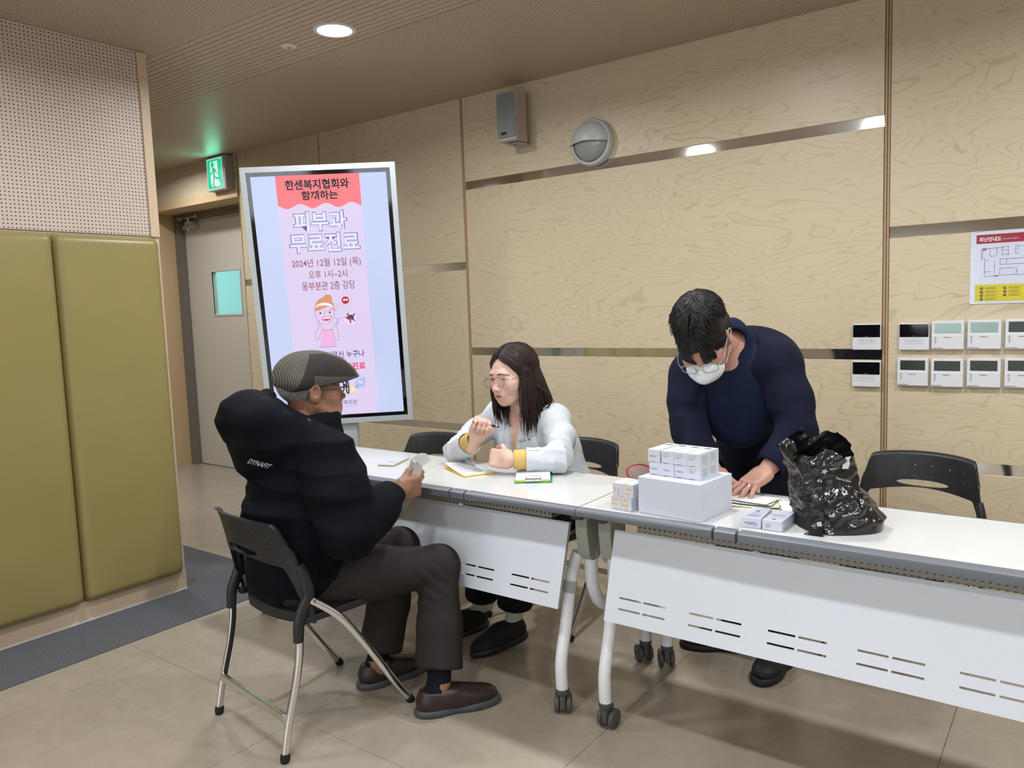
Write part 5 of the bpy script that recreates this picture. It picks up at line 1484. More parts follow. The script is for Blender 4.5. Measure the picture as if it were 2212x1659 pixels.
def glasses(parent, R, c, mat, w=.0225, h=.0205, round_=2.4, sep=.0345, y=.112, z=-.004, wire=.0011, ear_y=-.015):
    """spectacles in a head frame"""
    R4 = Matrix([[R[i][j] for j in range(3)] + [c[i]] for i in range(3)] + [[0, 0, 0, 1]])
    g = bpy.data.objects.new('glasses', None)
    rim = MB()
    for s in (-1, 1):
        pts = []
        for k in range(33):
            a = 2 * math.pi * k / 32; ca, sa = math.cos(a), math.sin(a); q = (abs(ca) ** round_ + abs(sa) ** round_) ** (-1 / round_)
            x = s * sep + w * q * ca; zz = z + h * q * sa
            pts.append(R4 @ Vector((x, y - abs(x) * .18 + .004, zz)))
        rim.tube(pts, wire, 8, cap=False)
    br = [R4 @ Vector((x, y - abs(x) * .18 + .006, z + .004 + .004 * (1 - (x / .012) ** 2))) for x in (-.0125, -.006, 0, .006, .0125)]
    rim.tube(br, wire, 8)
    o = rim.build('glasses', mat); keep(o, parent)
    for s in (-1, 1):
        x0 = s * (sep + w)
        p = spline([(x0, y - abs(x0) * .18 + .004, z + .006), (s * .0735, .085, z + .007), (s * .079, .03, z + .008), (s * .0815, ear_y, z + .010), (s * .080, ear_y - .018, z - .006), (s * .078, ear_y - .026, z - .026)], 5)
        MB().tube([R4 @ q for q in p], wire * 1.15, 8).build('temple', mat).parent = o
        V = []
        for k in range(24):
            a = 2 * math.pi * k / 24; ca, sa = math.cos(a), math.sin(a); q = (abs(ca) ** round_ + abs(sa) ** round_) ** (-1 / round_)
            x = s * sep + w * q * ca; V.append(R4 @ Vector((x, y - abs(x) * .18 + .004, z + h * q * sa)))
        mesh_obj('lens', V, [tuple(range(24))], M_lens).parent = o
    return o
def locks(name, guides, mat, parent, n=6, world=True):
    """hair strands: guides = list of (points, root radius, tip radius)"""
    Vs = []; Fs = []; off = 0
    for pts, r0, r1 in guides:
        P = np.array(pts, float); k = len(P)
        T = np.gradient(P, axis=0); T /= np.linalg.norm(T, axis=1, keepdims=True) + 1e-9
        ref = np.array([.31, .52, .80]); A = np.cross(T, ref); A /= np.linalg.norm(A, axis=1, keepdims=True) + 1e-9; B = np.cross(T, A)
        u_ = np.linspace(0, 1, k); r = (r0 + (r1 - r0) * u_) * (1 - .85 * np.clip((u_ - .8) / .2, 0, 1)) * np.clip(.35 + u_ * 6, 0, 1)
        ang = np.linspace(0, 2 * np.pi, n, endpoint=False)
        V = P[:, None, :] + r[:, None, None] * (np.cos(ang)[None, :, None] * A[:, None, :] + np.sin(ang)[None, :, None] * B[:, None, :])
        Vs.append(V.reshape(-1, 3))
        i = np.arange(k - 1)[:, None] * n; j = np.arange(n)[None, :]; j2 = (j + 1) % n
        Fs.append(np.stack([i + j, i + j2, i + n + j2, i + n + j], -1).reshape(-1, 4) + off); off += k * n
    return fast_mesh(name, np.concatenate(Vs), np.concatenate(Fs), mat, parent, world=world)
def hair_mat(name, c1, c2, rough=.38):
    t = NT(name); g = t.n('ShaderNodeTexCoord').outputs['Object']
    f = t.noise(g, 60, 3); t.l(t.mix(f, c1, c2), t.b.inputs['Base Color'])
    t.b.inputs['Roughness'].default_value = rough; t.b.inputs['Specular IOR Level'].default_value = .35
    t.bump(t.noise(g, 500, 2), .3, .001)
    return t.m
def shoe(parent, toe, heel, upper_mat, sole_mat, ln=.285, wd=.098, lift=0.0, high=.0, name='shoe'):
    """slip-on shoe from heel to toe on the floor; lift raises the heel"""
    heel = np.array(heel, float); toe = np.array(toe, float); F = nrm(toe - heel); U = nrm(np.array([0, 0, 1.]) - F * F[2]); L = np.cross(U, F)
    R = np.stack([L, F, U], 1); c = heel
    def mk(h=.0035):
        pts = [c + R @ np.array(q) for q in ((-.08, -.04, -.02), (.08, ln + .04, .18))]
        allp = np.array([c + R @ np.array((x, y, z)) for x in (-.08, .08) for y in (-.04, ln + .04) for z in (-.02, .17)])
        return Field(allp.min(0), allp.max(0), h).frame(R, c)
    f = mk()
    f.ell((0, .055, .045), (wd * .40, .055, .050), k=.02)
    f.ell((0, ln * .42, .046), (wd * .43, .085, .045), k=.03)
    f.ell((.004, ln * .68, .036), (wd * .48, .085, .036), k=.03)
    f.cap((0, .040, .05), (0, .046, .070 + high), .034, .034, k=.02)
    f.ell((0, .118, .066 + high * .5), (.034, .040, .026), k=.02)
    f.ell((0, .058, .128 + high), (.070, .060, .046), k=.008, op='s')
    f.cut((0, .12, .012), (0, 0, -1), .3, k=0)
    V, F_ = f.mesh(); V = smooth_verts(V, F_, 2)
    o = fast_mesh(name, V, F_, upper_mat, parent)
    g = mk()
    for y, r in ((.052, wd * .44), (ln * .36, wd * .40), (ln * .62, wd * .50), (ln * .80, wd * .44)):
        g.ell((.002, y, .013), (r, .062, .028), k=.03)
    g.cut((0, .12, .028), (0, 0, 1), .3, k=.003); g.cut((0, .12, .0005), (0, 0, -1), .3, k=.002)
    V, F_ = g.mesh(); V = smooth_verts(V, F_, 1)
    s_ = fast_mesh('sole', V, F_, sole_mat); s_.parent = o
    return o
# ------------------------------------------------------------------ seated man in a cap
def A3(*v): return np.array(v, float)
def local(P, R, c): return (P - c) @ R
def tinted(f, col, it=1):
    V, F = f.mesh(); V = smooth_verts(V, F, it, .4); return V, F, np.tile(np.array(col, float), (len(V), 1))
def eyes(parent, R, c, iris=(.02, .012, .008), look=(0, 0), closed=False):
    R4 = Matrix([[R[i][j] for j in range(3)] + [c[i]] for i in range(3)] + [[0, 0, 0, 1]])
    sc = plain('eye_white', srgb(226, 220, 214), .15)
    for s in (-1, 1):
        e = MB().lathe([(.0118 * math.cos(a), .0118 * math.sin(a)) for a in np.linspace(-1.55, 1.55, 14)], 20, R4 @ Matrix.Translation((s * .032, .0800, .0045))).build('eyeball', sc); keep(e, parent)
        ir = MB(); v = Vector((look[0], 1, look[1])).normalized()
        q = v.to_track_quat('Z', 'Y').to_matrix().to_4x4()
        ir.lathe([(0, .0121), (.0058, .0106), (.0058, .0100), (0, .0100)], 20, R4 @ Matrix.Translation((s * .032, .0800, .0045)) @ q)
        ir.build('iris', plain('iris_brown', iris, .1)).parent = e
def head_surface(R, c, V, F, s=1.0):
    P = local(V, R, c) / s; bv = BVHTree.FromPolygons([Vector(p) for p in P], [tuple(q) for q in F.tolist()])
    def g(x, z, lift=.0008, dflt=.09):
        h = bv.ray_cast(Vector((x, .2, z)), Vector((0, -1, 0))); return Vector((x, (h[0].y if h[0] is not None else dflt) + lift, z))
    return g
def brows(parent, R, c, mat, thick=.0032, tilt=.0, surf=None):
    R4 = Matrix([[R[i][j] for j in range(3)] + [c[i]] for i in range(3)] + [[0, 0, 0, 1]])
    for s in (-1, 1):
        p = [surf(q.x, q.z, .0002) for q in spline([(s * .013, 0, .0250 - tilt), (s * .029, 0, .0275), (s * .043, 0, .0250), (s * .053, 0, .019)], 5)] if surf else spline([(s * .015, .0985, .0250 - tilt), (s * .029, .0965, .0265), (s * .043, .0885, .0240), (s * .051, .080, .020)], 5)
        keep(MB().tube([R4 @ q for q in p], [thick * (1 - .6 * (k / (len(p) - 1))) for k in range(len(p))], 8, flat=(R4.to_3x3() @ Vector((0, 1, 0)), .45)).build('eyebrow', mat), parent)

OMF = nrm((.24, .97, 0)); OMR = np.cross(OMF, A3(0, 0, 1))     # forward, his right
om = thing('person', (-2.13, 1.62, 0), 'elderly man in tweed flat cap and black down jacket seated with his back turned', 'person')
OH_R, OH_C = head_frame((-2.128, 1.700, 1.112), (.36, .93, .02))
oskin = srgb(150, 108, 86)
M_skin_o = skin_mat('skin_tanned', .5)
pel = A3(-2.14, 1.60, .50); neckb = A3(-2.135, 1.655, .985)
shR, shL = A3(-1.955, 1.615, .915), A3(-2.325, 1.70, .915)
elR, elL = A3(-1.850, 1.590, .690), A3(-2.36, 1.68, .68)
wrR, wrL = A3(-1.905, 1.850, .752), A3(-2.12, 1.865, .625)
hpR, hpL = pel + OMR * .09, pel - OMR * .09
knR, knL = A3(-1.815, 1.955, .470), A3(-2.015, 1.965, .505)
anR, anL = A3(-1.755, 1.872, .10), A3(-2.068, 1.885, .10)
parts = []
f = Field(OH_C - .17, OH_C + A3(.17, .17, .16), .0019).frame(OH_R, OH_C)
build_head(f, 1.02, 1.06, 1, nose=.6)
f.ell((0, .05, -.085), (.06, .04, .03), k=.03)
V, F = f.mesh(); V = smooth_verts(V, F, 1, .4); P = local(V, OH_R, OH_C)
parts.append((V, F, face_tint(P, oskin, srgb(140, 84, 74))))
f = Field(A3(-2.02, 1.74, .64), A3(-1.76, 2.03, .87), .0019)
fd = nrm((.16, .95, .05)); nn = nrm((-.95, .18, .20))
build_hand(f, wrR + fd * .012, fd, nn, True, [(.55, .75, .35), (.65, .85, .4), (.75, .9, .45), (.8, .9, .5)], [(.80, .55, .30), (.93, .25, .32), (.95, -.05, .35)], 1.06, .03)
parts.append(tinted(f, oskin))
f = Field(wrL - .14, wrL + .16, .0024)
build_hand(f, wrL + A3(0, .01, 0), nrm((.45, .86, -.22)), nrm((.10, -.2, -.95)), False, [(.5, .7, .4)] * 4, [(.7, .5, .5), (.8, .3, .5), (.8, .1, .5)], 1.04, .03)
parts.append(tinted(f, oskin))
f = Field(A3(-2.55, 1.36, .02), A3(-1.55, 2.2, 1.06), .008)
f.cap(pel, pel + A3(0, .03, .2), .12, .125, k=.05); f.cap(pel + A3(0, .03, .2), neckb - A3(0, 0, .1), .13, .11, k=.06); f.cap(neckb - A3(0, 0, .12), neckb + A3(0, .02, .05), .055, k=.05)
for s_, e_, w_ in ((shR, elR, wrR), (shL, elL, wrL)): f.chain([s_, e_, w_], [.055, .045, .029], .03)
for h_, k_, a_ in ((hpR, knR, anR), (hpL, knL, anL)): f.chain([h_, k_, a_, a_ + A3(.0, .0, -.05)], [.085, .056, .030, .030], .04)
parts.append(tinted(f, oskin))
V, F, C = join_meshes(parts)
fast_mesh('body', V, F, M_skin_o, om, col=C)
eyes(om, OH_R, OH_C); brows(om, OH_R, OH_C, hair_mat('grey_brow', srgb(70, 66, 64), srgb(120, 116, 112)))
# grey hair below the cap
M_greyhair = hair_mat('grey_hair', srgb(96, 96, 98), srgb(206, 206, 206), .5)
R4 = OH_R; gl = []
rg = random.Random(3)
f = Field(OH_C - .13, OH_C + .13, .0028).frame(OH_R, OH_C)
f.ell((0, -.014, .036), (.0765, .0985, .088), k=.0)
f.box((0, .10, .0), (.2, .085, .2), None, .0, k=.002, op='s'); f.cut((0, -.07, -.058), (0, .25, -1), .16, k=.004)
for s in (-1, 1): f.ell((s * .082, .0, -.012), (.020, .026, .036), k=.004, op='s')
V, F = f.mesh(); 
if len(V): keep_hair = fast_mesh('hair', smooth_verts(V, F, 2), F, M_greyhair, om)
for k in range(420):
    az = rg.uniform(100, 440) ; a = math.radians(az if az < 360 else az - 360)
    th = math.radians(rg.uniform(150, 390)); c_, s_ = math.cos(th), math.sin(th)
    if s_ > .10: continue
    z0 = rg.uniform(-.04, .03); pts = []
    for i in range(6):
        z = z0 - i * .0075; rr = math.sqrt(max(1 - ((z - .036) / .088) ** 2, .05)); 
        y = -.014 + .1005 * rr * s_; x = .0785 * rr * c_
        if z < -.045: y *= .96; x *= .96
        pts.append(OH_C + OH_R @ A3(x + rg.uniform(-.001, .001), y, z))
    gl.append((pts, .0016, .0007))
locks('hair_strands', gl, M_greyhair, om, 5)
# flat cap, built in the head's own frame
fc = Field(A3(-.13, -.14, -.04), A3(.13, .19, .16), .0026)
fc.ell((0, -.004, .052), (.0925, .120, .084), k=0); fc.ell((0, .072, .052), (.076, .084, .048), k=.05); fc.ell((0, .112, .030), (.060, .062, .022), k=.03)
fc.cap((-.07, -.06, .035), (.07, -.06, .035), .03, k=.03)
fc.ell((0, -.014, .022), (.0765, .100, .080), k=.003, op='s')
fc.cut((0, 0, .012), (0, .10, -1), .4, k=.005)
fc.ell((0, .13, .002), (.080, .080, .022), k=.006, op='s')
V, F = fc.mesh(); V = smooth_verts(V, F, 2)
N_ = vert_normals(V, F); V = V + N_ * (.0012 * np_noise(V * 60, 4))[:, None]
tc_ = NT('tweed_cap'); g = tc_.n('ShaderNodeTexCoord').outputs['Object']; sp = tc_.n('ShaderNodeSeparateXYZ'); tc_.l(g, sp.inputs[0])
ax_ = tc_.math('ABSOLUTE', sp.outputs[0])
yl = tc_.math('ADD', sp.outputs[1], 0.0)
wv = lambda q, p_: tc_.math('GREATER_THAN', tc_.math('FRACT', tc_.math('MULTIPLY', q, 1 / p_)), .5)
diag = tc_.math('ADD', sp.outputs[2], tc_.math('MULTIPLY', ax_, -.8))
chk = tc_.math('ADD', wv(sp.outputs[1], .0060), wv(diag, .0056))
tweed = tc_.mix(tc_.math('MULTIPLY', chk, .5), srgb(44, 41, 39), srgb(122, 118, 108))
side = tc_.math('GREATER_THAN', ax_, .046)
low = tc_.math('LESS_THAN', sp.outputs[2], tc_.math('ADD', .052, tc_.math('MULTIPLY', sp.outputs[1], -.12)))
frn = tc_.math('GREATER_THAN', sp.outputs[1], -.012)
pl = tc_.math('MULTIPLY', side, tc_.math('SUBTRACT', 1.0, tc_.math('MULTIPLY', low, frn)))
bk = tc_.math('LESS_THAN', sp.outputs[1], tc_.math('ADD', -.085, tc_.math('MULTIPLY', sp.outputs[2], .62))); pl = tc_.math('MULTIPLY', pl, tc_.math('SUBTRACT', 1.0, bk))
tc_.l(tc_.mix(pl, tweed, srgb(58, 54, 53)), tc_.b.inputs['Base Color']); tc_.b.inputs['Roughness'].default_value = .9; tc_.b.inputs['Specular IOR Level'].default_value = .15
tc_.bump(tc_.noise(g, 700, 2), .4, .001)
cap_o = fast_mesh('flat_cap', V, F, tc_.m, om)
R4m = Matrix([[OH_R[i][j] for j in range(3)] + [OH_C[i]] for i in range(3)] + [[0, 0, 0, 1]])
cap_o.matrix_basis = R4m
glasses(om, OH_R, OH_C, plain('dark_frame', srgb(22, 20, 20), .3), .0225, .0200, 3.0, y=.122, z=-.002, wire=.0021)

# down jacket
M_down = cloth_mat('black_down_shell', srgb(8, 11, 19), .8, 700, .35, .15, bigfold=1.0)
M_down.node_tree.nodes['Principled BSDF'].inputs['Specular IOR Level'].default_value = .12
f = Field(A3(-2.62, 1.30, .42), A3(-1.60, 2.0, 1.17), .0048)
mid = (pel + neckb) / 2
f.ell(pel + A3(.0, .055, .035), (.212, .20, .125), np.stack([OMR, OMF, A3(0, 0, 1)], 1), k=.05)
f.ell(pel + A3(.0, -.01, .0), (.19, .135, .10), np.stack([OMR, OMF, A3(0, 0, 1)], 1), k=.04)
f.ell(A3(-2.14, 1.60, .68), (.205, .160, .16), np.stack([OMR, OMF, A3(0, 0, 1)], 1), k=.08)
f.ell(A3(-2.14, 1.625, .85), (.205, .140, .14), np.stack([OMR, OMF, A3(0, 0, 1)], 1), k=.08)
f.cap(shR - A3(0, 0, .015), shL - A3(0, 0, .015), .088, k=.06)
f.chain([shR, (shR + elR) / 2 + A3(.008, -.004, 0), elR], [.088, .088, .080], .05)
f.chain([elR, (elR + wrR) / 2 + A3(0, 0, -.008), wrR - nrm(wrR - elR) * .03], [.080, .072, .052], .05)
f.chain([shL, elL, wrL - nrm(wrL - elL) * .03], [.09, .086, .054], .05)
# standing collar and hood
f.chain([neckb + A3(-.06, -.05, -.03), neckb + A3(.00, -.065, -.035), neckb + A3(.06, -.045, -.03)], .065, .04)
f.cap(neckb + A3(.0, .015, -.03), neckb + A3(.01, .03, .01), .092, .085, k=.04)
for a in np.linspace(-2.6, 2.6, 15):
    q = neckb + (OMF * math.cos(a) * .088 + OMR * math.sin(a) * .088) + A3(.006, .030, -.02)
    f.cap(q, q + A3(0, 0, .035 + .022 * max(math.cos(a), -.2)), .022, .019, k=.02)
f.ell(neckb + A3(.006, .03, .075), (.072, .078, .075), np.stack([OMR, OMF, A3(0, 0, 1)], 1), k=.008, op='s')
hb = neckb - OMF * .135
f.chain([hb - OMR * .125 + OMF * .02 + A3(0, 0, .045), hb - OMR * .05 + A3(0, 0, .045) - OMF * .02, hb + OMR * .06 + A3(0, 0, .03) - OMF * .005, hb + OMR * .15 + OMF * .09 + A3(0, 0, .0)], [.072, .086, .080, .050], .05)
f.chain([hb - OMR * .12 + A3(0, 0, -.04), hb - OMF * .005 + A3(0, 0, -.055), hb + OMR * .11 + OMF * .03 + A3(0, 0, -.04)], [.066, .074, .05], .045)
f.cap(hb - OMR * .11 + A3(0, 0, .09), hb + OMR * .02 + OMF * .03 + A3(0, 0, .085), .035, .03, k=.03)
f.chain([neckb - OMR * .15 - OMF * .05 + A3(0, 0, .100), neckb - OMR * .05 - OMF * .105 + A3(0, 0, .074), neckb + OMR * .06 - OMF * .08 + A3(0, 0, .048), neckb + OMR * .115 + OMF * .02 + A3(0, 0, .022)], [.024, .022, .020, .018], .014)
f.cut(wrR - nrm(wrR - elR) * .012, wrR - elR, .10, k=.01)
f.cap(wrR - nrm(wrR - elR) * .03, wrR + nrm(wrR - elR) * .02, .036, .040, k=.006, op='s')
V, F = f.mesh(); V = smooth_verts(V, F, 2)
N_ = vert_normals(V, F)
# stitched baffles along body and sleeves, then soft creases
def crease(V, sd): return 1.4 * (.55 - np.abs(np_noise(V * A3(16, 16, 34), sd))) + .5 * np_noise(V * 34, sd + 20)
def seg_s(P, pts):
    best = np.full(len(P), 9.0); s = np.zeros(len(P)); acc = 0
    for a, b in zip(pts[:-1], pts[1:]):
        ab = b - a; L = np.linalg.norm(ab); t = np.clip((P - a) @ ab / L ** 2, 0, 1); d = np.linalg.norm(P - a - t[:, None] * ab, axis=1)
        m = d < best; best[m] = d[m]; s[m] = acc + t[m] * L; acc += L
    return best, s
dR, sR = seg_s(V, [shR, elR, wrR]); dL, sL = seg_s(V, [shL, elL, wrL]); dT = np.abs((V - A3(-2.14, 1.62, 0)) @ OMR) * .72
arm = np.minimum(dR, dL) < np.minimum(.115, dT + .03)
sA = np.where(dR < dL, sR, sL)
s_all = np.where(arm, sA / .098, (V[:, 2] + .02 * np_noise(V * 5, 3)) / .112)
baf = np.abs(np.sin(np.pi * s_all)) ** .55
hoodm = np.clip((V[:, 2] - .93) / .04, 0, 1) * (1 - arm)
amp = .0028 * (1 - hoodm)
V = V + N_ * (amp * (baf - .8) + .0085 * crease(V, 5) + .0022 * np_noise(V * 60, 6))[:, None]
V = smooth_verts(V, F, 1, .35)
jk = fast_mesh('down_jacket', V, F, M_down, om)
jb = BVHTree.FromPolygons([Vector(v) for v in V], [tuple(q) for q in F.tolist()])
def camera_print(bvh_, body, q00, q10, hpx, mat, parent, bold=.02, slant=0.0):
    """lettering draped on a surface between two pixels (baseline ends), hpx pixels tall"""
    pts, fs, w_, h_ = text_mesh(body, bold); out = []
    ux, uy = q10[0] - q00[0], q10[1] - q00[1]; L = math.hypot(ux, uy); nx, ny = uy / L, -ux / L
    for x, y in pts:
        a, b = x / w_, y / h_
        px = q00[0] + ux * a + nx * hpx * b + slant * b * ux / L; py = q00[1] + uy * a + ny * hpx * b + slant * b * uy / L
        d = Vector(ray(px, py)).normalized(); hit = bvh_.ray_cast(Vector(CAM), d)
        if hit[0] is None: return None
        out.append(hit[0] - d * .003)
    o = mesh_obj('lettering', out, fs, mat); o.parent = parent; return o
camera_print(jb, 'DYNAFIT', (533, 1000), (580, 1013), 11, plain('silver_print', srgb(170, 172, 178), .4), jk, .03, 6)
camera_print(jb, '::', (664, 906), (670, 910), 2.5, plain('silver_print2', srgb(150, 152, 158), .4), jk, .02, 0)

# trousers, socks and shoes
M_trou = cloth_mat('brown_black_wool', srgb(40, 35, 34), .8, 1200, .12, .10)
f = Field(A3(-2.42, 1.40, .10), A3(-1.62, 2.10, .64), .0042)
f.ell(pel + A3(0, 0, -.01), (.175, .14, .095), np.stack([OMR, OMF, A3(0, 0, 1)], 1), k=.03)
for h_, k_, a_ in ((hpR, knR, anR), (hpL, knL, anL)):
    mm = (h_ + k_) / 2 + A3(0, 0, .006)
    f.chain([h_, mm, k_], [.100, .088, .070], .03)
    sh = nrm(a_ - k_)
    f.chain([k_, (k_ + a_) / 2 + OMF * .004, a_ - sh * .0], [.071, .076, .084], .02)
    f.ell(k_ + A3(0, .010, .006), (.058, .056, .056), k=.04)
    f.cut(a_ - sh * .050, sh + OMF * -.12, .11, k=.004)
    f.cap(a_ - sh * .085, a_ + sh * .03, .068, .071, k=.003, op='s')
V, F = f.mesh(); V = smooth_verts(V, F, 2); N_ = vert_normals(V, F)
fold = np.zeros(len(V))
for k_, a_, h_ in ((knR, anR, hpR), (knL, anL, hpL)):
    dk = np.linalg.norm(V - (k_ - OMF * .05 + A3(0, 0, -.05)), axis=1)
    fold += np.exp(-(dk / .08) ** 2) * np.sin((V[:, 2] * .8 + (V @ OMF) * .8) * 150) * .0035
V = V + N_ * (fold + .0022 * np_noise(V * 24, 8))[:, None]
fast_mesh('trousers', V, F, M_trou, om)
M_sock = cloth_mat('navy_sock', srgb(16, 18, 30), .9, 900, .3)
M_leather = plain('brown_leather', srgb(44, 32, 31), .36, nscale=14, namp=.25, bump=.15, bscale=500)
M_sole = plain('grey_sole', srgb(66, 70, 76), .5)
for a_, k_, toe, heel in ((anR, knR, (-1.622, 2.052), (-1.797, 1.800)), (anL, knL, (-2.015, 2.096), (-2.104, 1.822))):
    sh = nrm(a_ - k_); T_ = A3(*toe, 0); H_ = A3(*heel, 0); fw_ = nrm(T_ - H_)
    m = MB(); m.tube([Vector(p_) for p_ in (a_ - sh * .12, a_ - sh * .06, a_ - sh * .01, H_ + fw_ * .060 + A3(0, 0, .062))], [.046, .043, .041, .036], 18); keep(m.build('sock', M_sock), om)
    shoe(om, T_, H_, M_leather, M_sole, ln=float(np.linalg.norm(T_ - H_)) - .01, wd=.104)
# folded slip in his hand
t = thing('paper_envelope', wrR + A3(.02, .07, 0), 'translucent pale envelope held in the seated man\'s hand', 'envelope')
p0 = on_y(862, 1046, 1.905); p1 = on_y(884, 1062, 1.912); p2 = on_y(915, 1008, 1.955); p3 = on_y(890, 990, 1.945)
def env(u_, v_):
    a = p0.lerp(p1, u_); b = p3.lerp(p2, u_); q = a.lerp(b, v_)
    return q + Vector((-.3, -.9, .2)).normalized() * (.010 * math.sin(math.pi * u_) * (.3 + v_) + .004 * math.sin(v_ * 7))
te = NT('glassine'); te.b.inputs['Base Color'].default_value = (*srgb(214, 216, 214), 1); te.b.inputs['Roughness'].default_value = .3; te.b.inputs['Transmission Weight'].default_value = .35; te.b.inputs['IOR'].default_value = 1.1
slab(env, .0012).build('envelope_body', te.m, t, world=True)
q0, q1 = env(.05, 1.0), env(.95, 1.0); up_ = (env(.5, 1) - env(.5, .7)).normalized()
slab(lambda u_, v_: q0.lerp(q1, u_) + up_ * (.030 * v_ * (1 - .4 * abs(2 * u_ - 1))) + Vector((.02, .02, 0)) * v_, .0008).build('envelope_flap', te.m, t, world=True)
# ------------------------------------------------------------------ woman in a white coat
wo = thing('person', (-1.88, 2.80, 0), 'woman with long dark hair and round glasses in a white coat, leaning on the table', 'person')
WF = nrm((-.10, -.99, 0)); WR = np.cross(WF, A3(0, 0, 1))
WB = np.stack([WR, WF, A3(0, 0, 1)], 1)
WH_R, WH_C = head_frame((-1.888, 2.532, 1.086), (-.14, -.985, -.10), roll=math.radians(-3))
wskin = srgb(218, 180, 164)
M_skin_w = skin_mat('skin_fair', .45)
wpel = A3(-1.87, 2.83, .50); wneck = A3(-1.895, 2.605, .955)
wsR, wsL = A3(-2.055, 2.655, .905), A3(-1.750, 2.625, .905)
weR, weL = A3(-2.075, 2.385, .787), A3(-1.605, 2.432, .788)
wwR, wwL = A3(-1.915, 2.312, .862), A3(-1.752, 2.318, .794)
whR, whL = wpel + WR * .085, wpel - WR * .085
wkR, wkL = A3(-1.985, 2.43, .50), A3(-1.80, 2.42, .49)
waR, waL = A3(-2.075, 2.50, .10), A3(-1.855, 2.44, .12)
parts = []
f = Field(WH_C - A3(.15, .17, .24), WH_C + A3(.15, .16, .15), .0017).frame(WH_R, WH_C, .97)
build_head(f, .97, .90, 0, nose=.2, neck=False, mouth_open=.7)
f.world(); nk = WH_C + WH_R @ A3(0, -.02, -.055)
f.cap(nk, wneck + A3(0, .0, -.02), .047, .052, k=.03)
V, F = f.mesh(); V = smooth_verts(V, F, 1, .4); P = local(V, WH_R, WH_C) / .97
parts.append((V, F, face_tint(P, wskin, srgb(190, 116, 112)))); w_surf = head_surface(WH_R, WH_C, V, F, .97)
# right hand raised with the pen
f = Field(A3(-2.02, 2.17, .78), A3(-1.74, 2.40, 1.0), .0017)
rF = nrm((.42, .05, .88)); rN = nrm((.56, -.80, -.22))
build_hand(f, wwR + rF * .004, rF, rN, True, [(1.25, 1.45, .9), (1.3, 1.5, .9), (1.35, 1.5, .9), (1.4, 1.5, .9)], [(.75, .45, .50), (.65, .05, .75), (.5, -.45, .70)], .92, .02)
parts.append(tinted(f, wskin))
# left fist on the table
f = Field(A3(-1.95, 2.17, .725), A3(-1.66, 2.42, .90), .0017)
lF = nrm((-.86, -.36, .08)); lN = nrm((-.36, .84, -.30))
build_hand(f, wwL + lF * -.005, lF, lN, False, [(1.35, 1.6, 1.0), (1.4, 1.6, 1.0), (1.4, 1.6, 1.0), (1.4, 1.6, 1.0)], [(.6, .6, .45), (.75, -.15, .75), (.5, -.6, .65)], .92, .0)
parts.append(tinted(f, wskin))
f = Field(A3(-2.3, 2.1, .02), A3(-1.45, 3.05, 1.0), .008)
f.cap(wpel, wpel + A3(0, -.06, .2), .11, .10, k=.05); f.cap(wpel + A3(0, -.06, .2), wneck - A3(0, -.03, .12), .10, .09, k=.05); f.cap(wneck - A3(0, -.02, .12), wneck + A3(0, 0, .02), .05, k=.05)
for s_, e_, w_ in ((wsR, weR, wwR), (wsL, weL, wwL)): f.chain([s_, e_, w_], [.042, .034, .024], .03)
for h_, k_, a_ in ((whR, wkR, waR), (whL, wkL, waL)): f.chain([h_, k_, a_], [.08, .055, .034], .04)
parts.append(tinted(f, wskin))
# chest showing in the neckline
f = Field(wneck - A3(.16, .16, .17), wneck + A3(.16, .14, .06), .004)
f.ell(wneck + A3(.0, .012, -.075), (.100, .062, .085), WB, k=.02); f.cap(wneck + A3(0, 0, -.06), wneck + A3(0, .0, .03), .052, k=.03)
parts.append(tinted(f, wskin))
V, F, C = join_meshes(parts)
fast_mesh('body', V, F, M_skin_w, wo, col=C)
WE_R = WH_R * .97
eyes(wo, WE_R, WH_C, look=(-.35, -.12)); brows(wo, WE_R, WH_C, hair_mat('brown_brow', srgb(70, 46, 40), srgb(92, 62, 54), .6), .0030, surf=w_surf)
lash = plain('eyelash', srgb(30, 20, 18), .6)
R4w = Matrix([[WE_R[i][j] for j in range(3)] + [WH_C[i]] for i in range(3)] + [[0, 0, 0, 1]])
for s in (-1, 1):
    keep(MB().tube([R4w @ Vector(q) for q in [w_surf(q_.x, q_.z, .0004) for q_ in spline([(s * .0185, 0, .0052), (s * .026, 0, .0086), (s * .036, 0, .0094), (s * .0475, 0, .0062)], 5)]], .0012, 6).build('eyelash', lash), wo)
glasses(wo, WE_R, WH_C, _steel('bronze_wire', .25, (.42, .33, .28)), .0235, .0225, 2.05, sep=.0345, y=.117, z=-.003, wire=.0010)

# hair: a cap over the skull and long locks on both sides
M_whair = hair_mat('dark_brown_hair', srgb(18, 12, 11), srgb(50, 31, 26), .5)
f = Field(WH_C - A3(.17, .19, .14), WH_C + A3(.17, .17, .16), .0030).frame(WH_R, WH_C)
f.ell((0, -.020, .040), (.080, .103, .094), k=0); f.ell((0, -.052, -.045), (.079, .066, .085), k=.04)
for s in (-1, 1): f.chain([(s * .054, .018, .082), (s * .070, .0, .02), (s * .070, -.022, -.05)], [.014, .012, .010], .03)
f.ell((0, .088, -.012), (.063, .058, .099), k=.012, op='s')
f.ell((0, .03, -.09), (.05, .07, .06), k=.01, op='s')
V, F = f.mesh(); fast_mesh('hair', smooth_verts(V, F, 2), F, M_whair, wo)
rg = random.Random(11); gl = []
def skull(th, ph, sc=1.0):
    """th: 0 at crown .. pi down; ph: 0 = right side, pi/2 = front, pi = left, 3pi/2 = back (head frame)"""
    return A3(.083 * sc * math.sin(th) * math.cos(ph), -.020 + .106 * sc * math.sin(th) * math.sin(ph), .040 + .0965 * sc * math.cos(th))
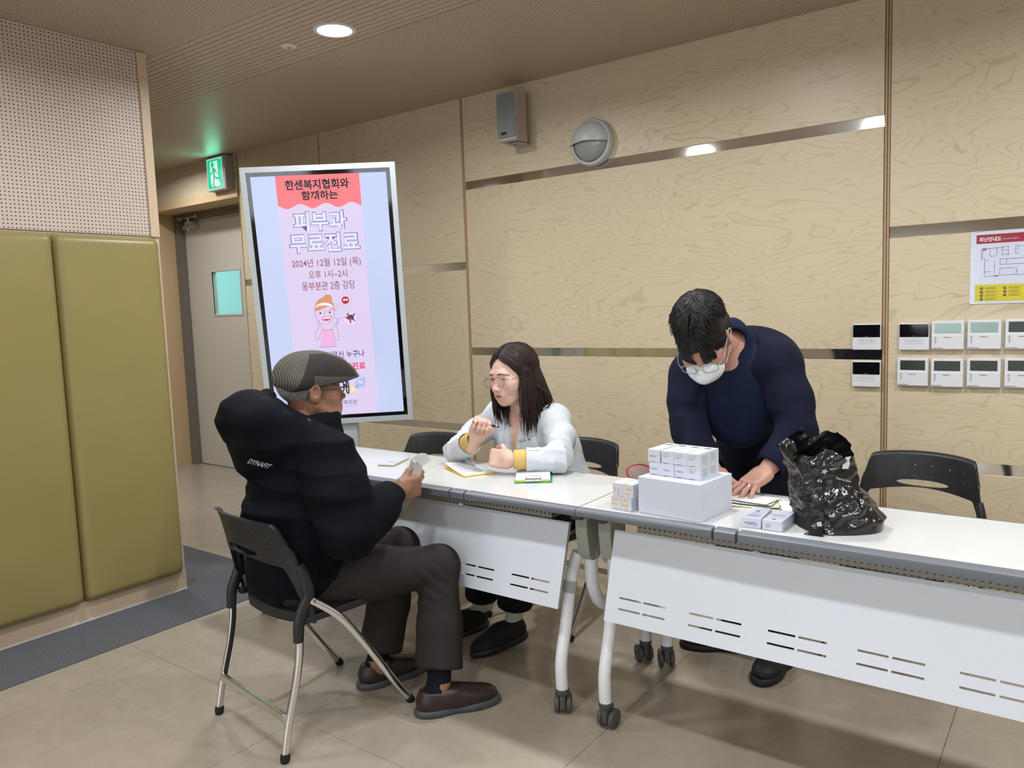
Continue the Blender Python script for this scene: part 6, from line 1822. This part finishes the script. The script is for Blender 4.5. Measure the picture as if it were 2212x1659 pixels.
for k in range(900):
    s = 1 if rg.random() < .55 else -1
    u = rg.random()
    ph_end = (math.radians(26) - u * math.radians(118)) if s > 0 else (math.radians(154) + u * math.radians(118))
    y_part = .072 - .15 * (u ** .9)
    th_part = 0.0
    pts = []
    ph_s = math.radians(90) if y_part > -.02 else math.radians(270)
    sc = rg.uniform(1.0, 1.055)
    n1 = 7
    start = A3(s * rg.uniform(.001, .008), y_part, .040 + .0965 * math.sqrt(max(1 - ((y_part + .02) / .106) ** 2, .02)) + .001)
    th1 = math.radians(100)
    endp = skull(th1, ph_end, sc)
    for i in range(n1):
        t = i / (n1 - 1); q = start * (1 - t) + endp * t
        dd = A3(q[0] / .083, (q[1] + .020) / .106, (q[2] - .040) / .0965); L = np.linalg.norm(dd)
        q2 = A3(dd[0] / L * .083, -.020 + dd[1] / L * .106, .040 + dd[2] / L * .0965) * 1.0
        q2 = A3(0, -.02, .04) + (q2 - A3(0, -.02, .04)) * (1 + (sc - 1) * min(t * 2, 1)); pts.append(q2)
    front = smoothstep(0, 1, 1 - u * 1.6)
    ln = (rg.uniform(.17, .27) if s < 0 else rg.uniform(.14, .22)) if u < .5 else rg.uniform(.15, .21)
    side_out = rg.uniform(-.006, .022) + (.030 * rg.random() if u > .45 else 0); curl = rg.uniform(-.012, .02)
    base = pts[-1].copy()
    for i in range(1, 10):
        t = i / 9
        fwd_ = .038 * front * (1 if t > .35 else t / .35) * math.sin(t * 1.8) + curl * math.sin(t * 5) * .5
        if s < 0: fwd_ *= .6
        pts.append(base + A3(s * (.006 * math.sin(t * 3) + side_out * t - .020 * front * t), fwd_ - .012 * t * (1 - front), -ln * t))
    gl.append(([WH_C + WH_R @ p for p in pts], rg.uniform(.0024, .0042), rg.uniform(.0014, .0026)))
# flyaway loop behind her left shoulder and thin strands
loop = [A3(-.084, -.03, -.045), A3(-.105, -.045, -.055), A3(-.128, -.055, -.085), A3(-.135, -.06, -.115), A3(-.118, -.055, -.138), A3(-.095, -.045, -.138)]
for k in range(7):
    o_ = A3(rg.uniform(-.004, .004), rg.uniform(-.004, .004), rg.uniform(-.005, .005)); gl.append(([WH_C + WH_R @ (np.array(p) + o_) for p in spline(loop, 5)], .0014, .0009))
for k in range(40):
    s = rg.choice((-1, 1)); x0 = s * rg.uniform(.06, .085); y0 = rg.uniform(-.02, .035); L = rg.uniform(.05, .1)
    p0 = A3(x0, y0, -.13); gl.append(([WH_C + WH_R @ (p0 + A3(s * .012 * math.sin(t * 3 + k), .03 * t, -L * t)) for t in np.linspace(0, 1, 8)], .0012, .0006))
locks('hair_strands', gl, M_whair, wo, 5)

# knitted yellow top
M_knit = cloth_mat('mustard_knit', srgb(206, 176, 104), .9, 900, .3, .05)
f = Field(A3(-2.16, 2.20, .46), A3(-1.60, 2.98, 1.0), .0045)
f.cap(wpel + A3(0, 0, -.01), wpel + A3(-.005, -.05, .18), .135, .118, k=.05)
f.ell(wneck + A3(.005, .03, -.16), (.140, .096, .14), WB, k=.05)
f.cap(wsR - A3(0, 0, .01), wsL - A3(0, 0, .01), .050, k=.04)
f.cap(wneck + A3(0, -.055, -.01), wneck + A3(-.004, -.075, -.135), .036, .010, k=.006, op='s')
f.cap(wneck + A3(0, .0, -.03), wneck + A3(0, -.01, .08), .052, .065, k=.008, op='s')
V, F = f.mesh(); V = smooth_verts(V, F, 2); fast_mesh('knit_top', V, F, M_knit, wo)
for w_, e_, L in ((wwR, weR, .060), (wwL, weL, .055)):
    d = nrm(w_ - e_); f = Field(w_ - .14, w_ + .1, .0028)
    f.cap(w_ - d * .10, w_ - d * .004, .040, .037, k=0); f.cut(w_ - d * .010, d, .08, k=.004); f.cap(w_ - d * .03, w_ + d * .02, .0275, .030, k=.003, op='s')
    V, F = f.mesh(); fast_mesh('knit_cuff', smooth_verts(V, F, 2), F, M_knit, wo)

# white coat
M_coat = cloth_mat('white_coat_cloth', srgb(202, 207, 213), .8, 900, .55, .02, bigfold=1.0)
f = Field(A3(-2.24, 2.24, .46), A3(-1.48, 3.02, 1.03), .0042)
f.ell(wpel + A3(0, .0, .02), (.19, .15, .12), WB, k=.05)
f.cap(wpel + A3(0, -.02, .06), wpel + A3(-.01, -.07, .24), .150, .140, k=.06)
f.ell(wneck + A3(.0, .038, -.16), (.168, .118, .15), WB, k=.07)
f.cap(wsR + A3(.004, 0, .002), wsL + A3(-.004, 0, .002), .062, k=.05)
f.chain([wsR, (wsR + weR) / 2 + A3(-.010, 0, .006), weR + A3(-.004, -.004, .002)], [.058, .051, .046], .04)
f.chain([wsL, (wsL + weL) / 2 + A3(.012, 0, .006), weL + A3(.004, 0, .002)], [.058, .052, .046], .04)
dR_, dL_ = nrm(wwR - weR), nrm(wwL - weL)
eR_, eL_ = wwR - dR_ * .065, wwL - dL_ * .055
f.chain([weR, eR_ + dR_ * .03], [.046, .049], .03); f.chain([weL, eL_ + dL_ * .03], [.045, .050], .03)
f.cut(eR_, dR_, .085, k=.003); f.cut(eL_, dL_, .09, k=.003)
f.cap(eR_ - dR_ * .03, eR_ + dR_ * .05, .040, .044, k=.003, op='s'); f.cap(eL_ - dL_ * .03, eL_ + dL_ * .05, .037, .041, k=.003, op='s')
# stand-away collar, then the open V front
for s in (-1, 1):
    f.chain([wneck + WR * s * .050 + A3(0, .040, .026), wneck + WR * s * .066 + A3(0, -.008, .006), wneck + WR * s * .060 + A3(0, -.055, -.055), wneck + WR * s * .030 + A3(0, -.078, -.16)], [.018, .015, .014, .008], .014)
f.cap(wneck + WR * -.05 + A3(0, .045, .028), wneck + WR * .05 + A3(0, .045, .028), .020, k=.02)
f.cap(wneck + A3(0, -.01, .09), wneck + A3(0, -.012, -.05), .062, .056, k=.006, op='s')
vb_ = wneck + A3(-.006, -.10, -.205)
for t in np.linspace(0, 1, 9):
    c_ = wneck + A3(0, -.10, .03) * (1 - t) + (vb_ - wneck) * t
    f.ell(c_ + A3(0, -.02, 0), (.050 * (1 - t) + .010 * t, .085, .03), WB, k=.006, op='s')
f.cap(vb_ + A3(0, -.02, 0), vb_ + A3(.002, .0, -.16), .008, .010, k=.004, op='s')
V, F = f.mesh(); V = smooth_verts(V, F, 2); N_ = vert_normals(V, F)
fold = np.zeros(len(V))
for e_, s_, w_ in ((weR, wsR, wwR), (weL, wsL, wwL)):
    ax = nrm(e_ - s_); u_ = (V - s_) @ ax; d_ = np.linalg.norm(V - e_, axis=1)
    fold += np.exp(-(d_ / .10) ** 2) * (1 - 2 * np.abs(np.sin(u_ * 75 + 2 * np_noise(V * 14, 2))) ** .7) * .0052
    ax2 = nrm(w_ - e_); u2 = (V - e_) @ ax2; fold += np.exp(-(d_ / .09) ** 2) * (1 - 2 * np.abs(np.sin(u2 * 80 + 2 * np_noise(V * 12, 7))) ** .7) * .0046
fold += .0075 * (.5 - np.abs(np_noise(V * A3(14, 14, 24), 12))) + .0030 * (.5 - np.abs(np_noise(V * 45, 13)))
V = V + N_ * fold[:, None]; V[:, 2] = np.where((V[:, 1] < 2.482) & (V[:, 2] < TZ + .004) & (V[:, 2] > .66), TZ + .004, V[:, 2])
coat = fast_mesh('white_coat', V, F, M_coat, wo)
cb = BVHTree.FromPolygons([Vector(v) for v in V], [tuple(q) for q in F.tolist()])
def on_surface(bv, px, py, lift=.0015):
    d = Vector(ray(px, py)).normalized(); h = bv.ray_cast(Vector(CAM), d)
    return None if h[0] is None else h[0] - d * lift
pk = [on_surface(cb, *p) for p in ((1121, 950), (1159, 938), (1164, 972), (1114, 973))]
if all(pk):
    seam = MB()
    for a, b in zip(pk, pk[1:] + pk[:1]):
        n_ = 8; seam.tube([on_surface(cb, *( (np.array(p0_) * (1 - k / n_) + np.array(p1_) * (k / n_)).tolist())) or a for p0_, p1_ in [((1121, 950), (1159, 938)) if a is pk[0] else ((1159, 938), (1164, 972)) if a is pk[1] else ((1164, 972), (1114, 973)) if a is pk[2] else ((1114, 973), (1121, 950))] for k in range(n_ + 1)], .0009, 5)
    seam.build('breast_pocket', M_coat).parent = coat
camera_print(cb, '이 소 희', (1122, 957), (1146, 951), 4.5, M_ink, coat, .02)

# trousers, socks, slip-ons
M_wtrou = cloth_mat('black_trousers', srgb(14, 14, 18), .85, 900, .15)
f = Field(A3(-2.30, 2.26, .08), A3(-1.62, 3.0, .62), .0055)
f.ell(wpel + A3(0, 0, -.01), (.165, .13, .10), WB, k=.03)
for h_, k_, a_ in ((whR, wkR, waR), (whL, wkL, waL)):
    sh = nrm(a_ - k_); f.chain([h_, k_, a_], [.090, .066, .074], .03); f.cut(a_ - sh * .045, sh, .12, k=.003); f.cap(a_ - sh * .08, a_ + sh * .03, .050, .054, k=.003, op='s')
V, F = f.mesh(); fast_mesh('trousers', smooth_verts(V, F, 2), F, M_wtrou, wo)
M_wsock = cloth_mat('white_sock', srgb(196, 196, 188), .9, 500, .4)
M_wshoe = plain('black_knit_shoe', srgb(10, 10, 14), .75, bump=.3, bscale=500); M_wsole = plain('navy_black_sole', srgb(20, 24, 38), .5)
for a_, k_, toe, heel in ((waL, wkL, (-1.925, 2.238, 0), (-1.832, 2.482, .022)), (waR, wkR, (-2.135, 2.275, 0), (-2.075, 2.528, .0))):
    T_ = A3(*toe); H_ = A3(*heel); fw_ = nrm(T_ - H_); sh = nrm(a_ - k_)
    m = MB(); m.tube([Vector(p_) for p_ in (a_ - sh * .12, a_ - sh * .05, a_, H_ + fw_ * .060 + A3(0, 0, .060))], [.038, .037, .036, .033], 18); keep(m.build('sock', M_wsock), wo)
    shoe(wo, T_, H_, M_wshoe, M_wsole, ln=.252, wd=.090, high=.004)
# pen in her raised hand
_F = nrm(rF); _N = nrm(rN - _F * (rN @ _F)); _T = np.cross(_F, _N); _c = wwR + _F * .078 + _N * .026
pa, pb = Vector(_c + _T * .070 + _F * .012), Vector(_c - _T * .036 - _F * .004)
t = thing('pen', pa, 'black clip pen held in the woman\'s raised hand', 'pen'); dd = (pb - pa).normalized()
MB().tube([pa + dd * .006, pa + dd * .035, pb], [.0042, .0048, .0045], 12).build('barrel', M_black, t, world=True)
MB().tube([pa, pa + dd * .006], [.0010, .0030], 10).build('tip', M_chrome, t, world=True)
MB().tube([pa + dd * .014, pa + dd * .017], [.0052, .0052], 12).build('ring_band', M_chrome_hi, t, world=True)
# ------------------------------------------------------------------ standing man bent over the table
sm = thing('person', (-1.0, 2.86, 0), 'standing man in navy cardigan and face mask bending over the table', 'person')
SHC = A3(-1.054, 2.495, 1.232)
SH_R, _ = head_frame(SHC, (.16, -.64, -.76), up=(.06, -.76, .64))
sskin = srgb(190, 144, 126)
M_skin_s = skin_mat('skin_medium', .45)
spel = A3(-.985, 2.90, .92); sneck = A3(-1.0, 2.655, 1.205)
ssR, ssL = A3(-1.168, 2.66, 1.105), A3(-.868, 2.675, 1.140)
seR, seL = A3(-1.138, 2.565, .905), A3(-.780, 2.605, .925)
swR, swL = A3(-1.000, 2.450, .795), A3(-.834, 2.470, .812)
shR_, shL_ = spel + A3(-.09, 0, -.02), spel + A3(.09, 0, -.02)
skR, skL = A3(-1.09, 2.84, .50), A3(-.905, 2.82, .50)
saR, saL = A3(-1.085, 2.88, .10), A3(-.905, 2.84, .10)
SB = np.stack([A3(-1, 0, 0), A3(0, -1, 0), A3(0, 0, 1)], 1)
parts = []
f = Field(SHC - .185, SHC + A3(.19, .22, .17), .0021).frame(SH_R, SHC, 1.02)
build_head(f, 1.0, 1.0, 0, nose=.6, neck=False)
f.world(); f.cap(SHC + SH_R @ A3(0, -.035, -.045), sneck + A3(0, .02, .0), .056, .060, k=.03)
V, F = f.mesh(); V = smooth_verts(V, F, 1, .4); parts.append((V, F, face_tint(local(V, SH_R, SHC) / 1.02, sskin, srgb(170, 96, 92))))
# left hand spread on the slips
f = Field(A3(-1.02, 2.28, .735), A3(-.76, 2.56, .90), .0018)
hF = nrm((-.36, -.82, -.36)); hN = nrm((-.18, -.34, -.92))
tips_l = build_hand(f, swL, hF, hN, False, [(.12, .28, .20), (.10, .26, .20), (.10, .24, .18), (.10, .24, .18)], [(.55, .70, .45), (.75, .45, .45), (.85, .25, .45)], .96, .19)
parts.append(tinted(f, sskin))
f = Field(A3(-1.10, 2.30, .735), A3(-.84, 2.58, .93), .0024)
build_hand(f, swR, nrm((.52, -.72, -.42)), nrm((.30, .05, -.95)), True, [(.6, .8, .5), (.7, .9, .5), (.8, 1.0, .5), (.9, 1.0, .5)], [(.7, .5, .4), (.85, .2, .4), (.9, 0, .4)], 1.02, .03)
parts.append(tinted(f, sskin))
f = Field(A3(-1.36, 2.42, .02), A3(-.60, 3.1, 1.25), .009)
f.cap(spel, spel + A3(0, -.08, .15), .12, .12, k=.05); f.cap(spel + A3(0, -.08, .15), sneck - A3(0, -.03, .08), .12, .10, k=.05); f.cap(sneck - A3(0, -.02, .08), sneck, .055, k=.05)
for s_, e_, w_ in ((ssR, seR, swR), (ssL, seL, swL)): f.chain([s_, e_, w_], [.045, .036, .028], .03)
for h_, k_, a_ in ((shR_, skR, saR), (shL_, skL, saL)): f.chain([h_, k_, a_], [.085, .06, .04], .04)
parts.append(tinted(f, sskin))
V, F, C = join_meshes(parts)
fast_mesh('body', V, F, M_skin_s, sm, col=C)
# ring
p_, d_ = tips_l[2]
rp = A3(*on_y(1622, 1055, 2.40)); 
T0 = np.cross(hN, hF); kn = swL + hF * .082 * .96 - T0 * .0090; rd = nrm(hF * math.cos(.10) - T0 * .09 + hN * math.sin(.10)); rc = kn + rd * .020
q = Vector(rd).to_track_quat('Z', 'Y').to_matrix().to_4x4(); q.translation = Vector(rc)
rg_o = MB().lathe([(.0098, -.0022), (.0108, -.0022), (.0108, .0022), (.0098, .0022), (.0098, -.0022)], 28, q, cap=False).build('ring', _steel('ring_gold', .15, (.9, .78, .62))); keep(rg_o, sm)
# hair
M_shair = hair_mat('black_hair', srgb(9, 8, 8), srgb(24, 19, 18), .5)
f = Field(SHC - .21, SHC + .21, .0032).frame(SH_R, SHC, 1.13)
f.ell((0, -.016, .046), (.080, .104, .095), k=0); f.ell((0, -.058, -.010), (.074, .058, .066), k=.03)
f.ell((0, .104, -.026), (.085, .070, .082), k=.01, op='s')
for s in (-1, 1): f.ell((s * .088, .004, -.012), (.022, .034, .036), k=.005, op='s')
V, F = f.mesh(); N_ = vert_normals(V, F); V = V + N_ * (.004 * np_noise(V * 55, 3) + .002 * np_noise(V * 160, 4))[:, None]; fast_mesh('hair', smooth_verts(V, F, 1), F, M_shair, sm)
rg = random.Random(5); gl = []
def sk(d, sc):
    d = nrm(d); return A3(.081 * sc * d[0], -.016 + .105 * sc * d[1], .046 + .096 * sc * d[2])
for k in range(900):
    # start on the crown or along the middle parting, comb outwards and forwards
    if rg.random() < .62:
        a = rg.uniform(0, 2 * math.pi); r = rg.uniform(.0, .75); d0 = A3(r * math.cos(a) * .9, -.45 + r * math.sin(a) * .9, 1.0)
        out = A3(math.cos(a), math.sin(a), -.9)
    else:
        t = rg.uniform(-.5, .85); s = rg.choice((-1, 1)); d0 = A3(s * rg.uniform(.03, .2), t, .95 - .5 * max(t, 0)); out = A3(s * 1.0, .55 + .5 * rg.random(), -.75)
    d0 = nrm(d0); out = out + A3(rg.uniform(-.3, .3), rg.uniform(-.3, .3), rg.uniform(-.2, .2))
    L = rg.uniform(.55, .95); pts = []; d = d0.copy(); sc0 = rg.uniform(1.0, 1.03)
    for i in range(8):
        t = i / 7; pts.append(sk(d, sc0 + .085 * math.sin(t * 2.4) * rg.uniform(.7, 1.25)))
        d = nrm(d + nrm(out) * L / 7)
    if d[1] > .86 and d[2] < .02 and rg.random() < .9: pass
    if d[1] > .55 and d[2] < -.20: continue
    gl.append(([SHC + SH_R @ (p * 1.125) for p in pts], rg.uniform(.0026, .0048), .0010))
for k in range(230):       # fringe falling over the brow
    s = rg.choice((-1, 1)); x0 = s * rg.uniform(.003, .062); pts = []; fl_ = rg.uniform(1.2, 1.75)
    for i in range(9):
        t = i / 8; dd_ = A3(s * .06 + (x0 * 10 + s * .12 - s * .06) * t, .15 + .85 * t, 1.0 - fl_ * t); pts.append(sk(dd_, 1.08 + .13 * math.sin(t * 2.0)))
    gl.append(([SHC + SH_R @ (p + A3(rg.uniform(-.002, .002), 0, 0)) for p in pts], .0040, .0010))
locks('hair_strands', gl, M_shair, sm, 5)
# mask with ear loops
M_mask = cloth_mat('white_mask', srgb(222, 228, 230), .8, 800, .15, .02)
f = Field(SHC - .2, SHC + .2, .0024).frame(SH_R, SHC, 1.02)
f.ell((0, .062, -.052), (.064, .062, .056), k=0); f.cap((0, .10, -.03), (0, .115, -.045), .02, .02, k=.03)
f.ell((0, .052, -.052), (.064, .060, .060), k=.002, op='s'); f.box((0, -.07, -.05), (.2, .10, .2), None, 0, k=.002, op='s')
V, F = f.mesh(); mk = fast_mesh('face_mask', smooth_verts(V, F, 2), F, M_mask, sm)
SR4 = Matrix([[SH_R[i][j] * 1.02 for j in range(3)] + [SHC[i]] for i in range(3)] + [[0, 0, 0, 1]])
for s in (-1, 1):
    MB().tube([SR4 @ Vector(q_) for q_ in spline([(s * .062, .045, -.030), (s * .076, .012, -.006), (s * .086, -.020, .022), (s * .088, -.034, .0), (s * .078, .0, -.045), (s * .060, .040, -.078)], 5)], .0016, 6).build('ear_loop', M_mask).parent = mk
glasses(sm, SH_R * 1.02, SHC, plain('pale_frame', srgb(150, 152, 156), .25), .0245, .0200, 2.6, y=.118, z=.0, wire=.0015)
brows(sm, SH_R * 1.02, SHC, M_shair)

# T-shirt seen between the cardigan fronts
M_tee = cloth_mat('navy_tee', srgb(17, 28, 54), .85, 900, .4, .06, bigfold=.7)
f = Field(A3(-1.25, 2.42, .74), A3(-.76, 3.0, 1.30), .0046)
f.cap(spel + A3(0, -.02, -.02), spel + A3(0, -.10, .14), .145, .142, k=.06)
f.ell(A3(-1.0, 2.72, 1.06), (.165, .12, .15), SB, k=.08)
f.cap(ssR - A3(-.02, 0, .01), ssL - A3(.02, 0, .01), .070, k=.05)
f.cap(sneck + A3(0, .015, -.02), sneck + A3(-.015, -.03, .035), .076, .068, k=.03)
f.ell(A3(-1.005, 2.665, 1.00), (.13, .075, .16), SB, k=.06)
f.cap(sneck + A3(.0, -.055, .02), SHC + SH_R @ A3(-.012, .0, -.09), .052, .064, k=.006, op='s')
V, F = f.mesh(); V = smooth_verts(V, F, 2); N_ = vert_normals(V, F); V = V + N_ * (.006 * (.5 - np.abs(np_noise(V * A3(24, 22, 8), 3))))[:, None]
fast_mesh('t_shirt', V, F, M_tee, sm)
# cardigan
M_card_navy = cloth_mat('navy_cardigan', srgb(10, 13, 36), .9, 900, .45, .08, bigfold=.8)
f = Field(A3(-1.36, 2.38, .70), A3(-.62, 3.14, 1.34), .0046)
f.cap(spel + A3(0, .005, -.05), spel + A3(0, -.085, .15), .165, .158, k=.06)
f.ell(A3(-.995, 2.745, 1.07), (.185, .125, .16), SB, k=.08)
f.ell(A3(-.965, 2.755, 1.160), (.13, .095, .098), SB, k=.07)
f.cap(ssR, ssL, .074, k=.06)
# open front: hollow out a slanting wedge down the middle
for t in np.linspace(0, 1, 12):
    c_ = A3(-1.010, 2.585, 1.185) * (1 - t) + A3(-1.005, 2.70, .74) * t
    f.ell(c_ + A3(0, -.055, 0), (.088 + .012 * t, .135 - .045 * t, .045), SB, k=.012, op='s')
f.chain([ssR, (ssR + seR) / 2 + A3(-.008, 0, 0), seR + A3(-.006, 0, 0)], [.070, .064, .056], .05)
f.chain([ssL, (ssL + seL) / 2 + A3(.014, 0, 0), seL + A3(.006, 0, 0)], [.070, .064, .060], .05)
for e_, w_ in ((seR, swR), (seL, swL)):
    d = nrm(w_ - e_); f.chain([e_, w_ - d * .01], [.058, .045], .04); f.cut(w_ - d * .018, d, .08, k=.004); f.cap(w_ - d * .04, w_ + d * .03, .036, .041, k=.003, op='s')
f.cap(sneck + A3(.008, -.045, .0), SHC + SH_R @ A3(-.03, -.02, -.08), .084, .094, k=.01, op='s')
V, F = f.mesh(); V = smooth_verts(V, F, 2); N_ = vert_normals(V, F)
fold = .0075 * (.5 - np.abs(np_noise(V * A3(20, 16, 9) + .6 * np_noise(V * 9, 2)[:, None], 9))) + .004 * (.5 - np.abs(np_noise(V * A3(18, 18, 30), 19)))
for e_, s_ in ((seR, ssR), (seL, ssL)):
    u_ = (V - s_) @ nrm(e_ - s_); d_ = np.linalg.norm(V - e_, axis=1); fold += np.exp(-(d_ / .12) ** 2) * (.55 - np.abs(np_noise(np.stack([u_ * 46, V[:, 0] * 16, V[:, 1] * 16 + V[:, 2] * 10], 1), 4))) * .010
V = V + N_ * fold[:, None]
fast_mesh('cardigan', V, F, M_card_navy, sm)
# trousers and shoes
f = Field(A3(-1.25, 2.70, .05), A3(-.72, 3.1, 1.02), .0065)
f.ell(spel + A3(0, 0, -.02), (.165, .12, .12), SB, k=.03)
for h_, k_, a_ in ((shR_, skR, saR), (shL_, skL, saL)): f.chain([h_, k_, a_], [.092, .072, .064], .03); f.cut(a_ + A3(0, 0, -.03), (0, 0, -1), .1, k=.004)
V, F = f.mesh(); fast_mesh('trousers', smooth_verts(V, F, 2), F, cloth_mat('navy_trousers', srgb(12, 15, 32), .85), sm)
M_sshoe = plain('black_shoe', srgb(10, 12, 18), .6, bump=.3, bscale=300); M_ssole = plain('black_sole', srgb(14, 16, 22), .6)
shoe(sm, A3(-.915, 2.612, 0), A3(-.900, 2.895, 0), M_sshoe, M_ssole, ln=.285, wd=.108)
shoe(sm, A3(-1.275, 2.775, 0), A3(-1.035, 2.905, 0), M_sshoe, M_ssole, ln=.278, wd=.108)
# pen in his right hand
pa, pb = on_y(1571, 1076, 2.405), on_y(1562, 1050, 2.43)
t = thing('pen', pa, 'dark pen in the standing man\'s writing hand behind the white carton', 'pen')
MB().tube([pa, pa.lerp(pb, .15), pb + (pb - pa) * .6], [.0012, .0042, .0045], 10).build('barrel', M_black, t, world=True)
